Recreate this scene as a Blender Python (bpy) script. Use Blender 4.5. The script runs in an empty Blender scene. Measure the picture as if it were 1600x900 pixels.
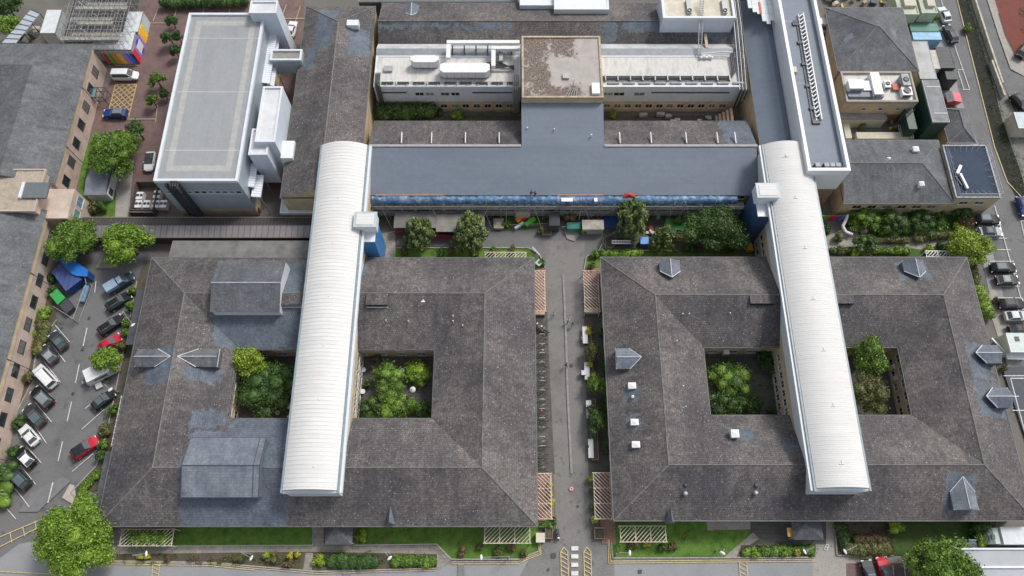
import bpy, math, random
import numpy as np
from mathutils import Vector, Matrix

# ------------------------------------------------------------------ camera, sky, sun, exposure
SC = bpy.context.scene
F, TILT, CAMH = 1160.0, math.radians(22.6), 120.0
cd = bpy.data.cameras.new('camera'); cam = bpy.data.objects.new('camera', cd)
SC.collection.objects.link(cam); SC.camera = cam
cam.location = (0, 0, CAMH); cam.rotation_euler = (TILT, 0, 0)
cd.sensor_width = 36.0; cd.lens = 36.0 * F / 1600.0; cd.clip_start = 1; cd.clip_end = 3000
SC.render.resolution_x = 1024; SC.render.resolution_y = 576
SUN_AZ, SUN_EL = math.radians(48), math.radians(52)
W = bpy.data.worlds.new('World'); SC.world = W; W.use_nodes = True
wn, wl = W.node_tree.nodes, W.node_tree.links
bgn = wn['Background']; sky = wn.new('ShaderNodeTexSky'); sky.sky_type = 'NISHITA'; sky.sun_disc = False
sky.sun_elevation = SUN_EL; sky.sun_rotation = SUN_AZ; sky.dust_density = 3.0
hs = wn.new('ShaderNodeHueSaturation'); hs.inputs['Saturation'].default_value = 0.42
wl.new(sky.outputs[0], hs.inputs['Color']); wl.new(hs.outputs[0], bgn.inputs['Color'])
bgn.inputs['Strength'].default_value = 0.115
sd = bpy.data.lights.new('sun', 'SUN'); sd.energy = 1.5; sd.angle = math.radians(14); sd.color = (1.0, 0.955, 0.9)
so = bpy.data.objects.new('sun', sd); SC.collection.objects.link(so)
sv = Vector((math.sin(SUN_AZ)*math.cos(SUN_EL), math.cos(SUN_AZ)*math.cos(SUN_EL), math.sin(SUN_EL)))
so.rotation_euler = sv.to_track_quat('Z', 'Y').to_euler(); so.location = (60, 120, 150)
SC.view_settings.view_transform = 'Standard'; SC.view_settings.look = 'None'
SC.view_settings.gamma = 1.0; SC.view_settings.exposure = 0.58; SC.view_settings.use_curve_mapping = False

COL = SC.collection
rnd = random.Random(7)
CA, SA = math.cos(TILT), math.sin(TILT)
def at(px, py, z=0.0):
    """world x, y of the point of height z seen at photo pixel px, py"""
    u = (px-800)/F; v = (450-py)/F
    t = (CAMH-z)/-(v*SA-CA)
    return u*t, (v*CA+SA)*t
def rect(pxl, pxr, pyt, pyb, z):
    """axis-aligned world rectangle; left and right measured on the bottom edge"""
    x0, y0 = at(pxl, pyb, z); x1, _ = at(pxr, pyb, z); _, y1 = at(pxl, pyt, z)
    return x0, x1, y0, y1

# ------------------------------------------------------------------ materials
def newmat(name):
    m = bpy.data.materials.new(name); m.use_nodes = True
    nt = m.node_tree; b = nt.nodes['Principled BSDF']
    return m, nt.nodes, nt.links, b
def pos(n, l, scale=(1,1,1), local=False):
    if local: o = n.new('ShaderNodeTexCoord').outputs['Object']
    else: o = n.new('ShaderNodeNewGeometry').outputs['Position']
    mp = n.new('ShaderNodeMapping'); mp.inputs['Scale'].default_value = scale
    l.new(o, mp.inputs['Vector']); return mp.outputs[0]
def noise(n, l, vec, scale, detail=4, rough=0.6):
    t = n.new('ShaderNodeTexNoise'); t.inputs['Scale'].default_value = scale
    t.inputs['Detail'].default_value = detail; t.inputs['Roughness'].default_value = rough
    l.new(vec, t.inputs['Vector']); return t.outputs['Fac']
def ramp(n, l, fac, stops):
    r = n.new('ShaderNodeValToRGB'); e = r.color_ramp.elements
    while len(e) < len(stops): e.new(0.5)
    for i, (p, c) in enumerate(stops):
        e[i].position = p; e[i].color = (c, c, c, 1) if isinstance(c, (int, float)) else (*c, 1)
    l.new(fac, r.inputs[0]); return r.outputs[0]
def mix(n, l, fac, a, b, mode='MIX'):
    m = n.new('ShaderNodeMix'); m.data_type = 'RGBA'; m.blend_type = mode
    for s, v in ((m.inputs[0], fac), (m.inputs[6], a), (m.inputs[7], b)):
        if isinstance(v, (int, float)): s.default_value = v
        elif isinstance(v, tuple): s.default_value = (*v, 1)
        else: l.new(v, s)
    return m.outputs[2]
def math_(n, l, op, a, b=0.0, clamp=False):
    m = n.new('ShaderNodeMath'); m.operation = op; m.use_clamp = clamp
    for s, v in ((m.inputs[0], a), (m.inputs[1], b)):
        if isinstance(v, (int, float)): s.default_value = v
        else: l.new(v, s)
    return m.outputs[0]
def bump(n, l, b, h, dist=0.05, strength=0.6):
    bp = n.new('ShaderNodeBump'); bp.inputs['Distance'].default_value = dist; bp.inputs['Strength'].default_value = strength
    l.new(h, bp.inputs['Height']); l.new(bp.outputs[0], b.inputs['Normal'])

MATS = {}
def plain(name, c, rough=0.6, metal=0.0, var=0.12, scale=1.2, local=False, bmp=0.0):
    """one colour with the small unevenness every real surface has"""
    if name in MATS: return MATS[name]
    m, n, l, b = newmat(name)
    v = pos(n, l, local=local)
    f = noise(n, l, v, scale, 5)
    dark = tuple(x*(1-var) for x in c); lite = tuple(min(1, x*(1+var)) for x in c)
    l.new(ramp(n, l, f, [(0.3, dark), (0.7, lite)]), b.inputs['Base Color'])
    b.inputs['Roughness'].default_value = rough; b.inputs['Metallic'].default_value = metal
    if bmp: bump(n, l, b, noise(n, l, v, scale*8, 3), bmp)
    MATS[name] = m; return m
def weathered(name, c, c2, c3=None, scale=0.35, rough=0.85, streak=(1,1,1), fine=6.0, bmp=0.02, spots=None, spotcol=(0.4,0.4,0.4), fa=0.25):
    m, n, l, b = newmat(name)
    v = pos(n, l, streak)
    f = noise(n, l, v, scale, 7, 0.65)
    col = ramp(n, l, f, [(0.32, c), (0.52, c2), (0.72, c3 or c)])
    g = noise(n, l, pos(n, l), fine, 4, 0.7)
    col = mix(n, l, 1.0, col, ramp(n, l, g, [(0.25, 1-fa), (0.75, 1+fa*.85)]), 'MULTIPLY')
    if spots:
        s = noise(n, l, pos(n, l), spots, 2, 0.5)
        col = mix(n, l, ramp(n, l, s, [(0.62, 0.0), (0.72, 1.0)]), col, spotcol)
    l.new(col, b.inputs['Base Color']); b.inputs['Roughness'].default_value = rough
    bump(n, l, b, g, bmp)
    MATS[name] = m; return m
def tiles(name, base, alt, patch=(0.15,0.175,0.205), row=0.33, width=0.33, speck=0.5, bk=0.6, grain=1.0):
    """interlocking tiles: courses run along the eaves of whichever slope they lie on; 'patch' attribute = renewed slates"""
    m, n, l, b = newmat(name)
    ge = n.new('ShaderNodeNewGeometry')
    sx = n.new('ShaderNodeSeparateXYZ'); l.new(ge.outputs['Position'], sx.inputs[0])
    sn = n.new('ShaderNodeSeparateXYZ'); l.new(ge.outputs['True Normal'], sn.inputs[0])
    ax = math_(n, l, 'ABSOLUTE', sn.outputs[0]); ay = math_(n, l, 'ABSOLUTE', sn.outputs[1])
    sel = math_(n, l, 'GREATER_THAN', ax, ay)
    c1 = n.new('ShaderNodeCombineXYZ'); l.new(sx.outputs[0], c1.inputs[0]); l.new(sx.outputs[1], c1.inputs[1])
    c2 = n.new('ShaderNodeCombineXYZ'); l.new(sx.outputs[1], c2.inputs[0]); l.new(sx.outputs[0], c2.inputs[1])
    mv = n.new('ShaderNodeMix'); mv.data_type = 'VECTOR'; l.new(sel, mv.inputs[0]); l.new(c1.outputs[0], mv.inputs[4]); l.new(c2.outputs[0], mv.inputs[5])
    br = n.new('ShaderNodeTexBrick'); l.new(mv.outputs[1], br.inputs['Vector'])
    br.inputs['Scale'].default_value = 1.0; br.inputs['Brick Width'].default_value = width; br.inputs['Row Height'].default_value = row
    br.inputs['Mortar Size'].default_value = 0.035; br.inputs['Mortar Smooth'].default_value = 0.4
    br.inputs['Color1'].default_value = (0.66, 0.66, 0.66, 1); br.inputs['Color2'].default_value = (1.36, 1.34, 1.32, 1); br.inputs['Mortar'].default_value = (0.5, 0.5, 0.5, 1)
    v = pos(n, l)
    big = noise(n, l, v, 0.10, 6, 0.62); mid = noise(n, l, v, 0.55, 6, 0.7)
    col = ramp(n, l, big, [(0.35, base), (0.65, alt)])
    col = mix(n, l, 1.0, col, ramp(n, l, mid, [(0.25, 0.66), (0.5, 1.0), (0.78, 1.42)]), 'MULTIPLY')
    gr = noise(n, l, v, 2.6, 5, 0.85)
    col = mix(n, l, grain, col, ramp(n, l, gr, [(0.30, 0.45), (0.5, 0.98), (0.70, 1.75)]), 'MULTIPLY')
    mp2 = n.new('ShaderNodeMapping'); mp2.inputs['Scale'].default_value = (1.1, 0.10, 1); l.new(mv.outputs[1], mp2.inputs['Vector'])
    st_ = noise(n, l, mp2.outputs[0], 1.0, 5, 0.7)
    col = mix(n, l, 0.8, col, ramp(n, l, st_, [(0.28, 0.72), (0.5, 1.0), (0.74, 1.30)]), 'MULTIPLY')
    blotch = noise(n, l, v, 0.05, 4, 0.6)
    col = mix(n, l, 1.0, col, ramp(n, l, blotch, [(0.38, (0.86,0.86,0.90)), (0.6, (1.14,1.10,1.06))]), 'MULTIPLY')
    # lichen specks
    vo = n.new('ShaderNodeTexVoronoi'); vo.inputs['Scale'].default_value = 1.9; l.new(v, vo.inputs['Vector'])
    rs = math_(n, l, 'MULTIPLY', noise(n, l, v, 0.35, 3), 0.26)
    sp = math_(n, l, 'LESS_THAN', vo.outputs['Distance'], rs)
    sp2 = math_(n, l, 'MULTIPLY', sp, ramp(n, l, noise(n, l, v, 3.0, 2), [(0.42, 0.0), (0.52, speck)]))
    col = mix(n, l, sp2, col, (0.48, 0.47, 0.44))
    at_ = n.new('ShaderNodeAttribute'); at_.attribute_name = 'patch'
    pm = math_(n, l, 'ADD', at_.outputs['Fac'], math_(n, l, 'MULTIPLY', math_(n, l, 'SUBTRACT', noise(n, l, v, 0.8, 5, 0.7), 0.5), 1.5))
    pm = ramp(n, l, pm, [(0.46, 0.0), (0.54, 1.0)])
    pc = mix(n, l, 1.0, patch, ramp(n, l, noise(n, l, v, 0.4, 6, 0.7), [(0.3, 0.7), (0.7, 1.25)]), 'MULTIPLY')
    col = mix(n, l, pm, col, pc)
    col = mix(n, l, bk, col, br.outputs['Color'], 'MULTIPLY')
    l.new(col, b.inputs['Base Color']); b.inputs['Roughness'].default_value = 0.78
    bump(n, l, b, br.outputs['Fac'], 0.04, 0.5)
    for nd in n:
        if nd.type == 'BUMP': nd.invert = True
    MATS[name] = m; return m
def lines_mat(name, c, line, axis=1, period=1.0, width=0.07, rough=0.4, metal=0.0, var=0.1, local=False, scale=0.5, streak=(1,1,1)):
    m, n, l, b = newmat(name)
    v = pos(n, l, local=local)
    s = n.new('ShaderNodeSeparateXYZ'); l.new(v, s.inputs[0])
    fr = math_(n, l, 'FRACT', math_(n, l, 'DIVIDE', s.outputs[axis], period))
    k = math_(n, l, 'LESS_THAN', fr, width)
    f = noise(n, l, pos(n, l, streak, local), scale, 6, 0.65)
    col = ramp(n, l, f, [(0.3, tuple(x*(1-var) for x in c)), (0.7, tuple(min(1,x*(1+var)) for x in c))])
    l.new(mix(n, l, k, col, line), b.inputs['Base Color'])
    b.inputs['Roughness'].default_value = rough; b.inputs['Metallic'].default_value = metal
    MATS[name] = m; return m
def leafmat(name, c, c2, c3):
    m, n, l, b = newmat(name)
    g = n.new('ShaderNodeNewGeometry')
    v = pos(n, l)
    f = math_(n, l, 'ADD', math_(n, l, 'MULTIPLY', g.outputs['Random Per Island'], 0.45), math_(n, l, 'ADD', math_(n, l, 'MULTIPLY', noise(n, l, v, 1.5, 3), 0.45), math_(n, l, 'MULTIPLY', noise(n, l, v, 0.35, 2), 0.12)))
    l.new(ramp(n, l, f, [(0.22, c), (0.5, c2), (0.8, c3)]), b.inputs['Base Color'])
    b.inputs['Roughness'].default_value = 0.55
    MATS[name] = m; return m
def paintmat(name, rough=0.25, metal=0.0, coat=0.6):
    m, n, l, b = newmat(name)
    oi = n.new('ShaderNodeObjectInfo')
    f = noise(n, l, pos(n, l, local=True), 1.5, 4)
    l.new(mix(n, l, 1.0, oi.outputs['Color'], ramp(n, l, f, [(0.3, 0.88), (0.7, 1.06)]), 'MULTIPLY'), b.inputs['Base Color'])
    b.inputs['Roughness'].default_value = rough; b.inputs['Metallic'].default_value = metal
    b.inputs['Coat Weight'].default_value = coat; b.inputs['Specular IOR Level'].default_value = 0.3; MATS[name] = m; return m
def brick(name, c, c2, mortar, bw=0.22, rh=0.075, scale=1.0, flat=False):
    m, n, l, b = newmat(name)
    v = pos(n, l)
    if not flat:
        s = n.new('ShaderNodeSeparateXYZ'); l.new(v, s.inputs[0]); cm = n.new('ShaderNodeCombineXYZ')
        l.new(math_(n, l, 'ADD', s.outputs[0], s.outputs[1]), cm.inputs[0]); l.new(s.outputs[2], cm.inputs[1]); vv = cm.outputs[0]
    else: vv = v
    br = n.new('ShaderNodeTexBrick'); l.new(vv, br.inputs['Vector']); br.inputs['Scale'].default_value = scale
    br.inputs['Brick Width'].default_value = bw; br.inputs['Row Height'].default_value = rh
    br.inputs['Color1'].default_value = (*c, 1); br.inputs['Color2'].default_value = (*c2, 1); br.inputs['Mortar'].default_value = (*mortar, 1)
    br.inputs['Mortar Size'].default_value = 0.01 if not flat else 0.02
    f = noise(n, l, v, 0.5, 6, 0.65)
    l.new(mix(n, l, 1.0, br.outputs['Color'], ramp(n, l, f, [(0.3, 0.75), (0.7, 1.15)]), 'MULTIPLY'), b.inputs['Base Color'])
    b.inputs['Roughness'].default_value = 0.85; MATS[name] = m; return m

def add_seams(m, axis, period, width, k):
    """lapped joints of a sheet roof, every 'period' metres"""
    n, l = m.node_tree.nodes, m.node_tree.links; b = n['Principled BSDF']; src = b.inputs['Base Color'].links[0].from_socket
    s = n.new('ShaderNodeSeparateXYZ'); l.new(pos(n, l), s.inputs[0])
    f = math_(n, l, 'LESS_THAN', math_(n, l, 'FRACT', math_(n, l, 'DIVIDE', s.outputs[axis], period)), width)
    l.new(mix(n, l, f, src, mix(n, l, 1.0, src, (k, k, k), 'MULTIPLY')), b.inputs['Base Color'])
T_BROWN = tiles('brown_concrete_tiles', (0.080, 0.075, 0.078), (0.124, 0.115, 0.113), speck=0.7, patch=(0.118, 0.145, 0.178))
T_DARK = tiles('grey_slates', (0.085, 0.095, 0.105), (0.115, 0.124, 0.134), row=0.28, width=0.4, speck=0.45, bk=0.25, grain=0.6)
T_NEW = tiles('new_blue_slates', (0.125, 0.150, 0.185), (0.155, 0.180, 0.212), row=0.28, width=0.4, speck=0.1, bk=0.3, grain=0.35)
SLATEFELT = weathered('blue_grey_membrane', (0.135, 0.165, 0.205), (0.155, 0.187, 0.23), (0.128, 0.158, 0.20), scale=0.10, streak=(0.6,2.0,1), fine=1.2, rough=0.6, bmp=0.004, fa=0.09)
add_seams(SLATEFELT, 1, 1.05, 0.05, 0.90)
ROOFGREY = weathered('grey_roof_membrane', (0.245, 0.262, 0.275), (0.285, 0.298, 0.305), (0.262, 0.27, 0.27), scale=0.14, streak=(1.8,0.5,1), fine=1.0, bmp=0.003, rough=0.6, fa=0.09)
add_seams(ROOFGREY, 0, 2.1, 0.02, 0.86)
ROOFPALE = weathered('pale_flat_roof', (0.40, 0.39, 0.365), (0.60, 0.585, 0.555), (0.47, 0.465, 0.445), scale=0.45, streak=(2.6,0.45,1), fine=1.4, bmp=0.005, fa=0.10)
MOSSROOF = weathered('gravel_roof', (0.30, 0.25, 0.19), (0.40, 0.34, 0.27), (0.34, 0.29, 0.22), scale=0.5, fine=2.2, bmp=0.04)
def mossy():
    m, n, l, b = newmat('mossy_deck'); v = pos(n, l)
    base = ramp(n, l, noise(n, l, v, 0.22, 6, 0.65), [(0.3, (0.30,0.265,0.24)), (0.5, (0.40,0.37,0.34)), (0.7, (0.31,0.295,0.28))])
    a = n.new('ShaderNodeAttribute'); a.attribute_name = 'patch'
    k = math_(n, l, 'ADD', math_(n, l, 'MULTIPLY', a.outputs['Fac'], 0.75), math_(n, l, 'ADD', math_(n, l, 'MULTIPLY', math_(n, l, 'SUBTRACT', noise(n, l, v, 1.3, 6, 0.8), 0.5), 1.6), math_(n, l, 'MULTIPLY', math_(n, l, 'SUBTRACT', noise(n, l, v, 0.2, 3), 0.5), 1.2)))
    moss = mix(n, l, ramp(n, l, noise(n, l, v, 3.5, 4, 0.8), [(0.4, 0.0), (0.62, 1.0)]), (0.075, 0.056, 0.042), (0.26, 0.215, 0.185))
    l.new(mix(n, l, ramp(n, l, k, [(0.42, 0.0), (0.55, 1.0)]), base, moss), b.inputs['Base Color']); b.inputs['Roughness'].default_value = 0.9
    bump(n, l, b, noise(n, l, v, 3.5, 4), 0.05); return m
MOSSDECK = mossy()
CURVED = lines_mat('white_standing_seam', (0.63, 0.625, 0.605), (0.585, 0.58, 0.56), axis=1, period=0.62, width=0.3, rough=0.75, scale=0.5, streak=(0.3,2.2,1), var=0.09)
WHITEPANEL = plain('white_panel', (0.65, 0.68, 0.70), 0.45, var=0.05, scale=0.8)
WHITEMETAL = plain('white_metal', (0.70, 0.70, 0.69), 0.45, var=0.05, scale=1.5, local=True)
PARAPET = plain('white_parapet', (0.62, 0.655, 0.69), 0.5, var=0.06, scale=1.0)
GREYMETAL = plain('grey_metal', (0.24, 0.26, 0.28), 0.55, 0.1, var=0.15)
DARKMETAL = plain('dark_metal', (0.05, 0.055, 0.06), 0.5, 0.2, var=0.3)
GALV = plain('galvanised_steel', (0.36, 0.37, 0.37), 0.5, 0.3, var=0.2, scale=3)
CLAD = lines_mat('grey_cladding', (0.30, 0.345, 0.385), (0.20, 0.23, 0.26), axis=0, period=2.4, width=0.02, rough=0.45, var=0.08)
CLADW = lines_mat('pale_cladding', (0.56, 0.62, 0.68), (0.44, 0.49, 0.54), axis=0, period=1.3, width=0.04, rough=0.5, var=0.07)
LOUVRE = lines_mat('pale_louvres', (0.62, 0.66, 0.70), (0.42, 0.46, 0.50), axis=1, period=0.5, width=0.25, rough=0.4)
BUFF = brick('buff_brick', (0.58, 0.44, 0.27), (0.51, 0.38, 0.22), (0.55, 0.48, 0.36))
PINK = brick('pink_render_brick', (0.52, 0.40, 0.335), (0.47, 0.365, 0.305), (0.50, 0.41, 0.35))
BROWNB = brick('brown_brick', (0.26, 0.15, 0.08), (0.20, 0.12, 0.07), (0.25, 0.19, 0.14))
CREAM = plain('cream_render', (0.52, 0.49, 0.40), 0.8, var=0.12)
GLASS = plain('window_glass', (0.02, 0.028, 0.035), 0.08, var=0.3, scale=2)
def blinds(m):
    n, l = m.node_tree.nodes, m.node_tree.links; b = n['Principled BSDF']; src = b.inputs['Base Color'].links[0].from_socket
    o = n.new('ShaderNodeObjectInfo'); l.new(mix(n, l, ramp(n, l, o.outputs['Random'], [(0.0, 0.0), (0.55, 0.02), (0.72, 0.35), (1.0, 0.8)]), src, (0.34, 0.35, 0.33)), b.inputs['Base Color'])
blinds(GLASS)
TEALGLASS = plain('teal_glass', (0.12, 0.25, 0.26), 0.1, var=0.2)
WFRAME = plain('window_frame', (0.55, 0.56, 0.55), 0.5, local=True)
ASPHALT = weathered('asphalt', (0.115, 0.115, 0.118), (0.155, 0.155, 0.157), (0.13, 0.13, 0.133), scale=0.16, fine=5, bmp=0.01, spots=0.5, spotcol=(0.10,0.10,0.10))
ASPH2 = weathered('worn_asphalt', (0.14, 0.138, 0.132), (0.195, 0.19, 0.18), (0.158, 0.155, 0.148), scale=0.22, fine=5, bmp=0.01, spots=0.7, spotcol=(0.12,0.118,0.11))
ROADLIGHT = weathered('pale_road_asphalt', (0.225, 0.23, 0.24), (0.27, 0.275, 0.285), (0.24, 0.245, 0.255), scale=0.10, fine=7, bmp=0.008)
CONC = weathered('concrete_paving', (0.26, 0.24, 0.21), (0.34, 0.32, 0.285), (0.30, 0.28, 0.25), scale=0.3, fine=5, bmp=0.01, spots=3, spotcol=(0.2,0.19,0.16))
SLABS = brick('paving_slabs', (0.33, 0.30, 0.26), (0.27, 0.25, 0.22), (0.15, 0.14, 0.12), bw=0.9, rh=0.6, flat=True)
DARKSLABS = brick('dark_paving_slabs', (0.115, 0.11, 0.10), (0.09, 0.088, 0.08), (0.05, 0.05, 0.045), bw=0.9, rh=0.6, flat=True)
BLOCKPAVE = brick('red_block_paving', (0.20, 0.125, 0.115), (0.165, 0.105, 0.10), (0.11, 0.08, 0.075), bw=0.4, rh=0.2, flat=True)
REDTAR = weathered('red_tarmac', (0.13, 0.034, 0.024), (0.165, 0.042, 0.028), (0.11, 0.036, 0.028), scale=0.3, fine=4)
SOIL = weathered('planting_soil', (0.055, 0.048, 0.035), (0.10, 0.085, 0.06), (0.06, 0.07, 0.03), scale=0.6, fine=5, bmp=0.05)
GRASS = weathered('mown_grass', (0.045, 0.11, 0.012), (0.085, 0.185, 0.018), (0.15, 0.20, 0.04), scale=0.8, fine=5, bmp=0.06, spots=0.9, spotcol=(0.12,0.13,0.05))
GRASSD = weathered('dark_patchy_grass', (0.03, 0.07, 0.012), (0.058, 0.115, 0.018), (0.085, 0.10, 0.03), scale=0.5, fine=9, bmp=0.06, spots=1.2, spotcol=(0.13,0.11,0.07))  # darker green than the mown grass, with brownish spots
WHITEP = plain('white_road_paint', (0.62, 0.62, 0.60), 0.7, var=0.25, scale=3)
YELP = plain('yellow_road_paint', (0.55, 0.43, 0.19), 0.7, var=0.25, scale=3)
REDP = plain('red_road_paint', (0.5, 0.10, 0.08), 0.7, var=0.2, scale=3)
KERB = plain('kerb_stone', (0.33, 0.31, 0.28), 0.85, var=0.2, scale=2)
TIMBER = plain('bleached_timber', (0.50, 0.38, 0.28), 0.8, var=0.2, scale=2, local=True)
PALEWOOD = plain('weathered_trellis', (0.56, 0.49, 0.41), 0.8, var=0.2, scale=2, local=True)
WOODB = plain('brown_wood', (0.25, 0.16, 0.085), 0.8, var=0.25, scale=2)
BARK = plain('bark', (0.10, 0.078, 0.055), 0.9, var=0.3, scale=4)
RUBBER = plain('tyre_rubber', (0.02, 0.02, 0.02), 0.8)
CARGLASS = plain('car_glass', (0.075, 0.092, 0.105), 0.3, var=0.1)  # grey-blue sky reflection is put into the glass colour
PAINT = paintmat('car_paint', 0.45, 0, 0.0); MATTE = paintmat('matte_paint', 0.6, 0, 0.0)
LAMPW = plain('headlamp_lens', (0.7, 0.72, 0.72), 0.15); LAMPR = plain('tail_lamp_lens', (0.35, 0.02, 0.02), 0.2)
BLUESHEET = weathered('blue_sheeting', (0.03, 0.08, 0.18), (0.09, 0.19, 0.33), (0.34, 0.42, 0.48), scale=0.8, streak=(1.5,1,1), fine=3, rough=0.4, bmp=0.25)
LEAF = {
 'mid': leafmat('mid_green_leaves', (0.026, 0.065, 0.008), (0.088, 0.175, 0.016), (0.21, 0.335, 0.038)),
 'bright': leafmat('bright_green_leaves', (0.042, 0.090, 0.009), (0.125, 0.235, 0.016), (0.30, 0.43, 0.045)),
 'lime': leafmat('lime_leaves', (0.09, 0.15, 0.012), (0.21, 0.31, 0.025), (0.38, 0.48, 0.05)),
 'dark': leafmat('dark_green_leaves', (0.016, 0.044, 0.010), (0.040, 0.095, 0.015), (0.090, 0.165, 0.026)),
 'willow': leafmat('willow_leaves', (0.045, 0.075, 0.020), (0.11, 0.165, 0.042), (0.24, 0.29, 0.09)),
 'yellow': leafmat('yellow_leaves', (0.22, 0.22, 0.02), (0.42, 0.38, 0.03), (0.55, 0.50, 0.06)),
 'olive': leafmat('olive_leaves', (0.055, 0.065, 0.02), (0.10, 0.11, 0.03), (0.16, 0.16, 0.045)),
 'rust': leafmat('rusty_leaves', (0.07, 0.04, 0.025), (0.14, 0.085, 0.04), (0.18, 0.15, 0.05)),
 'pinkflower': leafmat('pink_blossom', (0.10, 0.13, 0.04), (0.45, 0.28, 0.24), (0.6, 0.45, 0.36)),
 'red': leafmat('red_leaves', (0.10, 0.015, 0.015), (0.22, 0.03, 0.035), (0.3, 0.08, 0.06)),
}

# ------------------------------------------------------------------ mesh builder
ORG = {}
class B:
    def __init__(s): s.v = []; s.f = []; s.m = []; s.mats = []; s.attr = []
    def mi(s, mat):
        if mat is None: return 0
        if mat not in s.mats: s.mats.append(mat)
        return s.mats.index(mat)
    def add(s, vs, fs, mat=None):
        o = len(s.v); s.v += [tuple(x) for x in vs]; k = s.mi(mat)
        for f in fs: s.f.append([i+o for i in f]); s.m.append(k)
        return s
    def box(s, x0, x1, y0, y1, z0, z1, mat=None):
        return s.add([(x0,y0,z0),(x1,y0,z0),(x1,y1,z0),(x0,y1,z0),(x0,y0,z1),(x1,y0,z1),(x1,y1,z1),(x0,y1,z1)],
                     [(0,3,2,1),(4,5,6,7),(0,1,5,4),(1,2,6,5),(2,3,7,6),(3,0,4,7)], mat)
    def obox(s, p, q, w, z0, z1, mat=None):
        """box along the line p-q, width w"""
        dx, dy = q[0]-p[0], q[1]-p[1]; L = math.hypot(dx, dy) or 1; nx, ny = -dy/L*w/2, dx/L*w/2
        return s.prism([(p[0]-nx,p[1]-ny),(q[0]-nx,q[1]-ny),(q[0]+nx,q[1]+ny),(p[0]+nx,p[1]+ny)], z0, z1, mat)
    def prism(s, poly, z0, z1, mat=None):
        a = sum(poly[i][0]*poly[(i+1)%len(poly)][1]-poly[(i+1)%len(poly)][0]*poly[i][1] for i in range(len(poly)))
        if a < 0: poly = poly[::-1]
        n = len(poly)
        return s.add([(x,y,z0) for x,y in poly]+[(x,y,z1) for x,y in poly],
                     [tuple(range(n-1,-1,-1)), tuple(range(n,2*n))]+[(i,(i+1)%n,n+(i+1)%n,n+i) for i in range(n)], mat)
    def tube(s, p, q, r, n=6, mat=None, r2=None):
        p, q = Vector(p), Vector(q); d = (q-p)
        if d.length < 1e-6: return s
        d.normalize(); a = d.orthogonal().normalized(); b = d.cross(a); r2 = r if r2 is None else r2
        vs = [p+(a*math.cos(t)+b*math.sin(t))*r for t in [2*math.pi*i/n for i in range(n)]]
        vs += [q+(a*math.cos(t)+b*math.sin(t))*r2 for t in [2*math.pi*i/n for i in range(n)]]
        return s.add(vs, [(i,(i+1)%n,n+(i+1)%n,n+i) for i in range(n)]+[tuple(range(n-1,-1,-1)), tuple(range(n,2*n))], mat)
    def path(s, pts, r, n=6, mat=None):
        for a, b in zip(pts[:-1], pts[1:]): s.tube(a, b, r, n, mat)
        return s
    def torus(s, c, R, r, axis='x', n=16, m=5, mat=None):
        vs = []; fs = []
        for i in range(n):
            t = 2*math.pi*i/n
            for j in range(m):
                u = 2*math.pi*j/m; rr = R+r*math.cos(u); w = r*math.sin(u)
                p = (rr*math.cos(t), rr*math.sin(t), w)
                if axis == 'x': p = (p[2], p[0], p[1])
                elif axis == 'y': p = (p[0], p[2], p[1])
                vs.append((c[0]+p[0], c[1]+p[1], c[2]+p[2])); fs.append((i*m+j, ((i+1)%n)*m+j, ((i+1)%n)*m+(j+1)%m, i*m+(j+1)%m))
        return s.add(vs, fs, mat)
    def blob(s, c, r, n=8, m=5, mat=None):
        """ellipsoid"""
        rx, ry, rz = r if isinstance(r, tuple) else (r, r, r)
        vs = [(c[0], c[1], c[2]-rz)]
        for j in range(1, m):
            ph = -math.pi/2+math.pi*j/m
            for i in range(n):
                t = 2*math.pi*i/n; vs.append((c[0]+rx*math.cos(ph)*math.cos(t), c[1]+ry*math.cos(ph)*math.sin(t), c[2]+rz*math.sin(ph)))
        vs.append((c[0], c[1], c[2]+rz)); top = len(vs)-1; fs = []
        for i in range(n): fs.append((0, 1+(i+1)%n, 1+i)); fs.append((top, top-n+i, top-n+(i+1)%n))
        for j in range(m-2):
            for i in range(n): a = 1+j*n; fs.append((a+i, a+(i+1)%n, a+n+(i+1)%n, a+n+i))
        return s.add(vs, fs, mat)
    def grid(s, a, b, c, d, cell=0.8, mat=None):
        """quad a-b-c-d (a,b on the eave; d,c above) cut into cells"""
        a, b, c, d = map(Vector, (a, b, c, d))
        nu = max(1, int(max((b-a).length, (c-d).length)/cell)); nv = max(1, int(max((d-a).length, (c-b).length)/cell))
        vs = [(a.lerp(b, i/nu)).lerp(d.lerp(c, i/nu), j/nv) for j in range(nv+1) for i in range(nu+1)]
        return s.add(vs, [(j*(nu+1)+i, j*(nu+1)+i+1, (j+1)*(nu+1)+i+1, (j+1)*(nu+1)+i) for j in range(nv) for i in range(nu)], mat)
    def build(s, name, mat=None, parent=None, patches=None, smooth=False, kind=None):
        o0 = ORG.get(parent.name, Vector()) if parent else Vector()
        me = bpy.data.meshes.new(name)
        me.from_pydata([(x-o0.x, y-o0.y, z-o0.z) for x, y, z in s.v], [], s.f)
        if s.mats:
            if mat and None: pass
            for m_ in s.mats: me.materials.append(m_)
            me.polygons.foreach_set('material_index', s.m)
        elif mat: me.materials.append(mat)
        if patches:
            at_ = me.attributes.new('patch', 'FLOAT', 'POINT'); vals = []
            for x, y, z in s.v:
                w = 0.0
                for (x0, x1, y0, y1) in patches:
                    d = min(x-x0, x1-x, y-y0, y1-y)
                    w = max(w, min(1.0, max(0.0, 0.5+d*0.45)))
                vals.append(w if w > 0 else -0.6)
            at_.data.foreach_set('value', vals)
        if smooth:
            for p in me.polygons: p.use_smooth = True
        me.update()
        ob = bpy.data.objects.new(name, me); COL.objects.link(ob)
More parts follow.
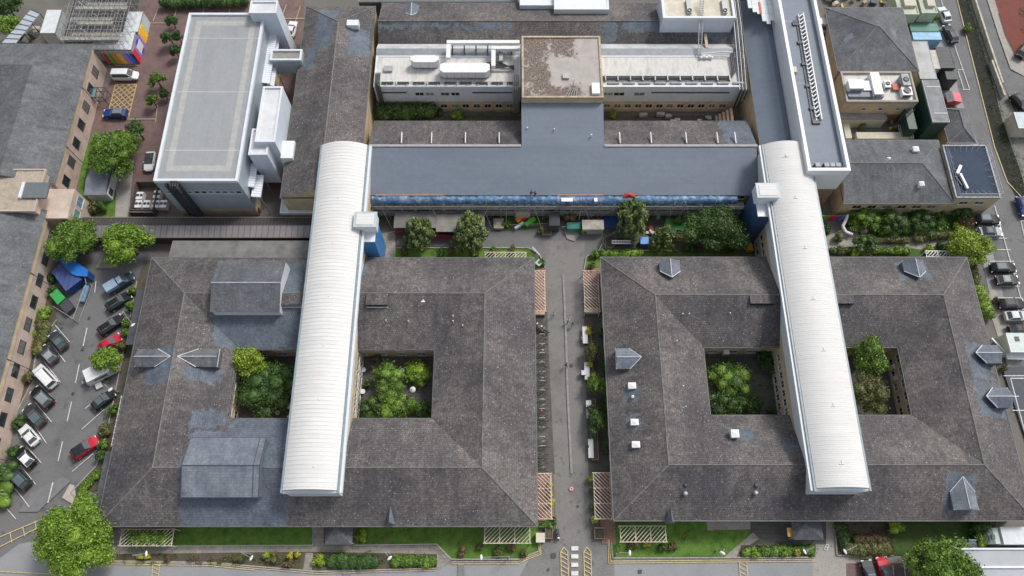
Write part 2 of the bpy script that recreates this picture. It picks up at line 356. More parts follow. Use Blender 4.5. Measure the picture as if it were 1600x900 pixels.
        if parent: ob.parent = parent; ORG[ob.name] = o0
        if kind: ob['kind'] = kind
        return ob
def tag(o, label, cat, group=None):
    o['label'] = label; o['category'] = cat
    if group: o['group'] = group
    return o
def thing(name, label, cat, loc=(0,0,0), rz=0.0, group=None):
    e = bpy.data.objects.new(name, None); COL.objects.link(e); e.empty_display_size = 0.5
    e.location = loc; e.rotation_euler = (0, 0, rz); tag(e, label, cat, group); ORG[e.name] = Vector(loc); return e
def copy_tree(o, parent=None):
    c = o.copy(); COL.objects.link(c)
    if parent: c.parent = parent
    for ch in o.children: copy_tree(ch, c)
    return c
def place(proto, first, loc, rz, label, group, name=None):
    o = proto if first else copy_tree(proto)
    o.location = loc; o.rotation_euler = (0, 0, rz); o['label'] = label
    if group: o['group'] = group
    return o

# ------------------------------------------------------------------ ground and surfaces
LAY = [0]
def sheet(name, pts, mat, px=True, z=None):
    """flat sheet a few millimetres above the one below, outline given by ground points"""
    LAY[0] += 1; zz = 0.004*LAY[0] if z is None else z
    w = [at(*p) for p in pts] if px else pts
    b = B(); n = len(w)
    a = sum(w[i][0]*w[(i+1)%n][1]-w[(i+1)%n][0]*w[i][1] for i in range(n))
    if a < 0: w = w[::-1]
    b.add([(x, y, zz) for x, y in w], [tuple(range(n))])
    return b.build(name, mat, kind='structure')
g = B(); g.add([(-500,-350,0),(500,-350,0),(500,650,0),(-500,650,0)], [(0,1,2,3)])
g.build('ground', weathered('bare_ground', (0.10, 0.095, 0.085), (0.15, 0.14, 0.125), (0.12, 0.115, 0.09), scale=0.15, fine=4), kind='structure')
sheet('car_park', [(60,400),(90,375),(240,385),(232,440),(215,560),(195,680),(175,790),(210,905),(-60,905),(-60,760),(0,620)], ASPHALT)
sheet('road', [(-150,780),(-60,835),(0,872),(30,850),(180,822),(300,850),(300,1000),(-150,1000)], ROADLIGHT)
sheet('road', [(150,862),(843,862),(950,862),(1275,862),(1275,1000),(150,1000)], ROADLIGHT)
sheet('pavement', [(1180,815),(1310,815),(1310,868),(1430,868),(1430,880),(1560,880),(1560,1000),(1270,1000),(1270,876),(1180,850)], CONC)
sheet('parking_bay', [(1322,880),(1425,880),(1440,1000),(1322,1000)], BLOCKPAVE)
sheet('plaza', [(560,330),(960,330),(1000,400),(912,430),(853,430),(830,388),(560,388)], ASPHALT)
sheet('promenade', [(850,376),(914,376),(911,440),(922,842),(960,845),(960,900),(812,900),(842,845),(869,842),(853,424)], ASPH2)
sheet('promenade_edge', [(830,488),(854,488),(867,740),(838,740)], DARKSLABS)
sheet('promenade_edge', [(912,488),(945,488),(960,740),(920,740)], DARKSLABS)
sheet('east_road', [(1470,-60),(1600,-60),(1600,-30),(1530,60),(1620,330),(1690,560),(1700,700),(1600,640),(1555,500),(1520,340),(1545,300),(1500,180),(1450,60)], ROADLIGHT)
sheet('east_road', [(1480,-60),(1495,-40),(1520,100),(1590,305),(1750,310),(1800,640),(1600,640),(1592,560),(1552,400),(1530,320),(1560,310),(1500,150),(1455,-20)], ASPHALT)
sheet('back_road', [(1500,-60),(1522,-60),(1562,60),(1580,112),(1610,122),(1760,150),(1760,230),(1640,215),(1600,205),(1583,165),(1568,132),(1545,66)], ASPHALT)
sheet('pavement', [(1522,-60),(1534,-60),(1570,58),(1585,88),(1610,104),(1760,118),(1760,140),(1605,119),(1578,106),(1562,62)], CONC)
sheet('red_forecourt', [(1536,-60),(1700,-60),(1760,112),(1600,98),(1586,84),(1571,55)], REDTAR)
sheet('block_paved_yard', [(120,-70),(480,-70),(470,95),(455,300),(230,340),(205,340),(160,250),(130,190),(200,90),(235,-40)], BLOCKPAVE)
sheet('path', [(180,250),(210,250),(200,345),(172,345)], CONC)
sheet('lawn', [(122,265),(150,200),(182,300),(180,340),(128,345)], GRASS)
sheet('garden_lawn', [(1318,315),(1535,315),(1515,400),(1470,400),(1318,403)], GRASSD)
sheet('garden_path', [(1290,370),(1335,350),(1345,375),(1430,370),(1425,360),(1432,360),(1435,372),(1500,376),(1468,395),(1425,388),(1290,388)], CONC)
sheet('gravel_strip', [(1540,470),(1552,440),(1590,560),(1575,575)], CONC)
# strip by the railway-like ditch on the far right
sheet('ditch_bank', [(1478,-60),(1500,-60),(1545,66),(1568,132),(1600,205),(1650,330),(1600,330),(1576,288),(1555,232),(1522,100)], plain('dark_bank_soil', (0.018,0.018,0.012), .9, var=.5, scale=1.2))
sheet('stone_bank', [(1493,-60),(1499,-60),(1545,68),(1568,134),(1600,207),(1640,330),(1612,330),(1592,262),(1566,190),(1548,118),(1530,60)], weathered('rough_stone_bank', (0.12,0.115,0.10), (0.20,0.195,0.18), (0.05,0.048,0.04), scale=0.7, fine=2, bmp=0.2))
# north garden
sheet('north_lawn', [(618,388),(826,388),(852,420),(854,470),(620,470)], GRASS)
sheet('north_lawn', [(912,424),(918,400),(935,392),(1060,392),(1200,400),(1200,470),(912,470)], GRASS)
sheet('terrace', [(570,330),(618,330),(618,470),(560,470)], SLABS)
sheet('terrace', [(570,315),(618,315),(618,360),(570,372)], DARKSLABS)
sheet('play_surface', [(616,318),(1200,318),(1200,345),(616,345)], SOIL)
sheet('play_surface', [(943,335),(1200,335),(1200,398),(943,392)], SOIL)
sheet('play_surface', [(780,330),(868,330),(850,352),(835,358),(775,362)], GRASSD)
# courtyards
sheet('courtyard_paving', [(-44.2,25.4),(-12.2,25.4),(-12.2,37.3),(-44.2,37.3)], DARKSLABS, px=False)
sheet('courtyard_paving', [(30.7,25.9),(62.8,25.9),(62.8,37.5),(30.7,37.5)], DARKSLABS, px=False)
sheet('courtyard_bed', [(-45,80.9),(43,80.9),(43,88),(-26,88)][0:0] or [(-25.6,80.9),(1.6,80.9),(1.6,86),(-25.6,86)], SOIL, px=False)
sheet('courtyard_bed', [(16.2,80.9),(43,80.9),(43,86),(16.2,86)], SOIL, px=False)
# south gardens
sheet('south_lawn', [(196,822),(490,818),(490,852),(196,854)], GRASS)
sheet('south_lawn', [(556,818),(842,816),(843,858),(812,871),(704,875),(680,851),(556,852)], GRASS)
sheet('south_path', [(180,854),(556,851),(682,850),(706,875),(684,891),(640,868),(480,864),(180,866)], SLABS)
sheet('south_path', [(488,818),(508,818),(508,852),(488,852)], SLABS)
sheet('entrance_paving', [(506,816),(556,816),(556,852),(506,852)], DARKSLABS)
sheet('planting_bed', [(175,866),(480,862),(683,866),(684,888),(497,893),(330,882),(170,876)], SOIL)
sheet('steps', [(478,864),(490,864),(488,890),(474,890)], SLABS)
sheet('south_lawn', [(953,814),(1173,812),(1175,836),(1132,869),(957,871)], GRASS)
sheet('slab_patio', [(1104,814),(1172,814),(1172,827),(1105,829)], CONC)
sheet('entrance_paving', [(1173,812),(1290,812),(1290,850),(1173,850)], DARKSLABS)
sheet('south_path', [(1176,832),(1186,842),(1158,860),(1150,873),(1128,873)], SLABS)
sheet('planting_bed', [(1158,852),(1274,850),(1273,872),(1150,872)], SOIL)
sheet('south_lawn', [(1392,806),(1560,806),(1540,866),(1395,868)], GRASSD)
sheet('planting_bed', [(1303,812),(1395,812),(1393,868),(1307,868)], SOIL)
sheet('red_gravel', [(838,740),(862,740),(866,812),(842,815)], REDTAR.copy() if False else weathered('brown_chippings', (0.22,0.12,0.09),(0.28,0.16,0.12), scale=1.0, fine=5))
sheet('red_gravel', [(932,738),(958,738),(962,850),(940,850)], MATS['brown_chippings'])
sheet('red_gravel', [(832,420),(854,420),(855,488),(834,488)], MATS['brown_chippings'])
sheet('red_gravel', [(912,420),(940,420),(942,488),(914,488)], MATS['brown_chippings'])
sheet('planting_bed', [(90,500),(60,540),(50,600),(30,640),(12,690),(-5,770),(-90,800),(-60,700),(20,600),(60,500),(75,430)], SOIL)
sheet('planting_bed', [(226,408),(240,408),(170,760),(120,778),(112,770),(152,728),(165,690),(180,620),(200,520),(215,440)], SOIL)

sheet('path', [(98,778),(110,757),(117,758),(120,776),(118,790)], plain('pale_concrete', (0.42,0.38,0.33), .85, var=.12, scale=1))
# painted markings
def marks(name, segs, mat, w=0.12, px=True, z=0.32):
    b = B()
    for p, q in segs:
        P, Q = (at(*p), at(*q)) if px else (p, q)
        dx, dy = Q[0]-P[0], Q[1]-P[1]; L = math.hypot(dx, dy) or 1; nx, ny = -dy/L*w/2, dx/L*w/2
        b.add([(P[0]-nx,P[1]-ny,z),(Q[0]-nx,Q[1]-ny,z),(Q[0]+nx,Q[1]+ny,z),(P[0]+nx,P[1]+ny,z)], [(0,1,2,3)])
        z += 0.0002
    return b.build(name, mat, kind='structure')
ZM = 0.004*(LAY[0]+2)
baysL = [((85,506),(110,535)),((80,536),(103,566)),((71,567),(96,598)),((62,600),(89,628)),((56,629),(82,660)),((48,655),(74,693)),((42,697),(66,724)),((33,727),(57,757)),((23,761),(47,792)),((12,795),(26,811))]
baysR = [((163,487),(181,472)),((176,508),(194,487)),((180,540),(190,518)),((141,608),(182,570)),((134,639),(172,608)),((129,671),(164,640)),((114,737),(147,709))]
marks('bay_line', baysL+baysR, WHITEP, 0.11, z=ZM)
marks('lane_line', [((151,440),(149,458)),((137,513),(131,541)),((125,570),(119,599)),((113,628),(106,659)),((99,690),(92,721)),((84,754),(76,786))], WHITEP, 0.14, z=ZM+.004)
yl = [((170,878),(330,881)),((330,881),(400,888)),((400,888),(497,896)),((497,896),(683,891)),((704,878),(812,878)),((812,876),(843,864)),((843,864),(842,846)),((952,843),(954,877)),((954,877),(1272,874))]
yl2 = [((170,881),(330,884)),((330,884),(400,891)),((704,881),(812,881)),((812,879),(845,866)),((845,866),(844,846)),((950,843),(951,880)),((951,880),(1272,877))]
marks('double_yellow_line', yl+yl2, YELP, 0.10, z=ZM)
marks('yellow_line', [((-20,848),(70,810)),((0,855),(66,822)),((17,833),(20,848)),((37,824),(40,838)),((56,814),(58,828)),((0,893),(120,899))], YELP, 0.13, z=ZM)
hz = [((240,880),(238,905)),((251,880),(248,905))]+[((240+dx,880+k*7),(250,884+k*7)) for k, dx in ((0,0),(1,0),(2,0),(3,0))]
hz += [((1155,877),(1156,905)),((1166,877),(1168,905))]+[((1155,879+k*7),(1166,885+k*7)) for k in range(4)]
marks('yellow_hatching', hz, YELP, 0.10, z=ZM+.004)
dz = []
for x0, x1 in ((876,887),(912,923)):
    dz += [((x0,862),(x0+1,905)),((x1,862),(x1+1,905)),((x0,862),((x0+x1)//2,855)),(((x0+x1)//2,855),(x1,862))]+[((x0,862+k*7),(x1,868+k*7)) for k in range(6)]
marks('yellow_hatching', dz, YELP, 0.12, z=ZM+.006)
marks('crossing_block', [((892.5,y+1),(903.5,y+1)) for y in (856,868.5,881.5,895)], WHITEP, 0.62, z=ZM+.004)
marks('centre_strip', [((880,430),(884,520)),((884,520),(887,620)),((887,620),(893,740))], plain('pale_setts', (0.235,0.24,0.235), 0.8, var=0.25, scale=1.2), 0.36, z=ZM)
ring = lambda cx, cy, rx, ry, n=14: [((cx+rx*math.cos(2*math.pi*i/n), cy+ry*math.sin(2*math.pi*i/n)), (cx+rx*math.cos(2*math.pi*(i+1)/n), cy+ry*math.sin(2*math.pi*(i+1)/n))) for i in range(n)]
marks('no_entry_roundel', ring(893,764,3.6,3.5)+[((890.6,766.5),(895.4,761.5))], REDP, 0.13, z=ZM+.002)
marks('cycle_symbol', ring(893,764,2.2,2.0), WHITEP, 0.1, z=ZM+.008)
marks('cycle_symbol', ring(1290,857,2.6,2.4)+ring(1292,853,2.4,2.2), WHITEP, 0.1, z=ZM)
marks('bay_line', [((1546,385),(1566,385))][0:0]+[((x, y),(x+38, y)) for x, y in ((1526,352),(1534,373),(1540,391),(1545,409),(1549,428),(1554,448),(1558,466),(1562,484),(1567,504),(1572,524))]+[((1553,322),(1612,530)),((1365,888),(1366,905)),((1411,879),(1414,905)),((1394,884),(1396,905))], WHITEP, 0.11, z=ZM)
marks('bay_line', [((1468,-5),(1490,70)),((1490,70),(1514,140)),((1487,73),(1493,73)),((1496,110),(1504,110)),((1503,141),(1514,141)),((1496,112),(1505,140)),((1594,346),(1610,346)),((1594,346),(1600,372))], WHITEP, 0.11, z=ZM)
marks('yellow_line', [((1492,-10),(1520,100)),((1520,100),(1553,230)),((1553,230),(1573,285)),((1573,285),(1596,310)),((1541,-10),(1600,132))][:4], YELP, 0.14, z=ZM)
marks('kerb_line', [((1541,-5),(1562,60)),((1562,60),(1579,108)),((1579,108),(1600,119))], KERB, 0.35, z=ZM)
bx0, by0 = at(168,185); bx1, _ = at(202,185); _, by1 = at(170,133)
xh = [((bx0,by0),(bx1,by0)),((bx1,by0),(bx1,by1)),((bx1,by1),(bx0,by1)),((bx0,by1),(bx0,by0))]
bw_, bh_ = bx1-bx0, by1-by0
for sgn in (1, -1):
    k = -bh_+.6
    while k < bw_:
        a0 = max(0, -k); a1 = min(bh_, bw_-k); P_ = (k+a0, a0); Q_ = (k+a1, a1)
        if sgn < 0: P_, Q_ = (bw_-P_[0], P_[1]), (bw_-Q_[0], Q_[1])
        if a1-a0 > .3: xh.append(((bx0+P_[0],by0+P_[1]),(bx0+Q_[0],by0+Q_[1])))
        k += 1.15
marks('yellow_box_hatching', xh, YELP, 0.12, px=False, z=ZM)
marks('bay_line', [((180,103),(218,103)),((199,187),(245,187)),((247,165),(244,192)),((232,37),(270,37)),((247,15),(240,34)),((277,12),(272,34)),((319,12),(317,25)),((360,12),(358,25)),((448,8),(440,30)),((440,30),(478,30)),((228,36),(232,30))], plain('faded_paint', (0.42,0.36,0.27), 0.8, var=0.2), 0.16, z=ZM)
marks('gutter_line', [((470,10),(462,35))], YELP, 0.1, z=ZM)
def kerb(name, pts, w=0.18, h=0.11):
    b = B()
    for p, q in zip(pts[:-1], pts[1:]): b.obox(at(*p), at(*q), w, 0.0, 0.2+h)
    return b.build(name, KERB, kind='structure')
kerb('kerb', [(165,876),(330,879),(400,885),(497,893),(683,888),(684,866)])
kerb('kerb', [(706,874),(812,874),(842,861),(842,846)])
kerb('kerb', [(955,848),(957,872),(1272,871)])
kerb('kerb', [(620,388),(826,388),(843,398),(852,420)])
kerb('kerb', [(1060,392),(935,392),(916,402),(912,424)])
kerb('kerb', [(90,500),(60,540),(50,600),(30,640),(12,690),(-5,770)])
kerb('kerb', [(215,440),(200,520),(180,620),(165,690),(152,728),(112,770),(120,778)])
kerb('kerb', [(1395,868),(1307,868),(1303,820)])

# drain covers and small repairs
for px, py, w_ in ((865,868,.7),(893,571,.5),(140,497,.45),(130,546,.45),(115,615,.45),(903,791,.3),(857,890,.35),(1000,893,.5)):
    x, y = at(px, py); b = B(); b.add([(x-w_/2,y-w_/2,ZM),(x+w_/2,y-w_/2,ZM),(x+w_/2,y+w_/2,ZM),(x-w_/2,y+w_/2,ZM)], [(0,1,2,3)]); b.build('drain_cover', plain('cast_iron',(0.06,0.06,0.06),.7), kind='structure')
LAY[0] = 62
for pts, c in (([(880,360),(890,356),(902,358),(906,368),(898,378),(886,374)], (0.25,0.235,0.21)), ([(536,880),(547,880),(548,905),(536,905)], (0.19,0.19,0.195)), ([(716,880),(725,880),(726,905),(716,905)], (0.19,0.19,0.195)), ([(50,770),(100,745),(112,752),(60,800),(30,800)], (0.17,0.17,0.175)), ([(620,365),(700,362),(700,386),(620,386)], (0.105,0.103,0.10)), ([(150,420),(185,420),(190,402),(160,400)], (0.22,0.21,0.17))):
    sheet('surface_repair', pts, plain('repair_%d' % int(c[0]*1000), c, .9, var=.15, scale=1), z=ZM-.003)
# ------------------------------------------------------------------ buildings
def root(name, label, x, y, cat='building', group=None):
    return thing(name, label, cat, (x, y, 0), 0, group)
WPROTO = {}
def window(parent, x, y, z, w, h, face, frame=None, glass=None, name='window'):
    """window set in a wall; face is the side it looks to (N S E W)"""
    frame = frame or WFRAME; glass = glass or GLASS
    key = (round(w,2), round(h,2), face, frame.name, glass.name)
    if key not in WPROTO:
        fb = B(); gb = B(); t = 0.07; d = 0.05
        def bx(b, u0, u1, z0, z1, d0, d1):
            if face == 'S': b.box(u0, u1, -d1, -d0, z0, z1)
            elif face == 'N': b.box(u0, u1, d0, d1, z0, z1)
            elif face == 'E': b.box(d0, d1, u0, u1, z0, z1)
            else: b.box(-d1, -d0, u0, u1, z0, z1)
        bx(fb, -w/2, w/2, -h/2, -h/2+t, -0.05, d); bx(fb, -w/2, w/2, h/2-t, h/2, -0.05, d)
        for u in ([-w/2, w/2-t] + ([-t/2] if w > 1.0 else [])): bx(fb, u, u+t, -h/2+t, h/2-t, -0.05, d)
        bx(fb, -w/2-0.06, w/2+0.06, -h/2-0.07, -h/2, -0.05, 0.13)
        bx(gb, -w/2+t, w/2-t, -h/2+t, h/2-t, -0.04, 0.02)
        fm = fb.build(name, frame); gm = gb.build('pane', glass); gm.parent = fm
        WPROTO[key] = fm; o = fm
    else: o = copy_tree(WPROTO[key])
    o.name = name; o.parent = parent; o0 = ORG[parent.name]; o.location = (x-o0.x, y-o0.y, z-o0.z)
    return o
def row(parent, face, c, u0, u1, n, z, w, h, **k):
    for i in range(n):
        u = u0+(u1-u0)*(i+0.5)/n
        window(parent, *((u, c) if face in 'NS' else (c, u)), z, w, h, face, **k)
def walls(b, x0, x1, y0, y1, z0, z1, mat=None, t=0.3):
    """hollow rectangle of walls"""
    b.box(x0, x1, y0, y0+t, z0, z1, mat); b.box(x0, x1, y1-t, y1, z0, z1, mat)
    b.box(x0, x0+t, y0+t, y1-t, z0, z1, mat); b.box(x1-t, x1, y0+t, y1-t, z0, z1, mat)
def parapet(b, x0, x1, y0, y1, z0, z1, w=0.5, mat=None): walls(b, x0, x1, y0, y1, z0, z1, mat, w)

# ---- the two courtyard blocks
def ring_block(name, label, o, c, zr, ridge, tile, patches, ze=5.4):
    """o outer eaves, c courtyard eaves, ridge rectangle in between (all x0,x1,y0,y1)"""
    r = root(name, label, (o[0]+o[1])/2, (o[2]+o[3])/2)
    b = B()
    def crn(q, z): return [(q[0],q[2],z),(q[1],q[2],z),(q[1],q[3],z),(q[0],q[3],z)]
    O, R, C = crn(o, ze), crn(ridge, zr), crn(c, ze+0.1)
    for i in range(4):
        j = (i+1)%4
        b.grid(O[i], O[j], R[j], R[i], 0.7); b.grid(C[j], C[i], R[i], R[j], 0.7)
    b.build('roof', tile, r, patches=patches)
    rc = B()                                             # ridge and hip caps
    cap = lambda p, q: rc.tube((p[0],p[1],p[2]-0.02), (q[0],q[1],q[2]-0.02), 0.11, 6)
    for i in range(4): cap(R[i], R[(i+1)%4]); cap(O[i], R[i])
    rc.build('ridge_tiles', plain('ridge_tile', (0.165,0.157,0.15), 0.85, var=0.35, scale=1.5), r)
    gt = B()
    for q, s in ((o, 1), (c, -1)):
        x0, x1, y0, y1 = q[0]-0.1*s, q[1]+0.1*s, q[2]-0.1*s, q[3]+0.1*s
        gt.box(min(x0,x1)-.06, max(x0,x1)+.06, y0-.07, y0+.07, ze-.2, ze); gt.box(min(x0,x1)-.06, max(x0,x1)+.06, y1-.07, y1+.07, ze-.2, ze)
        gt.box(x0-.07, x0+.07, y0+.07*s, y1-.07*s, ze-.2, ze); gt.box(x1-.07, x1+.07, y0+.07*s, y1-.07*s, ze-.2, ze)
    gt.build('gutter', plain('gutter_grey', (0.12,0.12,0.12), 0.6, var=0.3), r)
    w = B(); i = 0.45
    walls(w, o[0]+i, o[1]-i, o[2]+i, o[3]-i, 0, ze+0.05, BUFF)
    walls(w, c[0]-i-.3, c[1]+i+.3, c[2]-i-.3, c[3]+i+.3, 0, ze+0.12, BUFF)
    w.build('wall', None, r)
    e = 0.02
    for z in (1.5, 4.0):
        row(r, 'S', c[3]+i-e, c[0]+1, c[1]-1, 9, z, 1.5, 1.1)
        row(r, 'E', c[0]-i+e, c[2]+.5, c[3]-.5, 5, z, 1.3, 1.1); row(r, 'W', c[1]+i-e, c[2]+.5, c[3]-.5, 5, z, 1.3, 1.1)
        row(r, 'E', o[1]-i+e, o[2]+1, o[3]-1, 11, z, 1.6, 1.1); row(r, 'W', o[0]+i-e, o[2]+1, o[3]-1, 11, z, 1.6, 1.1)
        row(r, 'S', o[2]+i-e, o[0]+1, o[1]-1, 16, z, 1.6, 1.1); row(r, 'N', o[3]-i+e, o[0]+1, o[1]-1, 16, z, 1.6, 1.1)
    return r
def roof_z(x, y, o, ridge, c, ze, zr):
    """height of the ring roof at x, y"""
    if ridge[0] <= x <= ridge[1] and ridge[2] <= y <= ridge[3]:
        d = min(x-ridge[0], ridge[1]-x, y-ridge[2], ridge[3]-y)
        return zr-(zr-ze)*min(1, d/8.0)
    d = min(x-o[0], o[1]-x, y-o[2], o[3]-y); return ze+(zr-ze)*min(1, d/8.2)
LO, LC = (-61.2, 3.7, 9.7, 53.2), (-44.2, -12.4, 25.6, 37.0); LR = (-52.9, -4.4, 17.6, 45.3)
RO, RC = (15.1, 77.3, 10.5, 53.3), (30.9, 62.5, 26.1, 37.4); RR = (23.1, 69.6, 18.0, 45.0)
def wr(*a, z=7.5):
    x0, x1, y0, y1 = rect(*a, z); return (x0, x1, y0, y1)
Lp = [wr(330,462,402,540), wr(222,270,545,600), wr(288,338,576,596), wr(296,340,640,668), wr(272,420,672,820), wr(400,440,655,820), wr(350,445,650,695), wr(555,572,402,430), wr(425,438,790,815)]
Rp = [wr(1520,1560,535,590), wr(1530,1585,595,650), wr(1486,1532,742,800), wr(978,1000,598,625), wr(1142,1180,668,690), wr(1410,1460,405,435), wr(983,1000,650,668), wr(1222,1240,690,705)]
blkL = ring_block('courtyard_block', 'wide brown tiled hip roofed block around a courtyard, left of the central promenade', LO, LC, 9.0, LR, T_BROWN, Lp)
blkR = ring_block('courtyard_block', 'wide brown tiled hip roofed block around a courtyard, right of the central promenade', RO, RC, 9.0, RR, T_BROWN, Rp)

def cut_dormer(parent, x0, x1, y0, y1, zb, ze, zr, axis, mat, end_mat=None, hipped=None, name='dormer', cap=True):
    """gabled dormer box whose ridge runs along the axis; foot buried in the roof slope below it"""
    w = B(); m = end_mat or WHITEPANEL
    w.box(x0+.15, x1-.15, y0+.15, y1-.15, zb, ze)
    o = B()
    if axis == 'x':
        ym = (y0+y1)/2; h0 = (x1-x0)*0.22 if hipped in ('w','both') else 0; h1 = (x1-x0)*0.22 if hipped in ('e','both') else 0
        w.add([(x0+.15,y0+.15,ze),(x0+.15,y1-.15,ze),(x0+.15,ym,zr-.08),(x1-.15,y0+.15,ze),(x1-.15,y1-.15,ze),(x1-.15,ym,zr-.08)], [(0,2,1),(3,4,5)])
        a, b_ = (x0+h0, ym, zr), (x1-h1, ym, zr)
        o.add([(x0,y0,ze),(x1,y0,ze),b_,a], [(0,1,2,3)]); o.add([(x1,y1,ze),(x0,y1,ze),a,b_], [(0,1,2,3)])
        if h0: o.add([(x0,y1,ze),(x0,y0,ze),a], [(0,1,2)])
        if h1: o.add([(x1,y0,ze),(x1,y1,ze),b_], [(0,1,2)])
        o.box(x0, x1, y0-.04, y0+.03, ze-.12, ze); o.box(x0, x1, y1-.03, y1+.04, ze-.12, ze)
    else:
        xm = (x0+x1)/2; h0 = (y1-y0)*0.22 if hipped in ('s','both') else 0; h1 = (y1-y0)*0.22 if hipped in ('n','both') else 0
        w.add([(x0+.15,y0+.15,ze),(x1-.15,y0+.15,ze),(xm,y0+.15,zr-.08),(x0+.15,y1-.15,ze),(x1-.15,y1-.15,ze),(xm,y1-.15,zr-.08)], [(0,1,2),(3,5,4)])
        a, b_ = (xm, y0+h0, zr), (xm, y1-h1, zr)
        o.add([(x0,y1,ze),(x0,y0,ze),a,b_], [(0,1,2,3)]); o.add([(x1,y0,ze),(x1,y1,ze),b_,a], [(0,1,2,3)])
        if h0: o.add([(x0,y0,ze),(x1,y0,ze),a], [(0,1,2)])
        if h1: o.add([(x1,y1,ze),(x0,y1,ze),b_], [(0,1,2)])
        o.box(x0-.04, x0+.03, y0, y1, ze-.12, ze); o.box(x1-.03, x1+.04, y0, y1, ze-.12, ze)
    d = w.build(name, m, parent)
    o.build('dormer_roof', mat, d)
    if cap:
        c = B(); c.tube(a, b_, 0.09, 5)
        c.build('ridge_cap', plain('lead_cap', (0.42,0.45,0.48), 0.5, var=0.2), d)
    return d
def pyramid_dormer(parent, cx, cy, L, Wd, zfoot, ztop, side, mat=T_NEW):
    """small gabled dormer whose ridge runs level out of the slope towards its side; white valley flashings at the back"""
    z_e = ztop-0.28*Wd
    dx, dy = {'n': (0,1), 's': (0,-1), 'e': (1,0), 'w': (-1,0)}[side]
    def P(u, v, z): return (cx+dx*u-dy*v, cy+dy*u+dx*v, z)
    h = L/2; k = L*0.45                    # u = +h front, -h back apex where the ridge dies into the slope
    w = B(); w.add([P(h-.12,-Wd/2+.1,zfoot-1),P(h-.12,Wd/2-.1,zfoot-1),P(h-.12,Wd/2-.1,z_e),P(h-.12,0,ztop-.1),P(h-.12,-Wd/2+.1,z_e),
                   P(-h+k,-Wd/2+.1,zfoot-1),P(-h+k,Wd/2-.1,zfoot-1),P(-h+k,Wd/2-.1,z_e),P(-h+k,-Wd/2+.1,z_e)],
                  [(0,1,2,3,4),(0,4,8,5),(1,6,7,2),(5,8,7,6)])
    d = w.build('dormer', plain('slate_cheek', (0.11,0.12,0.135), 0.7), parent)
    r = B(); r.add([P(h,-Wd/2,z_e),P(h,0,ztop),P(-h,0,ztop),P(-h+k,-Wd/2,z_e)], [(0,1,2,3)]); r.add([P(h,Wd/2,z_e),P(h,0,ztop),P(-h,0,ztop),P(-h+k,Wd/2,z_e)], [(3,2,1,0)])
    r.build('dormer_roof', mat, d)
    f = B()
    for s in (-1, 1): f.tube(P(-h,0,ztop+.02), P(-h+k,s*Wd/2,z_e+.02), 0.075, 5)
    f.tube(P(-h,0,ztop), P(h,0,ztop), 0.06, 5); f.tube(P(h,-Wd/2,z_e), P(h,Wd/2,z_e), 0.06, 5)
    f.build('flashing', plain('pale_flashing', (0.55,0.58,0.62), 0.5, var=0.15), d)
    return d
SLATE_SHEET = tiles('blue_slate_cladding', (0.128, 0.153, 0.185), (0.150, 0.175, 0.208), row=0.4, width=0.5, speck=0.1, bk=0.3, grain=0.25)
# large louvre-roofed plant dormers, left block
x0, x1, y0, y1 = rect(328, 437, 407, 487, 9.6); cut_dormer(blkL, x0, x1, y0, y1, 6.6, 9.6, 10.9, 'x', T_DARK, WHITEPANEL, name='plant_dormer')
x0, x1, y0, y1 = rect(282, 404, 684, 776, 9.2); pdm = cut_dormer(blkL, x0, x1, y0, y1, 5.6, 9.1, 10.5, 'x', SLATE_SHEET, plain('slate_gable',(0.15,0.175,0.205),0.6), name='plant_dormer', cap=False)
vb = B(); vb.box(x0-.06,x1+.06,y0-.14,y0-.04,8.85,9.06); vb.box(x0-.06,x1+.06,y1+.04,y1+.14,8.85,9.06)
for xx in (x0, x1-.9, x1): vb.tube((xx,y0,9.14),(xx,(y0+y1)/2,10.54),.06,5); vb.tube((xx,y1,9.14),(xx,(y0+y1)/2,10.54),.06,5)
vb.tube((x0,(y0+y1)/2,10.52),(x1,(y0+y1)/2,10.52),.08,6); vb.build('dark_verge', plain('verge_slate',(0.06,0.07,0.085),.6), pdm)
for (a, b_, c_, d_, hp) in ((215,262,545,573,None), (283,334,545,573,None)):
    x0, x1, y0, y1 = rect(a, b_, c_, d_, 8.0)
    pyramid_dormer(blkL, (x0+x1)/2, (y0+y1)/2, x1-x0+1.0, y1-y0, 5.6, 8.75, 'w' if a < 250 else 'e', T_DARK)
for (px, py, sd, ln, wd, zt) in ((1048,420,'n',3.4,3.4,8.4),(982,559,'w',3.9,3.4,8.5),(1432,420,'n',3.4,3.6,8.4),(1543,552,'e',4.2,3.0,8.4),(1560,620,'e',4.2,3.2,8.4),(1508,770,'s',4.6,3.7,8.4)):
    x, y = at(px, py, 8.0); pyramid_dormer(blkR, x, y, ln, wd, 5.7, zt, sd)
for blk, px, py in ((blkL,610,806),(blkR,1047,804)):
    x, y = at(px, py, 6.2); b = B(); b.add([(x-.7,y-1.2,5.5),(x+.7,y-1.2,5.5),(x,y-1.0,7.3),(x,y+1.4,7.0)], [(0,1,2),(0,2,3),(1,3,2)])
    b.build('small_gablet', T_NEW, blk)
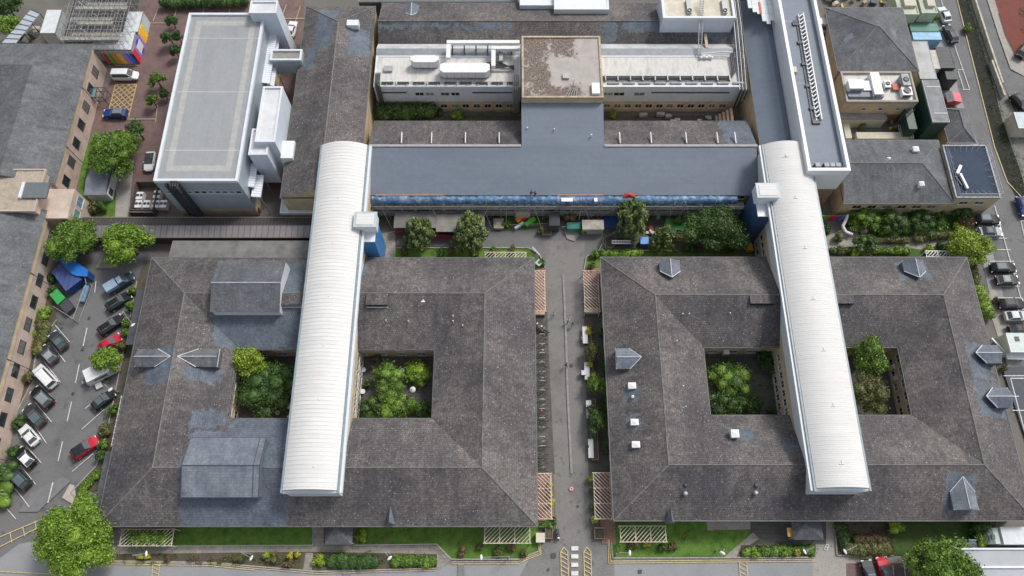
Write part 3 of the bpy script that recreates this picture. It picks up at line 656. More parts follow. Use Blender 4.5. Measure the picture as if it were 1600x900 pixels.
# low vent boxes either side of the curved wings
def vent_box(parent, a, z=9.05):
    x0, x1, y0, y1 = rect(*a, z); b = B(); b.box(x0, x1, y0, 45.25, z-2.0, z, T_BROWN); b.box(x0+.1, x1-.1, y0-.05, y0-.005, z-0.8, z-.2, GLASS)
    b.box(x0, x1, y0-.16, y0-.055, z-1.05, z-.85, WHITEMETAL); b.build('roof_vent_box', None, parent)
for a in ((571,605,462,476),(437,471,462,476)): vent_box(blkL, a)
for a in ((1173,1212,462,474),(1305,1336,462,474)): vent_box(blkR, a)
for blk, a in ()[:0] and ((blkL,(556,592,712,730)),(blkL,(425,447,712,730)),(blkR,(1207,1247,706,728)),(blkR,(1352,1388,706,724))):
    x0, x1, y0, y1 = rect(*a, 9.1); b = B(); b.add([(x0,y0-1.2,8.55),(x1,y0-1.2,8.55),(x1,y1,9.25),(x0,y1,9.25),(x0,y0-1.2,7.6),(x1,y0-1.2,7.6),(x1,y1+1,7.6),(x0,y1+1,7.6)], [(0,1,2,3),(4,5,1,0),(5,6,2,1),(7,4,0,3),(3,2,6,7)])
    b.build('raised_roof_bay', T_BROWN, blk)
def skylight(parent, px, py, w, d, z, mat=None):
    x, y = at(px, py, z); b = B(); b.box(x-w/2, x+w/2, y-d/2, y+d/2, z-.9, z-.08); b.add([(x-w/2+.1,y-d/2+.1,z-.08),(x+w/2-.1,y-d/2+.1,z-.08),(x+w/2-.1,y+d/2-.1,z-.08),(x-w/2+.1,y+d/2-.1,z-.08),(x,y,z+.08)], [(0,1,4),(1,2,4),(2,3,4),(3,0,4)])
    b.build('skylight', mat or WHITEMETAL, parent)
for px, py in ((988,602),(992,659),(994,694)): skylight(blkR, px, py, 1.2, 0.95, 7.7)
skylight(blkR, 1149, 677, 1.2, 1.2, 8.3); skylight(blkL, 661, 469, .6, .6, 8.6); skylight(blkR, 989, 619, .35, .35, 7.9)
for i, (px, py) in enumerate([(1071,745),(1071,758),(1071,771),(1181,745),(1181,758),(1181,770)]):
    x, y = at(px, py, 7.6); b = B(); b.tube((x,y,6.0),(x,y,7.7),.26,10); b.tube((x,y,7.7),(x,y,7.95),.36,10,r2=.2)
    b.build('flue', GALV if i%3 != 1 else DARKMETAL, blkR)
pip = B(); 
for px, py, zz in ((603,500,8.2),(638,501,8.2),(708,493,8.2),(708,501,8.2),(717,541,7),(723,508,8),(1067,490,8),(1077,490,8),(1068,603,7.3),(1072,635,7.3),(1141,489,8),(1058,532,8.3)):
    x, y = at(px, py, zz); pip.tube((x,y,zz-1.5),(x,y,zz+.1),.09,6)
pip.build('vent_pipe', WHITEMETAL, blkL)
# side lean-to strips, west flank
lt = B(); x0, y0 = at(155,812,3); lt.add([(-63.6,9.0,2.9),(-61.3,9.0,3.6),(-61.3,21.0,3.6),(-63.6,21.0,2.9)], [(0,1,2,3)]); lt.box(-63.5,-61.4,9.1,20.9,0,2.85)
lt.build('lean_to', T_DARK, blkL)
lt = B(); lt.add([(-64.0,38.5,2.9),(-61.4,38.5,3.5),(-61.4,48.5,3.5),(-64.0,48.5,2.9)], [(0,1,2,3)]); lt.box(-63.9,-61.5,38.6,48.4,0,2.85)
lt.build('lean_to', plain('dark_felt',(0.075,0.078,0.088),0.8), blkL)
lt = B(); lt.add([(-59,53.4,4.4),(-33,53.4,4.4),(-33,57.2,4.0),(-59,57.2,4.0)], [(0,1,2,3)]); lt.box(-58.9,-33,53.4,57.1,0,3.95)
lt.build('lean_to', plain('grey_felt',(0.16,0.16,0.155),0.85,var=0.25,scale=.6), blkL)
tr = B()
for k in range(9): tr.box(-62.9,-61.3,22.0+k*.95,22.12+k*.95,3.0,3.1)
tr.box(-62.9,-62.8,21.8,30,2.9,3.0); tr.build('glazing_bars', WHITEMETAL, blkL)

# ---- long wings with curved white metal roofs
def arch(b, x0, x1, y0, y1, ze, rise, n=14, t=0.0):
    xm = (x0+x1)/2; hw = (x1-x0)/2
    P = [(xm+hw*math.cos(math.pi-math.pi*i/n)*1.0, ze+rise*math.sin(math.pi*i/n)**0.85) for i in range(n+1)]
    # gentle barrel: circular arc
    R = (hw*hw+rise*rise)/(2*rise); a0 = math.asin(hw/R)
    P = [(xm+R*math.sin(-a0+2*a0*i/n), ze+R*math.cos(-a0+2*a0*i/n)-R+rise) for i in range(n+1)]
    vs = [(x, y0, z) for x, z in P]+[(x, y1, z) for x, z in P]
    b.add(vs, [(i, i+1, n+2+i, n+1+i) for i in range(n)]); return P
def curved_wing(label, x0, x1, y0, y1, side):
    r = root('curved_roof_wing', label, (x0+x1)/2, (y0+y1)/2)
    ze, rise = 11.6, 1.15
    b = B(); P = arch(b, x0, x1, y0, y1, ze, rise); b.build('curved_roof', CURVED, r, smooth=True)
    s = B(); y = y0+0.4
    while y < y1:                                   # standing seams
        for (xa, za), (xb, zb) in zip(P[:-1], P[1:]): s.add([(xa,y-.03,za+.01),(xb,y-.03,zb+.01),(xb,y-.03,zb+.03),(xa,y-.03,za+.03),(xa,y+.03,za+.01),(xb,y+.03,zb+.01),(xb,y+.03,zb+.03),(xa,y+.03,za+.03)], [(0,1,2,3),(7,6,5,4),(3,2,6,7)])
        y += 0.62
    s.build('standing_seam', plain('seam_white', (0.64,0.635,0.62), 0.5, var=0.03), r)
    e = B()
    for yy in (y0-.02, y1+.02):                     # end fascias
        e = B()
        vs = [(x, yy, z) for x, z in P]+[(x, yy, ze-0.55) for x, z in P]; n = len(P)-1
        e.add(vs, [(i, i+1, n+2+i, n+1+i) for i in range(n)])
        e.build('end_fascia', plain('fascia_grey', (0.50,0.55,0.57), 0.5, var=0.08), r)
    e = B(); e.box(x0-.1, x1+.1, y0-.45, y0-.05, ze-.75, ze-.45)
    e.build('end_sill', plain('fascia_grey', (0.50,0.55,0.57), 0.5, var=0.08), r)
    gtr = B()
    for xe, sg in ((x0, -1), (x1, 1)):
        gtr.box(min(xe, xe+sg*.32), max(xe, xe+sg*.32), y0-.4, y1, ze-.28, ze-.06)
    gtr.build('gutter', plain('blue_grey_gutter', (0.22,0.28,0.31), 0.4, var=0.15), r)
    sk = B(); sx = x1 if side == 'e' else x0; sg = 1 if side == 'e' else -1    # outer white cornice on the inward side
    sk.box(min(sx+sg*.34, sx+sg*.72), max(sx+sg*.34, sx+sg*.72), y0-.3, y1, ze-.9, ze-.32)
    sk.build('cornice', WHITEPANEL, r)
    w = B(); walls(w, x0+.05, x1-.05, y0-.3, y1-.1, 6.7, ze-.2, WHITEPANEL); walls(w, x0+.02, x1-.02, y0+.5, y1, 0, 6.7, BUFF)
    w.build('wall', None, r)
    for z in (1.6, 4.4):
        for fc, xx in (('E', x1-.02), ('W', x0+.02)):
            row(r, fc, xx, 26.3, 36.6, 7, z, 1.1, 1.3)
            row(r, fc, xx, 54, 64, 7, z, 1.0, 1.3)
    # raised roof pod and stair tower on the side facing the promenade
    if side == 'e': tx0, tx1, ty0, ty1, qx0, qx1, qy0, qy1 = -24.85, -22.6, 53.9, 58.2, -25.6, -22.1, 55.4, 57.9
    else: tx0, tx1, ty0, ty1, qx0, qx1, qy0, qy1 = 41.0, 43.25, 58.6, 63.7, 40.5, 44.1, 60.8, 63.3
    p = B(); p.box(qx0, qx1, qy0, qy1, 10.52, 12.8); p.build('roof_pod', WHITEPANEL, r)
    q = B(); q.box(qx0-.12, qx1+.12, qy0-.15, qy1+.15, 12.81, 12.97); q.build('pod_frame', plain('pod_grey', (0.42,0.48,0.49), 0.5), r)
    q = B(); q.box(qx0+.35, qx1-.35, qy0+.25, qy1-.25, 12.98, 13.04); q.build('pod_roof', CURVED, r)
    p = B(); p.box(tx0, tx1, ty0, ty1, 0, 10.3, plain('blue_cladding', (0.045,0.20,0.45), 0.45, var=0.15) if side == 'e' else plain('navy_cladding', (0.03,0.075,0.16), 0.5)); p.build('stair_tower', None, r)
    p = B(); p.box(tx0-.05, tx1+.1, ty0-.1, ty1+.1, 10.31, 10.5); p.build('stair_tower_roof', WHITEPANEL, r)
    return r
wingL = curved_wing('long three storey wing with a curved white metal roof and bright blue stair tower', -32.6, -24.9, 14.0, 71.8, 'e')
wingR = curved_wing('long three storey wing with a curved white metal roof and dark navy stair tower', 43.3, 50.8, 14.3, 71.9, 'w')
for k, (px, py) in enumerate([(1271,468),(1287,548),(1302,635),(1315,725),(1228,245),(1243,310),(1258,388)]):
    x, y = at(px, py, 12.7); b = B(); b.box(x-.35, x+.35, y-.03, y+.03, 12.5, 12.85); b.box(x+.0, x+.06, y-.03, y+.5, 12.5, 12.85); b.build('roof_anchor', WHITEMETAL, wingR)
for k, (px, py) in enumerate([(513,463),(505,540),(498,625),(490,730),(533,243),(528,310),(520,380)]):
    x, y = at(px, py, 12.7); b = B(); b.box(x-.2, x+.2, y-.03, y+.03, 12.5, 12.8); b.box(x+.0, x+.05, y-.03, y+.35, 12.5, 12.8); b.build('roof_anchor', WHITEMETAL, wingL)

# ---- generic gable / hip building
def gable(name, label, x0, x1, y0, y1, ze, zr, axis, tile, wall, hip=(0,0), ridge=None, patches=None, zb=0, over=0.35, cat='building', parent=None, ridge_cap=True):
    r = parent or root(name, label, (x0+x1)/2, (y0+y1)/2, cat)
    b = B()
    if axis == 'x':
        m = ridge if ridge is not None else (y0+y1)/2; a, c = (x0+hip[0], m, zr), (x1-hip[1], m, zr)
        b.grid((x0,y0,ze),(x1,y0,ze),c,a,.8); b.grid((x1,y1,ze),(x0,y1,ze),a,c,.8)
        ends = [((x0,y1,ze),(x0,y0,ze),a,hip[0]), ((x1,y0,ze),(x1,y1,ze),c,hip[1])]
    else:
        m = ridge if ridge is not None else (x0+x1)/2; a, c = (m, y0+hip[0], zr), (m, y1-hip[1], zr)
        b.grid((x0,y1,ze),(x0,y0,ze),a,c,.8); b.grid((x1,y0,ze),(x1,y1,ze),c,a,.8)
        ends = [((x0,y0,ze),(x1,y0,ze),a,hip[0]), ((x1,y1,ze),(x0,y1,ze),c,hip[1])]
    w = B(); i = over
    w.box(x0+i, x1-i, y0+i, y1-i, zb, ze-.02, wall)
    for p, q, t, h in ends:
        if h: b.grid(p, q, t, t, .8)
        else:
            ix = (i if p[0] == x0 and q[0] == x0 else (-i if p[0] == x1 and q[0] == x1 else 0)); iy = (i if p[1] == y0 and q[1] == y0 else (-i if p[1] == y1 and q[1] == y1 else 0))
            w.add([(p[0]+ix,p[1]+iy,ze-.1),(q[0]+ix,q[1]+iy,ze-.1),(t[0]+ix,t[1]+iy,zr-.15)], [(0,1,2)], wall)
    b.build('roof', tile, r, patches=patches)
    w.build('wall', None, r)
    if ridge_cap:
        rc = B(); rc.tube(a, c, .12, 6)
        for (p, q, t, h) in ends:
            if h: rc.tube(p, t, .1, 6); rc.tube(q, t, .1, 6)
        rc.build('ridge_tiles', MATS['ridge_tile'], r)
    gt = B(); gt.box(x0-.1, x1+.1, y0-.12, y0-.01, ze-.15, ze-.01); gt.box(x0-.1, x1+.1, y1+.01, y1+.12, ze-.15, ze-.01); gt.box(x0-.12, x0-.01, y0, y1, ze-.15, ze-.01); gt.box(x1+.01, x1+.12, y0, y1, ze-.15, ze-.01)
    gt.build('gutter', MATS['gutter_grey'], r)
    return r
def flat(name, label, x0, x1, y0, y1, z, wall, roof, ph=0.5, pw=0.35, pmat=None, zb=0, parent=None, cat='building', lower=None, zl=0):
    r = parent or root(name, label, (x0+x1)/2, (y0+y1)/2, cat)
    w = B()
    w.box(x0+.02, x1-.02, y0+.02, y1-.02, max(zb, zl), z-.02, wall)
    if lower: w.box(x0+.12, x1-.12, y0+.12, y1-.12, zb, zl, lower)
    w.build('wall', None, r)
    b = B(); b.grid((x0+pw,y0+pw,z+.01),(x1-pw,y0+pw,z+.01),(x1-pw,y1-pw,z+.01),(x0+pw,y1-pw,z+.01),.8) if roof is MOSSDECK else b.add([(x0+pw,y0+pw,z+.01),(x1-pw,y0+pw,z+.01),(x1-pw,y1-pw,z+.01),(x0+pw,y1-pw,z+.01)], [(0,1,2,3)]); b.build('flat_roof', roof, r, patches=[(1,7.0,80,95.5),(6.5,12,89.5,95.5),(1,12.5,80,84)] if roof is MOSSDECK else None)
    p = B(); parapet(p, x0, x1, y0, y1, z-.3, z+ph, pw); p.build('parapet', pmat or PARAPET, r)
    return r

# ---- central north range: T shaped blue-grey roof with scaffold along its south eaves
r = root('central_range', 'central T shaped range with a smooth blue grey roof behind the scaffolding', 8, 73)
b = B(); b.grid((-25.0,65.3,5.6),(43.2,65.3,5.6),(43.2,73.5,8.7),(-25.0,73.5,8.7),1.0); b.add([(1.7,73.5,8.7),(16.2,73.5,8.7),(16.2,80.9,11.0),(1.7,80.9,11.0)], [(0,1,2,3)])
b.build('membrane_roof', SLATEFELT, r)
b = B(); b.grid((1.65,81.0,5.6),(-25.4,81.0,5.6),(-25.4,73.5,8.65),(1.65,73.5,8.65),.8); b.build('tiled_roof', T_BROWN, r)
b = B(); b.grid((43.3,81.0,5.6),(16.25,81.0,5.6),(16.25,73.5,8.65),(43.3,73.5,8.65),.8)
b.build('tiled_roof', T_BROWN, r, patches=[(38,44,73,82)])
b = B(); b.box(-25,43.2,65.7,80.6,0,5.5,BUFF); b.box(1.75,16.15,73.6,80.9,5.5,8.5,BUFF)
b.add([(1.72,73.5,8.6),(1.72,80.9,10.95),(1.72,80.9,5.5),(1.72,73.5,5.5)], [(0,1,2,3)], BUFF); b.add([(16.18,73.5,8.6),(16.18,80.9,10.95),(16.18,80.9,5.5),(16.18,73.5,5.5)], [(3,2,1,0)], BUFF)
b.build('wall', None, r)
row(r, 'S', 65.69, -24, 42, 22, 1.7, 1.8, 1.3); row(r, 'S', 65.69, -24, 42, 22, 4.2, 1.8, 1.2)
b = B(); b.box(-25.2,1.6,73.3,73.75,8.62,8.82); b.box(16.3,43.3,73.3,73.75,8.62,8.82); b.build('ridge_capping', plain('capping',(0.33,0.32,0.31),.8), r)
for px in (627,674,727,780,969,1018,1073,1122,1150): 
    x, y0_ = at(px, 224, 8.6); _, y1_ = at(px, 211, 7.8); b = B(); b.box(x-.07,x+.07,y0_,y1_,8.2,8.75); b.build('roof_batten', WHITEMETAL, r)
for px, py in ((824,201),(866,203),(924,212)):
    x, y = at(px, py, 9.6); b = B(); b.tube((x,y,9.2),(x,y,10.0),.12,6); b.build('roof_fixing', WHITEMETAL, r)
# slate-coloured dots etc. north wings
wwp = [wr(542,572,40,82,z=9.5), wr(488,520,10,75,z=9.5), wr(476,492,75,110,z=8)]
WW = gable('west_range', 'tall brown tiled range with a buff brick east wall, left of the rooftop plant', -40.0, -26.6, 63.7, 106.2, 7.6, 10.6, 'y', T_BROWN, BUFF, hip=(0,6.5), patches=wwp, over=.08, ridge=-32.6)
row(WW, 'S', 63.93, -39.5, -33.5, 3, 3.0, 1.2, 1.2)
RW = gable('east_range', 'tall blue slate range with buff west wall beside the white parapet block', 44.2, 52.0, 64.5, 107.0, 7.8, 9.6, 'y', SLATEFELT, BUFF, hip=(0,0), over=.08, ridge_cap=False)
p = B(); x, y = at(551, 36, 10.3); p.box(x-1.1,x+1.1,y-.6,y+.7,9.2,10.4); p.build('roof_pod', WHITEPANEL, WW)
NR = gable('north_range', 'long brown tiled range along the top of the photo behind the rooftop plant', -25.6, 44.0, 97.6, 108.2, 6.4, 8.7, 'x', T_BROWN, BUFF, ridge=101.6, patches=[wr(590,800,38,44,z=8.4), wr(835,960,5,14,z=8), wr(945,965,38,62,z=7.4), wr(975,1090,38,52,z=7.4), wr(1090,1160,38,60,z=7.2)])
for px, z_ in ((643,8.0),):
    x, y = at(px, 16, 7.8); pyramid_dormer(NR, x, y, 3.2, 2.8, 6, 8.2, 'n')
# white roofed hall and annex at the very top edge
flat('north_annex', 'white roofed annex at the top edge, left of the white plant room', *rect(812,950,-30,7,8.5), 8.2, WHITEPANEL, WHITEPANEL, .1)
b = flat('north_annex', 'wide white sheeted roof reaching lowest over the tiles at the top edge', *rect(866,952,-20,14,9.2), 9.0, WHITEPANEL, WHITEPANEL, .1)
PR = flat('roof_plant_room', 'pale clad roof plant room with a cream deck at the top edge', *rect(1036,1150,-12,28,11.5), 11.0, CLADW, plain('cream_deck',(0.56,0.52,0.42),.8,var=.2,scale=.6), .5, .45, PARAPET)
flat('dark_canopy_roof', 'dark flat roof with a dark gap, at the top edge right of the left tower', *rect(560,810,-25,3,5), 5.0, DARKMETAL, plain('dark_roof',(0.06,0.07,0.08),.7,var=.4), .15, .2, GREYMETAL)

# ---- plant roofs between the ranges
for nm, x0, x1, lab in (('plant_deck', -25.6, 1.6, 'pale flat roofed plant deck with white air handling units'), ('plant_deck', 16.2, 42.4, 'pale flat roofed plant deck with a black pipe run along it')):
    r = flat(nm, lab, x0, x1, 87.0, 94.2, 7.6, CLADW, ROOFPALE, .12, .3, PARAPET, lower=BUFF, zl=3.3)
    b = B(); b.add([(x0,94.2,7.75),(x1,94.2,7.75),(x1,95.6,8.0),(x0,95.6,8.0)], [(0,1,2,3)], GREYMETAL); b.add([(x0,95.6,8.0),(x1,95.6,8.0),(x1,97.6,6.9),(x0,97.6,6.9)], [(0,1,2,3)], plain('pale_flashing2',(0.46,0.47,0.47),.6,var=.2,scale=.6)); b.box(x0,x1,94.3,97.5,0,6.8,BUFF)
    b.build('upstand', None, r)
    if x0 < 0:
        for px in (655,671,695,711): window(r, at(px,153,5.8)[0], 87.0, 5.6, 1.6, 1.0, 'S')
        for px0, px1 in ((595,635),(738,800)): 
            a, c = at(px0,151,5.8)[0], at(px1,151,5.8)[0]; bb = B(); bb.box(a,c,86.9,86.99,5.9,6.15); bb.build('louvre_strip', DARKMETAL, r)
    else:
        for px in (950,968,1000): window(r, at(px,153,5.8)[0], 87.0, 5.6, 2.0, 1.0, 'S')
        a, c = at(1018,151,5.8)[0], at(1140,151,5.8)[0]; bb = B(); bb.box(a,c,86.9,86.99,5.9,6.15); bb.build('louvre_strip', DARKMETAL, r)
    row(r, 'S', 87.1, x0+1, x1-1, 12, 1.8, 1.3, 1.2)
    bb = B()
    for k in range(9): bb.box(x0+1.5+k*2.9, x0+3.6+k*2.9, 87.6, 88.0, 7.62, 7.9)
    bb.build('edge_ballast', DARKMETAL if x0 < 0 else GREYMETAL, r)
BX = flat('mossy_roof_tower', 'square tower with a mossy brown gravel roof between the two plant decks', 1.75, 16.1, 80.95, 94.6, 12.3, BUFF, MOSSDECK, .25, .35, plain('weathered_coping',(0.42,0.34,0.25),.85,var=.3,scale=1))
x, y = at(884,119,12.6); b = B(); b.box(x-.55,x+.55,y-.5,y+.5,12.3,12.75); b.build('roof_hatch', GALV, BX)
x, y = at(931,137,13); b = B(); b.box(x-.7,x+.7,y-1.2,y+1.1,12.3,13.0); b.build('access_box', WHITEMETAL, BX)
b = B(); x, y = at(893,146,12.4)
for k in range(5): b.tube((x-1.2+k*.5,y-.7,12.4),(x-.2+k*.3,y+.9,12.8),.06,4)
b.tube((x+.3,y+1,12.4),(x+.3,y+1,15.2),.05,5); b.build('broken_mast', GALV, BX)

# ---- grey clad block, upper left, with its towers
GB = flat('grey_clad_block', 'large grey clad flat roofed block, upper left', -60.0, -45.9, 64.2, 100.2, 12.0, CLAD, ROOFGREY, .35, .45, PARAPET, lower=BUFF, zl=2.6)
b = B(); x0,x1,y0,y1 = -58.4,-47.4,66.3,98.6
for a in ((x0,x0+1.0,y0,y1),(x1-1.0,x1,y0,y1),(x0+1,x1-1,y0,y0+1.1),(x0+1,x1-1,y1-1.1,y1)): b.add([(a[0],a[2],12.016),(a[1],a[2],12.016),(a[1],a[3],12.016),(a[0],a[3],12.016)], [(0,1,2,3)])
b.build('walkway_strip', plain('pale_walkway',(0.36,0.36,0.345),.8,var=.12,scale=1), GB)
b = B(); 
for yy in (at(300,60,12)[1], at(300,144,12)[1], at(300,235,12)[1]): b.box(x0-.8,x1+.8,yy-.04,yy+.04,12.02,12.05)
b.build('roof_cable', WHITEMETAL, GB)
for k in range(11): window(GB, -58.9+k*1.2, 64.22, 8.6, .95, .9, 'S', glass=GLASS if k%3 else TEALGLASS)
b = B()
for k in range(3): b.box(-57.0+k*.42,-56.75+k*.42,63.0,64.1,1.0,12.6)
for k in range(14): b.box(-57.2,-55.8,62.9,64.15,1.5+k*.8,1.6+k*.8)
for k in range(3): b.box(-57.2-k*.1,-55.6+k*.2,62.2-k*.2,63.0,.5+k*.35,.7+k*.35,)
b.build('duct_riser', DARKMETAL, GB)
b = B(); b.box(-58.3,-57.9,63.7,64.15,1,11.6); b.build('downpipe', DARKMETAL, GB)
def sub(name, px, z, zb, lab=None):
    x0, x1, y0, y1 = rect(*px, z); w = B(); w.box(x0,x1,y0,y1,zb,z); w.build(name, CLADW, GB); w = B(); w.box(x0+.3,x1-.3,y0+.3,y1-.3,z+.005,z+.03); w.build(name+'_roof', plain('tower_roof_white',(0.60,0.61,0.62),.6,var=.12,scale=.6), GB)
    p = B(); parapet(p, x0-.05,x1+.05,y0-.05,y1+.05,z,z+.35,.35); p.build(name+'_parapet', PARAPET, GB); return x0,x1,y0,y1
sub('stair_tower', (390,432,3,22), 14.0, 0)
sub('lift_tower', (399,430,137,223), 12.5, 2.5)
sub('lift_lobby', (389,418,203,243), 11.5, 2.5)
x0,x1,y0,y1 = rect(422,471,79,96,9.0); w = B(); w.box(x0,x1,y0,y1,5.5,9.0); w.build('link_bridge', CLAD, GB); p = B(); parapet(p,x0,x1,y0,y1,9.0,9.4,.35); p.build('link_bridge_parapet', PARAPET, GB); p = B(); p.box(x0+.4,x1-.4,y0+.4,y1-.4,9.0,9.05); p.build('link_bridge_roof', plain('taupe_felt',(0.25,0.24,0.22),.8), GB)
p = B(); x0,x1,y0,y1 = rect(438,457,220,247,9.0); p.box(x0,x1,y0,y1,6,9.0); p.build('link_hood', WHITEPANEL, GB)
for a, z in (((407,421,42,130),8.5),((422,434,60,78),7.5),((418,428,105,134),7.2),((383,397,256,292),7.5),((393,407,274,308),6.5)):
    x0,x1,y0,y1 = rect(*a, z); p = B(); p.add([(x0,y0,z+.3),(x1,y0,z),(x1,y1,z),(x0,y1,z+.3),(x0,y0,z),(x1,y0,z-.3),(x1,y1,z-.3),(x0,y1,z)], [(0,1,2,3),(4,5,1,0),(5,6,2,1),(6,7,3,2),(7,4,0,3),(7,6,5,4)]); p.build('louvred_canopy', LOUVRE, GB)
    p = B()
    for xx, yy in ((x1-.2,y0+.2),(x1-.2,y1-.2)): p.tube((xx,yy,0),(xx,yy,z-.2),.08,6)
    p.build('canopy_post', GALV, GB)
flat('low_white_block', 'low white flat roofed block in front of the brown range, beside the left curved roof', *rect(437,492,310,333,3.2), 3.0, BUFF, plain('white_felt',(0.60,0.63,0.66),.6,var=.12,scale=.8), .25, .3, PARAPET)
p = B(); x0,x1,y0,y1 = rect(433,442,306,328,3.4)

# ---- white parapet block upper right
NW = flat('white_parapet_block', 'long white block with deep blue grey roof well and wide white parapet, upper right', 49.3, 56.4, 65.5, 122.0, 12.4, WHITEPANEL, SLATEFELT, 1.1, .55, plain('bright_white_coping',(0.72,0.74,0.76),.5,var=.03), lower=BROWNB, zl=7.4)
b = B()
for k in range(2): b.add([(50.2,84+k*14,12.42),(55.6,84+k*14,12.42),(55.6,84.25+k*14,12.42),(50.2,84.25+k*14,12.42)], [(0,1,2,3)])
b.build('membrane_seam', plain('membrane_seam',(0.2,0.24,0.29),.6), NW)
lad = thing('roof_light_rack', 'long narrow louvred rack down the middle of the upper right roof well', 'roof plant', (53,85,12.4))
b = B(); 
for k in range(27): b.obox((53.55-k*.012,99.2-k*.85),(52.85-k*.012,98.6-k*.85),.16,12.7,13.1)
b.build('louvre_blade', WHITEMETAL, lad)
b = B(); b.obox((53.7,99.5),(53.4,76),.18,12.6,13.15); b.obox((52.9,99.5),(52.6,76),.12,12.45,12.8); b.build('side_rail', WHITEMETAL, lad)
b = B(); b.obox((52.45,98),(52.0,75.6),.22,12.45,12.6); 
for k in range(5): b.box(51.9-k*.02,52.6,97.5-k*4.8,98.1-k*4.8,12.42,12.75)
b.box(51.6,52.8,97.0,97.8,12.42,12.7); b.box(51.9,53.2,75.4,76.3,12.42,12.75); b.build('pipe_tray', DARKMETAL, lad)
for k, px in enumerate((1277,1291,1300,1309)):
    x, y = at(px, 259, 12.8); t = thing('roof_fan_unit', ['small grey fan unit standing apart, leftmost in the blue roof well','small grey fan unit, second from the left in the blue roof well','small grey fan unit, third from the left in the blue roof well','small grey fan unit, rightmost at the south end of the blue roof well'][k], 'fan unit', (x,y,12.4), 0, 'fan units at the end of the roof well')
    b = B(); b.box(x-.4,x+.4,y-.35,y+.35,12.5,13.2); b.build('casing', GREYMETAL, t); b = B(); b.box(x-.52,x-.42,y-.3,y+.3,12.42,13.25); b.box(x-.4,x+.4,y-.5,y-.37,12.42,12.8); b.build('grille', DARKMETAL, t)
x, y = at(1240,108,13); b = B(); b.box(x-.6,x+.6,y-.6,y+.6,12.42,13.0); b.build('roof_hatch', CREAM, NW)
b = B()
for k in range(4): b.box(50.0,54.5,65.38,65.46,1.0+k*1.2,1.25+k*1.2)
b.build('balcony_rail', CREAM, NW)
sr = thing('sheeted_scaffold_roof', 'ragged white corrugated sheeting at the top edge, against the white parapet block', 'temporary roof', (46.5,108,9))
b = B(); random.seed(3)
xa, ya = at(1152,0,11); xb, yb = at(1214,38,11)
for k in range(7):
    x0 = 44.6+k*.75; yb_ = [102.6,101.6,101.2,99.4,98.8,99.6,99.0][k]; b.box(x0,x0+.72,yb_,116,10.9+.05*(k%2),11.0+.05*(k%2))
b.build('roof_sheet', lines_mat('corrugated_white',(0.62,0.65,0.66),(0.48,0.51,0.53),axis=1,period=2.2,width=.04,rough=.5,var=.12), sr)
b = B(); b.box(46.6,47.0,101.2,104,11.06,11.1); b.build('red_netting', plain('red_netting',(0.55,0.16,0.10),.8), sr)
b = B()
for x_ in (45,47.3,49): b.tube((x_,102.9,8.5),(x_,102.9,11),.05,6); b.tube((x_,112,8),(x_,112,11),.05,6)
b.build('pole', GALV, sr)
# ---- right-hand buildings
HP = gable('hip_roofed_house', 'square dark slate hip roofed building, upper right, in front of the pale green huts', 61.5, 76.7, 91.6, 106.9, 6.5, 9.6, 'x', T_DARK, BUFF, hip=(7.4,7.4), ridge=99.5, patches=[wr(1327,1338,46,56,z=9), wr(1394,1404,46,58,z=8.5)])
PA = flat('plant_annex', 'buff brick flat roofed annex crowded with white plant, below the slate hip roof', 61.9, 75.2, 84.6, 91.5, 6.0, BUFF, ROOFPALE, .5, .35, plain('stone_coping',(0.35,0.31,0.27),.8), lower=BROWNB, zl=2.5)
for k in range(3): window(PA, 66+k*3.2, 84.62, 4.2, .9, .7, 'S')
fe = thing('spiral_fire_escape', 'dark caged fire escape ladder down the corner of the plant annex', 'fire escape', (73.9,84,0))
b = B(); x, y = 73.8, 83.9
for k in range(14): b.torus((x,y-.05*k,.6+k*.42), .55, .05, 'z', 12, 4)
b.build('cage_hoop', DARKMETAL, fe); b = B()
for s in (-.25,.25): b.tube((x+s,y-.5,.2),(x+s,y+.3,6.8),.04,5)
b.build('ladder_rail', GALV, fe)
# plant on the annex roof
def plantbox(lab, px, z, h, mat, cat='roof plant', rz=0, fan=0, name='plant_unit', group=None):
    x0,x1,y0,y1 = rect(*px, z+h); cx, cy = (x0+x1)/2, (y0+y1)/2
    t = thing(name, lab, cat, (cx,cy,z), 0, group); b = B(); a = (x1-x0)/2; d = (y1-y0)/2
    c = .12*min(a,d)
    pr = [(cx-a+c,cy-d),(cx+a-c,cy-d),(cx+a,cy-d+c),(cx+a,cy+d-c),(cx+a-c,cy+d),(cx-a+c,cy+d),(cx-a,cy+d-c),(cx-a,cy-d+c)]
    b.prism(pr, z+.18, z+h); b.build('casing', mat, t)
    b = B()
    for sx in (-.8,.8):
        b.box(cx+a*sx-.08,cx+a*sx+.08,cy-d*.9,cy+d*.9,z,z+.17)
    b.build('support_frame', DARKMETAL, t)
    b = B(); b.box(cx-a*.8,cx+a*.8,cy-d-.03,cy-d-.004,z+.3,z+h*.8); b.build('grille', DARKMETAL if fan else GREYMETAL, t)
    for k in range(fan):
        fx = cx-a+(2*a)*(k+.5)/fan; b = B(); b.torus((fx,cy,z+h+.06), min(a/fan,d)*.7, .06, 'z', 14, 5); b.tube((fx,cy,z+h),(fx,cy,z+h+.1), min(a/fan,d)*.55, 12); b.build('fan', DARKMETAL, t)
    return t
plantbox('rounded pale green ducted unit at the left of the plant annex roof', (1328,1352,124,138), 6.0, 1.7, WHITEMETAL)
plantbox('long white ribbed duct casing across the plant annex roof', (1350,1372,126,141), 6.0, 1.0, WHITEPANEL)
plantbox('slate grey flat hood along the front of the plant annex roof', (1326,1382,141,151), 6.0, .7, plain('navy_hood',(0.12,0.14,0.18),.5))
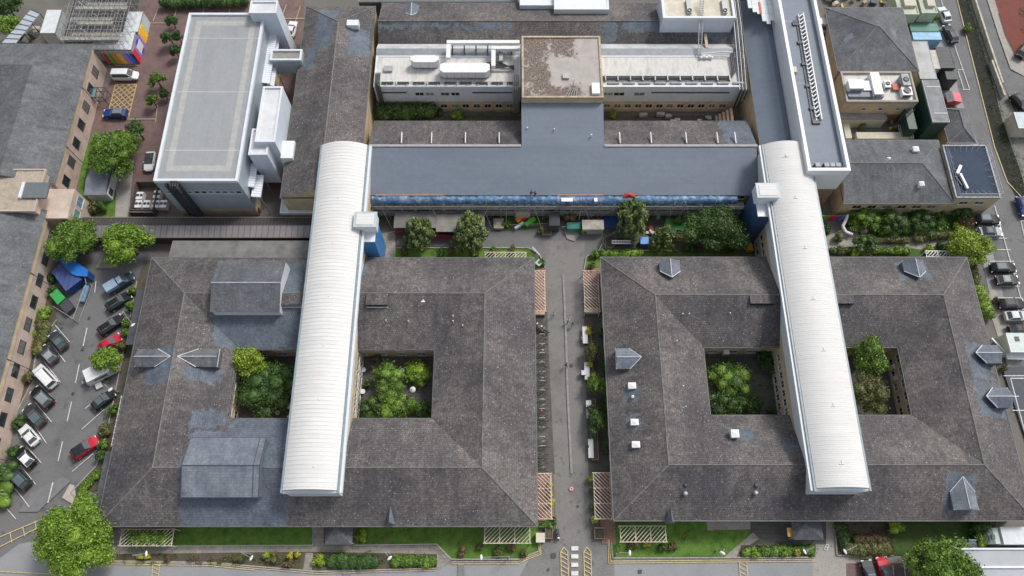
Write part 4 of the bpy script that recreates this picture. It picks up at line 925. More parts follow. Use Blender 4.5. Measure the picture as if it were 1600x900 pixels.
plantbox('bright white tall duct bend beside the long ribbed casing', (1367,1381,113,147), 6.0, 1.5, WHITEMETAL, 'duct', name='duct')
plantbox('dark slatted chiller at the right of the plant annex roof', (1412,1424,115,133), 6.0, 1.6, GREYMETAL, fan=1)
plantbox('white squat condenser below the slatted chiller on the annex', (1411,1427,135,148), 6.0, 1.2, WHITEMETAL, fan=1)
plantbox('small orange and grey pump skid in the middle of the plant annex roof', (1396,1407,130,140), 6.0, .6, plain('rusty_red',(0.45,0.12,0.06),.6))
plantbox('small white condenser left of the pump skid on the annex', (1384,1393,125,136), 6.0, .9, WHITEMETAL, fan=1)
flat('cream_hut', 'small cream walled hut with a grey felt roof, under the plant annex', *rect(1314,1387,167,185,3.0), 2.9, CREAM, plain('worn_felt',(0.24,0.22,0.22),.85,var=.3,scale=.6), .05, .1, GREYMETAL)
SH = gable('slate_house', 'L shaped slate roofed house above the garden on the right', 58.2, 77.6, 63.8, 76.8, 5.5, 8.0, 'x', T_DARK, BUFF, hip=(0,5.5), ridge=70.4, patches=[wr(1340,1440,225,253,z=7)][0:0] or None)
row(SH, 'S', 64.12, 60, 76, 6, 3.6, 1.6, 1.2, frame=CREAM)
for px, py, s in ((1431,233,.9),(1440,262,1.0),(1440,287,.75),(1389,249,.6),(1441,254,.4)):
    x, y = at(px, py, 7.3); b = B(); b.box(x-s/2,x+s/2,y-s/2,y+s/2,6,7.4); b.add([(x-s/2-.08,y-s/2-.08,7.4),(x+s/2+.08,y-s/2-.08,7.4),(x+s/2+.08,y+s/2+.08,7.4),(x-s/2-.08,y+s/2+.08,7.4),(x,y,7.65)], [(0,1,4),(1,2,4),(2,3,4),(3,0,4)]); b.build('roof_cowl', WHITEMETAL, SH)
FB = flat('blue_flat_roof_block', 'flat roofed block with a dark blue roof inside steel railings, right of the slate house', 77.6, 85.5, 64.4, 75.3, 6.2, BUFF, plain('navy_membrane',(0.028,0.048,0.08),.85,var=.2,scale=.5), .12, .25, GREYMETAL)
b = B()
for (p, q) in (((77.8,64.6),(85.3,64.6)),((85.3,64.6),(85.3,75.1)),((85.3,75.1),(77.8,75.1)),((77.8,75.1),(77.8,64.6))):
    n = 6
    for k in range(n+1): 
        x = p[0]+(q[0]-p[0])*k/n; y = p[1]+(q[1]-p[1])*k/n; b.tube((x,y,6.3),(x,y,7.4),.03,5); dx, dy = (81.5-x), (70-y); L = math.hypot(dx,dy); b.tube((x,y,7.2),(x+dx/L*1.3,y+dy/L*1.3,6.35),.03,4)
    for z in (6.9,7.4): b.tube((*p,z),(*q,z),.03,5)
b.build('railing', GALV, FB); row(FB, 'S', 64.42, 78.5, 84, 2, 4.5, 1.6, .9)
ac = thing('roof_duct', 'bent silver duct on the dark blue flat roof', 'duct', (79.8,67,6.2)); b = B(); x, y = at(1497,270,6.6)
b.obox((x-.3,y-.2),(x+.7,y+1.4),.5,6.5,6.9); b.obox((x+.3,y-.2),(x+.9,y-3.2),.35,6.4,6.8); b.build('duct_run', WHITEMETAL, ac); b = B(); b.obox((x-.5,y-.6),(x+.2,y-2.5),.15,6.25,6.5); b.build('support_rail', DARKMETAL, ac)
gable('small_slate_building', 'little dark slate hip roof between the red skip and the blue flat roof', *rect(1484,1527,168,222,3.5), 3.2, 4.7, 'y', T_DARK, BUFF, hip=(2.2,1.5))
# long dark green building
GL = flat('green_clad_shed', 'long tall dark green shed with a grey roof, beside the container yard', *rect(1458,1485,124,190,6.5), 6.3, plain('green_sheet',(0.015,0.055,0.04),.5,var=.3), plain('stained_grey_roof',(0.20,0.21,0.22),.7,var=.3,scale=.5), .06, .12, GREYMETAL)
x0,x1,y0,y1 = rect(1444,1485,124,190,6.5)
b = B(); b.box(x0-1.6,x0-.05,y0,y1,0,4.2); b.build('lower_bay', MATS['green_sheet'], GL)
b = B()
for k in range(1): b.box(x0+2.2,x1,y0+1.9,y0+2.0,6.33,6.38); b.box(x0+2.2,x1,y1-1.6,y1-1.5,6.33,6.38)
b.build('roof_joint', WHITEMETAL, GL)
flat('pale_roof_store', 'pale grey flat roofed store between the hip roof and the black containers', *rect(1438,1465,64,123,5.0), 4.9, CREAM, plain('pale_grey_roof',(0.40,0.41,0.40),.7,var=.2,scale=.4), .05, .12, GREYMETAL)
# shipping containers
def container(lab, px, z, h, col, name='shipping_container', ribs=True, group='shipping containers in the yard'):
    x0,x1,y0,y1 = rect(*px, z+h); cx, cy = (x0+x1)/2, (y0+y1)/2
    t = thing(name, lab, 'container', (cx,cy,z), 0, group); b = B(); b.box(x0+.05,x1-.05,y0+.05,y1-.05,z+.15,z+h-.05)
    n = int((x1-x0)/.35)
    if (x1-x0) > (y1-y0):
        for k in range(n): xx = x0+.15+k*.35; b.box(xx,xx+.16,y0+.01,y1-.01,z+.2,z+h-.02)
    else:
        for k in range(int((y1-y0)/.35)): yy = y0+.15+k*.35; b.box(x0+.01,x1-.01,yy,yy+.16,z+.2,z+h-.02)
    m = plain('container_'+'_'.join(str(int(c*100)) for c in col), col, .55, var=.18, scale=.8)
    b.build('body', m, t); f = B()
    for xx in (x0,x1-.15):
        for yy in (y0,y1-.15): f.box(xx,xx+.15,yy,yy+.15,z,z+h)
    for zz in (z+.02,z+h-.14): f.box(x0,x1,y0-.01,y0+.12,zz,zz+.12); f.box(x0,x1,y1-.12,y1+.01,zz,zz+.12); f.box(x0-.01,x0+.12,y0,y1,zz,zz+.12); f.box(x1-.12,x1+.01,y0,y1,zz,zz+.12)
    f.build('corner_frame', m, t); d = B(); d.box(x0+.2,x1-.2,y0-.06,y0-.02,z+.3,z+h-.3); d.build('door', m, t)
    return t
container('dark green shipping container with pale corners, beside the light blue one', (1424,1467,36,49), 0, 3.6, (0.07,0.22,0.17))
container('light blue shipping container next to the dark green one', (1428,1472,50,62), 0, 3.6, (0.26,0.48,0.66))
container('black shipping container with white roof brackets, by the parked cars', (1470,1493,73,106), 0, 3.2, (0.035,0.042,0.05))
container('short black container in front of the bracketed one', (1480,1497,111,124), 0, 3.2, (0.045,0.055,0.06))
container('pale ribbed grey container between the pale store and the black container', (1456,1470,78,107), 0, 3.5, (0.45,0.42,0.37))
for k, (a, lab) in enumerate((((1405,1437,-15,22),'pale green tank hut at the top edge, left one of the pair'),((1441,1466,-15,20),'pale green tank hut at the top edge, right one of the pair'))):
    r = flat('pale_green_hut', lab, *rect(*a, 6.0), 5.8, plain('pale_green_wall',(0.42,0.47,0.36),.7,var=.15,scale=.7), MATS['pale_green_wall'], .15, .2, MATS['pale_green_wall'])
    x0,x1,y0,y1 = rect(a[0]+10,a[1]-4,-12,8,6.6); b = B(); b.box(x0,x1,y0,y1,5.8,6.5); b.build('roof_lid', CREAM, r)
sk = thing('skip', 'red covered skip standing by the yard hatching', 'skip', (*at(1486,155,.5),0)); x, y = at(1487,155,1)
b = B(); b.add([(x-.9,y-.9,.3),(x+1.2,y-.9,.3),(x+1.2,y+.9,.3),(x-.9,y+.9,.3),(x-1.3,y-1.1,1.5),(x+1.5,y-1.1,1.5),(x+1.5,y+1.1,1.5),(x-1.3,y+1.1,1.5)], [(3,2,1,0),(0,1,5,4),(1,2,6,5),(2,3,7,6),(3,0,4,7)]); b.build('body', plain('skip_red',(0.50,0.05,0.07),.5), sk)
b = B(); b.add([(x-1.35,y-1.1,1.52),(x-.2,y-1.1,2.0),(x-.2,y+1.1,2.0),(x-1.35,y+1.1,1.52)], [(0,1,2,3)], plain('lid_grey',(0.16,0.19,0.21),.5)); b.add([(x-.2,y-1.1,2.0),(x+1.55,y-1.1,1.52),(x+1.55,y+1.1,1.52),(x-.2,y+1.1,2.0)], [(0,1,2,3)], plain('lid_red',(0.62,0.12,0.15),.5)); b.add([(x-1.35,y-1.1,1.5),(x+1.55,y-1.1,1.5),(x-.2,y-1.1,2.0)],[(0,1,2)],MATS['skip_red']); b.build('lid', None, sk)
# courtyard bits around the plant annex
def lattice(name, lab, cat, p, q, w, z, mat, n=10, diag=True, bays=3, skew=1.0, post=True, h0=0.25, group=None, ground=True):
    """flat slatted canopy (pergola) between ground rectangle corners p and q in world units"""
    x0, x1 = sorted((p[0],q[0])); y0, y1 = sorted((p[1],q[1]))
    t = thing(name, lab, cat, ((x0+x1)/2,(y0+y1)/2,0), 0, group)
    f = B(); s = B(); along_y = (y1-y0) > (x1-x0)
    for xx in (x0,x1): f.box(xx-.06,xx+.06,y0,y1,z,z+.14)
    for yy in (y0,y1): f.box(x0-.2,x1+.2,yy-.06,yy+.06,z+.145,z+.27)
    L = (y1-y0) if along_y else (x1-x0)
    for k in range(1, bays):
        u = (y0 if along_y else x0)+L*k/bays
        f.box(*( (x0,x1,u-.08,u+.08) if along_y else (u-.08,u+.08,y0,y1)), z+.005, z+.13)
    wdt = (x1-x0) if along_y else (y1-y0); st = 0.55*1.1
    k = -wdt*skew
    while k < L:
        u0, u1 = k, k+wdt*abs(skew); v0, v1 = 0.0, 1.0
        if u0 < 0: v0 = -u0/(u1-u0); u0 = 0
        if u1 > L: v1 = v0+(1-v0)*(L-u0)/(u1-u0); u1 = L
        if u1-u0 > .1:
            if skew < 0: v0, v1 = 1-v0, 1-v1
            P = (x0+wdt*v0, y1-u0) if along_y else (x0+u0, y0+wdt*v0); Q = (x0+wdt*v1, y1-u1) if along_y else (x0+u1, y0+wdt*v1)
            s.obox(P, Q, .10, z+.275, z+.36)
        k += st
    f.build('frame', mat, t); s.build('slats', mat, t)
    if post:
        for k in range(bays+1):
            u = (y0 if along_y else x0)+L*k/bays
            for v in (0,1):
                xx, yy = ((x0 if v == 0 else x1), u) if along_y else (u, (y0 if v == 0 else y1)); pb = B(); pb.box(xx-.06,xx+.06,yy-.06,yy+.06,.1,z); pb.build('post', mat, t)
    return t
def pergola(lab, px, z=2.4, bays=3, skew=1.0, mat=None, grp='slatted pergolas beside the blocks'):
    x0,x1,y0,y1 = rect(*px, z); return lattice('pergola', lab, 'pergola', (x0,y0), (x1,y1), 0, z, mat or PALEWOOD, bays=bays, skew=skew, group=grp)
pergola('upper left pergola of the promenade, at the north end of the bike row', (832,852,424,487))
pergola('upper right pergola of the promenade, north of the white tables', (914,937,424,487), skew=1.0)
pergola('lower left pergola of the promenade with yellow climbers along its edge', (839,862,740,811))
pergola('lower right pergola of the promenade, beside pale green planters', (930,956,739,811))
pergola('wide pergola on the left south lawn, at the corner near the promenade', (757,828,823,849), bays=3)
pergola('wide pergola on the right south lawn, next to a yellow shrub', (970,1041,822,847), bays=3)
pergola('short pergola by the big bottom left tree, half covered in leaves', (187,268,827,853), bays=3)
pergola('thin pergola strip on the north lawn above the left block', (758,822,395,408), bays=4)
pergola('thin white pergola strip above the right block near the lime tree', (1448,1484,393,402), bays=2, mat=WHITEMETAL)
for nm, px, lab in (('timber_bench_box',(833,852,488,491.5),'timber box seat at the foot of the upper left pergola'),('timber_bench_box',(915,935,484,489.5),'timber box seat at the foot of the upper right pergola')):
    x0,x1,y0,y1 = rect(*px,.8); t = thing(nm, lab, 'bench', ((x0+x1)/2,(y0+y1)/2,0)); b = B(); b.box(x0,x1,y0,y1+.4,.7,.85); b.build('seat', TIMBER, t); b = B(); walls(b,x0+.05,x1-.05,y0+.05,y1+.3,.2,.69,None,.1); b.build('base', TIMBER, t)

# ---- left: pink building
PK = root('pink_brick_block', 'long pink brick building with dark slate roofs down the left edge', -85, 60)
b = B(); xe = -79.9
b.grid((-96.5,82,7.0),(-96.5,66.8,7.0),(-88.0,66.8,10),(-88.0,90.2,10),1.0)
b.grid((xe,66.8,7.0),(xe,97.6,7.0),(-88,90.2,10.0),(-88,66.8,10.0),1.0); b.grid((xe,97.6,7.0),(-120,97.6,7.0),(-120,90.2,10.0),(-88,90.2,10.0),1.0); b.grid((-120,82,7),(-96.5,82,7),(-88,90.2,10),(-120,90.2,10),1.0)
b.grid((xe-.2,3,7.0),(xe-.2,61.6,7.0),(-90,61.6,10.0),(-90,3,10.0),1.0)
b.build('roof', T_DARK, PK)
b = B(); b.box(-120,xe-.9,67,97.2,0,6.9,PINK); b.box(-120,xe-.9,3,61.4,0,6.9,PINK); b.box(xe-.91,xe-.55,67,97.1,5.6,6.9,BUFF); b.box(xe-.91,xe-.55,3,61.3,5.6,6.9,BUFF); b.box(-120,-81.0,60.5,68,0,8.9,PINK); b.box(-81.0,-76.6,60.2,66.0,0,6.6,PINK)
b.build('wall', None, PK)
b = B(); b.box(-120,-80.8,60.3,68.2,8.9,9.15); b.build('gravel_roof', MOSSROOF, PK)
x0,x1,y0,y1 = rect(32,70,284,308,9.8); b = B(); b.box(x0,x1,y0,y1,9.16,9.6); b.build('roof_light', plain('rooflight_grey',(0.13,0.15,0.16),.3), PK)
b = B(); b.box(x0-.5,x0-.02,y0,y1,9.16,9.75); b.build('roof_light_kerb', WHITEPANEL, PK)
b = B(); parapet(b,-120,-80.6,60.1,68.4,8.9,9.35,.25); b.build('parapet', plain('pink_coping',(0.45,0.36,0.32),.8), PK)
row(PK, 'E', xe-.88, 67.5, 96, 7, 3.3, 1.9, 1.9, frame=DARKMETAL); row(PK, 'E', xe-.88, 4, 60, 14, 3.4, 2.2, 1.4, frame=DARKMETAL)
for yy in (62.0,64.6): window(PK, -76.6, yy, 4.4, 2.0, 1.8, 'E', glass=TEALGLASS)
b = B()
for yy in (5,20,35,50,75,88): b.tube((xe-.45,yy,.3),(xe-.45,yy,6.8),.06,6)
b.build('downpipe', DARKMETAL, PK)
# covered walkway between the pink block and the left wing
CW = root('covered_walkway', 'long low grey panelled covered walkway running left from the curved wing', -50, 60.2, 'walkway')
b = B(); b.add([(-77,58.4,2.9),(-33,58.4,2.9),(-33,60.6,3.15),(-77,60.6,3.15)], [(0,1,2,3)]); b.build('panel_roof', lines_mat('walkway_panels',(0.20,0.185,0.19),(0.07,0.065,0.07),axis=0,period=1.05,width=.1,rough=.5,var=.15), CW)
b = B(); b.add([(-77,60.61,3.15),(-33,60.61,3.15),(-33,62.4,2.7),(-77,62.4,2.7)], [(0,1,2,3)]); b.build('dark_roof', lines_mat('walkway_dark',(0.045,0.04,0.04),(0.10,0.09,0.085),axis=0,period=.6,width=.12,rough=.6), CW)
b = B(); b.box(-77,-33,58.5,58.62,.1,2.8); b.build('side_screen', plain('maroon_screen',(0.07,0.03,0.035),.6), CW)
b = B(); b.box(-77,-33,62.35,62.5,2.6,2.8); b.box(-77,-33,58.3,58.45,2.75,2.95); b.build('gutter', plain('rust_gutter',(0.20,0.16,0.14),.7), CW)
for k in range(12): b = B(); b.box(-76+k*3.9,-75.88+k*3.9,62.1,62.22,.1,2.7); b.build('post', DARKMETAL, CW)

# cabin, sheds, hoarding at the upper left
cb = gable('garden_cabin', 'grey roofed white cabin half hidden under the round tree', *rect(130,163,262,303,3.0), 2.7, 3.3, 'x', plain('cabin_roof',(0.19,0.21,0.25),.6,var=.15), plain('pale_cabin_wall',(0.50,0.56,0.56),.6), over=.1, ridge_cap=False)
x0,x1,y0,y1 = rect(130,163,262,303,3.0); b = B(); b.box(x1+.13,x1+.2,y0+.2,y1-.2,.4,2.5); fr = b.build('glazed_screen', WHITEMETAL, cb); b = B(); b.box(x1+.21,x1+.24,y0+.6,y0+1.9,.9,2.2); b.build('pane', GLASS, fr)
hw = thing('rainbow_hoarding', 'rainbow striped hoarding in front of the white site cabins', 'hoarding', (*at(200,95,0),0))
cols = [(0.6,0.04,0.04),(0.08,0.42,0.04),(0.85,0.25,0.03),(0.9,0.6,0.04),(0.42,0.25,0.7),(0.05,0.13,0.6)]
x0, y0 = at(170,101,0); x1, _ = at(218,101,0); b = B(); nseg = 6
for k in range(nseg):
    m = plain('stripe_%s' % ['red','green','orange','amber','violet','blue'][k], cols[k], .5, var=.06); a = x0+(x1-x0)*k/nseg; c = x0+(x1-x0)*(k+1)/nseg; s = .9
    b.add([(a,y0,.2),(c,y0,.2),(c-s,y0+.9,2.6),(a-s,y0+.9,2.6)], [(0,1,2,3)], m); b.add([(a,y0+.08,.2),(c,y0+.08,.2),(c-s,y0+.98,2.6),(a-s,y0+.98,2.6)], [(3,2,1,0)], m)
b.build('front_panel', None, hw)
b = B(); xs, ys = at(219,100,0); xe_, ye = at(232,55,0); pc = [cols[0],(0.32,0.17,0.55),(0.03,0.09,0.45),(0.32,0.17,0.55),(0.85,0.45,0.02),(0.85,0.55,0.05)]
for k in range(6):
    m = plain('side_%d' % k, pc[k], .5, var=.15, scale=1.5); p = (xs+(xe_-xs)*k/6, ys+(ye-ys)*k/6); q = (xs+(xe_-xs)*(k+1)/6, ys+(ye-ys)*(k+1)/6)
    b.obox(p, q, .1, .1, 3.2, m)
b.build('side_panel', None, hw)
b = B(); p = (xs+(xe_-xs)*.25, ys+(ye-ys)*.25); q = (xs+(xe_-xs)*.55, ys+(ye-ys)*.55); b.obox((p[0]+.08,p[1]),(q[0]+.08,q[1]),.06,.7,2.6); b.build('white_banner', WHITEMETAL, hw)
rh = thing('rainbow_fence', 'short rainbow striped fence by the garden, right of the right curved roof', 'fence', (*at(1300,340,0),0))
x0, y0 = at(1272,341,1); x1, _ = at(1318,341,1); b = B()
for k, c in enumerate([cols[2],cols[1],cols[1],cols[0],cols[0],cols[5],cols[4]]):
    m = plain('fence_%d' % k, c, .5, var=.06); a = x0+(x1-x0)*k/7; d = x0+(x1-x0)*(k+1)/7; b.add([(a,y0,.2),(d,y0,.2),(d+.4,y0,1.9),(a+.4,y0,1.9)], [(0,1,2,3)], m)
b.build('panel', None, rh)
b = B(); x, y = at(1315,343,1); b.path([(x+.8,y+.4,1.9),(x+.3,y-.6,1.8),(x-.3,y-1.6,1.5),(x+.2,y-2.6,1.2),(x+1.4,y-3,1.0)], .28, 8); b.build('white_arch', WHITEMETAL, rh)
b = B(); b.box(x0,x1,y0+.01,y0+.07,.2,1.9); b.build('backing', GALV, rh)
for a, z, lab in (((142,205,50,78),3.4,'white ribbed site cabin above the rainbow stripes'),((192,216,18,50),3.4,'narrow white site cabin beside the scaffolding'),((62,86,15,52),5.0,'tall pale green sheeted cabin with a rusty roof left of the scaffolding')):
    x0,x1,y0,y1 = rect(*a, z); r = flat('site_cabin', lab, x0,x1,y0,y1, z, lines_mat('cabin_wall',(0.48,0.53,0.53),(0.36,0.40,0.40),axis=0,period=.6,width=.1,rough=.5) if 'cabin_wall' not in MATS else MATS['cabin_wall'], plain('cabin_white_roof',(0.58,0.61,0.62),.5,var=.12,scale=1), .04, .08, GALV)
    b = B(); b.box(x1-.6,x1-.05,y0-.05,y0-.02,1.2,2.2) ; b.build('vent', DARKMETAL, r)
p = [at(2,68,4),at(48,15,4),at(62,21,4),at(24,68,4)]
gc = thing('glazed_canopy', 'slanting pale glass canopy with dark bars in the top left corner', 'canopy', (*at(35,45,4),0)); b = B(); b.prism([p[0],p[3],p[2],p[1]],3.9,4.0); b.build('glass_roof', plain('pale_glass',(0.40,0.44,0.50),.2,var=.1), gc); b = B()
for k in range(8):
    t_ = k/7; a = (p[0][0]+(p[1][0]-p[0][0])*t_, p[0][1]+(p[1][1]-p[0][1])*t_); c = (p[3][0]+(p[2][0]-p[3][0])*t_, p[3][1]+(p[2][1]-p[3][1])*t_); b.obox(a,c,.1,4.01,4.1)
b.build('glazing_bar', DARKMETAL, gc); b = B()
for k in range(4):
    t_ = k/3; c = (p[3][0]+(p[2][0]-p[3][0])*t_, p[3][1]+(p[2][1]-p[3][1])*t_); b.tube((*c,.1),(*c,3.9),.08,6)
b.build('post', DARKMETAL, gc)
# scaffolded building, top left
SB = flat('scaffolded_building', 'unfinished building wrapped in scaffolding at the top left', *rect(98,180,-40,60,4.5), 4.3, plain('dark_shell',(0.10,0.09,0.085),.8,var=.3), plain('rubble_roof',(0.13,0.12,0.11),.9,var=.5,scale=.8), .2, .2, DARKMETAL)
sc = thing('scaffolding', 'dense silver scaffolding decks over the unfinished building at the top left', 'scaffolding', (*at(140,30,0),0))
x0,x1,y0,y1 = rect(94,186,-30,64,7)
for i in range(9):
    yy = y0+(y1-y0)*i/8; b = B()
    for k in range(12): xx = x0+(x1-x0)*k/11; b.tube((xx,yy,.1),(xx,yy,8.2),.045,5)
    b.build('pole_row', GALV, sc); b = B()
    for z in (4.6,6.0,7.0,8.0): b.tube((x0-.4,yy,z),(x1+.4,yy,z),.04,5)
    b.build('ledger', GALV, sc); b = B(); b.box(x0+(i%3)*1.2,x1-(i*5%4),yy+.15,yy+.95,6.05 if i%2 else 7.05,6.12 if i%2 else 7.12); b.build('board_deck', plain('scaffold_boards',(0.30,0.28,0.24),.85,var=.35,scale=1.5), sc)
b = B()
for k in range(10): xx = x0+(x1-x0)*k/9; b.tube((xx,y0,7.5),(xx,y1,7.5),.04,5); b.tube((xx,y0,6.5),(xx,y1,6.5),.04,5)
for k in range(16): b.tube((rnd.uniform(x0,x1),rnd.uniform(y0,y1),8.1),(rnd.uniform(x0,x1),rnd.uniform(y0,y1),4.8),.035,4)
b.build('brace', GALV, sc)

# ---- scaffolding along the central range with blue sheeting
sc = thing('scaffolding', 'long scaffold with blue sheeting along the front of the central range', 'scaffolding', (8,64,0))
for k in range(26):
    x = -24.5+k*2.5; b = B(); b.tube((x,64.9,.2),(x,64.9,5.6),.05,6); b.tube((x,63.4,.2),(x,63.4,5.6 if k%4 else 7.0),.05,6)
    for z in (2.0,4.0): b.tube((x,63.2,z),(x,65.0,z),.04,5)
    b.build('standard', GALV, sc)
b = B()
for z in (1.8,3.0,4.0,5.0):
    b.tube((-24.8,63.4,z),(41,63.4,z),.045,6); b.tube((-24.8,64.9,z),(41,64.9,z),.045,6)
b.build('ledger', GALV, sc); b = B()
for k in range(12): b.tube((-24.5+k*5,63.35,.3),(-22+k*5,63.35,4.0),.04,5)
for k in range(7): b.tube((-23+k*9,63.3,4.2),(-21.5+k*9,61.2,.2),.04,5)
b.build('brace', GALV, sc); b = B(); b.box(-24.6,41.2,63.5,64.8,3.95,4.02); b.box(-24.6,41.2,63.5,64.8,1.9,1.97); b.build('board_deck', MATS['scaffold_boards'], sc)
b = B(); n = 140; R_ = random.Random(5); rows = []
prof = [(65.15,5.55),(64.95,5.8),(64.65,5.9),(64.35,5.85),(64.1,5.65),(63.9,5.35),(63.85,5.05)]
vs = []; x_a, x_b = -24.6, 39.6
for i in range(n+1):
    x = x_a+(x_b-x_a)*i/n
    for y, z in prof: vs.append((x, y+R_.uniform(-.12,.12), z+R_.uniform(-.12,.12)))
m_ = len(prof); b.add(vs, [(i*m_+j, i*m_+j+1, (i+1)*m_+j+1, (i+1)*m_+j) for i in range(n) for j in range(m_-1)]); b.build('blue_sheeting', BLUESHEET, sc, smooth=True)
for px, w_ in ((886,20),(931,6)):
    x, y = at(px,312,6.1); b = B(); b.box(x-w_*.05,x+w_*.05,y-.35,y+.35,6.05,6.12); b.build('white_sheet', WHITEMETAL, sc)
b = B(); b.box(-24,-12,65.2,65.35,5.62,5.75); b.box(8,16,65.2,65.35,5.62,5.75); b.build('timber_batten', plain('orange_batten',(0.5,0.22,0.10),.7), sc)
for k, (px, ph) in enumerate(((791,283),(1060,300),(1045,300),(905,296))):
    x, y = at(px,340,2); b = B(); b.tube((x,62.6,.2),(x,62.6,8.6-k*.6),.06,6); b.build('tall_pole', GALV, sc)
rp = thing('red_tarpaulin', 'small red tarpaulin on the roof edge above the willow', 'tarpaulin', (*at(983,306,6),6)); b = B(); x, y = at(983,306,6); 
b.add([(x-1.2,y-.3,5.9),(x+1.2,y-.3,5.9),(x+.9,y+.4,6.3),(x-.2,y+.2,6.5),(x-.9,y+.4,6.2),(x,y-.1,6.6)], [(0,1,5),(1,2,5),(2,3,5),(3,4,5),(4,0,5)]); b.build('sheet', plain('red_cloth',(0.5,0.04,0.05),.7), rp)
# north garden shelters
for px, c, lab in (((615,681,330,356),(0.17,0.16,0.15),'grey flat canopy roof left of the first willow'),((681,757,334,362),(0.20,0.19,0.17),'grey canopy roof between the two willows')):
    x0,x1,y0,y1 = rect(*px,2.8); r = root('play_shelter', lab, (x0+x1)/2, (y0+y1)/2, 'shelter'); b = B(); b.box(x0,x1,y0,y1,2.65,2.8); b.build('canopy', plain('canopy_'+lab[5:9].strip().replace(' ','_'),c,.8,var=.25,scale=.5), r)
    for xx in (x0+.1,x1-.2):
        for yy in (y0+.1,y1-.2): b = B(); b.box(xx,xx+.1,yy,yy+.1,.2,2.64); b.build('post', GALV, r)
    b = B(); b.box(x0,x1,y0-.06,y0-.01,.3,1.6); b.build('panel', plain('maroon_panel',(0.32,0.03,0.07),.6,var=.4,scale=1), r)
for px, c, lab, h in (((805,829,324,334),(0.42,0.38,0.30),'cream awning under the scaffold above the inflatable toys',2.6),((858,875,325,352),(0.045,0.048,0.055),'dark hipped porch roof under the scaffold at the head of the promenade',3.0),((910,944,343,358),(0.36,0.34,0.29),'pale concrete roofed store with a dark stain beside the blue play court',2.4),((886,908,347,357),(0.05,0.22,0.17),'small green roofed bin store left of the pale concrete store',1.6),((771,787,341,356),(0.42,0.34,0.22),'plywood sheeted box near the white shelter wall',1.0)):
    x0,x1,y0,y1 = rect(*px,h); r = root('small_store', lab, (x0+x1)/2, (y0+y1)/2, 'shed'); b = B(); b.box(x0+.08,x1-.08,y0+.08,y1-.08,.15,h-.1); m = plain('store_'+str(int(c[0]*1000)),c,.8,var=.2,scale=.8); b.build('wall', m, r); b = B(); b.add([(x0,y0,h-.1),(x1,y0,h-.1),(x1,y1,h-.1),(x0,y1,h-.1),((x0+x1)/2-.2,(y0+y1)/2,h+.15),((x0+x1)/2+.2,(y0+y1)/2,h+.15)], [(0,1,5,4),(1,2,5),(2,3,4,5),(3,0,4)]); b.build('roof', m, r)
sheet('play_court', [(944,336),(973,336),(971,358),(942,358)], plain('blue_rubber',(0.03,0.08,0.28),.7,var=.3,scale=1), z=.4)
sheet('play_mat', [(1040,343),(1072,343),(1068,362),(1036,358)], plain('green_rubber',(0.07,0.33,0.09),.7,var=.4,scale=1), z=.4)
hj = thing('garden_shed', 'small blue roofed play shed between the climbing frame and the willow', 'shed', (*at(1011,378,1),0)); x0,x1,y0,y1 = rect(1001,1014,370,381,2); b = B(); b.box(x0+.1,x1-.1,y0+.1,y1-.1,.1,1.9); b.build('wall', plain('shed_blue_wall',(0.03,0.10,0.32),.6), hj); b = B(); b.box(x0,x1,y0,y1,1.9,2.0); b.build('roof', plain('shed_blue_roof',(0.10,0.28,0.62),.5), hj)
cf = thing('climbing_frame', 'dark climbing frame with a white ladder lying across it, by the north plaza', 'climbing frame', (*at(966,377,1),0)); b = B(); x0,x1,y0,y1 = rect(946,992,366,388,1.5)
for xx in (x0,(x0+x1)/2,x1):
    for yy in (y0,y1): b.tube((xx,yy,.2),(xx,yy,1.6),.07,6)
for yy in (y0,y1): b.tube((x0,yy,1.6),(x1,yy,1.6),.07,6)
for xx in (x0,x1): b.tube((xx,y0,1.6),(xx,y1,1.6),.07,6)
b.torus((x0+.8,(y0+y1)/2,1.4),1.2,.12,'z',18,6); b.build('frame', DARKMETAL, cf); b = B(); lx0,ly0 = at(956,378,1.8); lx1,_ = at(986,378,1.8); b.box(lx0,lx1,ly0-.35,ly0-.2,1.7,1.8); b.box(lx0,lx1,ly0+.2,ly0+.35,1.7,1.8)
for k in range(12): xx = lx0+(lx1-lx0)*k/12; b.box(xx,xx+.1,ly0-.3,ly0+.3,1.7,1.78)
b.build('ladder', WHITEMETAL, cf); b = B(); b.box(x0+1.5,x1,y0+.4,y1-.4,.3,.5); b.build('mat', plain('black_mat',(0.02,0.02,0.022),.8), cf)
yb = thing('yellow_grit_bin', 'orange yellow box against the right curved wing by the dark tree', 'bin', (*at(1173,386,1),0)); x0,x1,y0,y1 = rect(1169,1177,381,391,1.2); b = B(); b.box(x0,x1,y0,y1,.2,1.1); b.build('bin_body', plain('amber_plastic',(0.70,0.30,0.03),.5), yb); b = B(); b.box(x0-.05,x1+.05,y0-.05,y1+.05,1.11,1.22); b.build('lid', MATS['amber_plastic'], yb)
it = thing('play_slide', 'bright orange, green and blue plastic toys heaped on the grass by the scaffold', 'play slide', (*at(822,345,1),0)); x, y = at(822,346,1)
for c, a, q, w in (((0.75,0.25,0.02),(-1.7,.1),(-.6,.9),.8),((0.10,0.45,0.03),(-.1,-.6),(1.6,.8),.8),((0.6,0.06,0.05),(-.9,.2),(.8,1.3),.3),((0.55,0.6,0.65),(-2.0,-1.3),(-.5,-.1),.4)):
    b = B(); b.obox((x+a[0],y+a[1]),(x+q[0],y+q[1]),w,.3,1.0); b.build('toy_panel', plain('toy_'+str(int(c[0]*100)),c,.4), it)
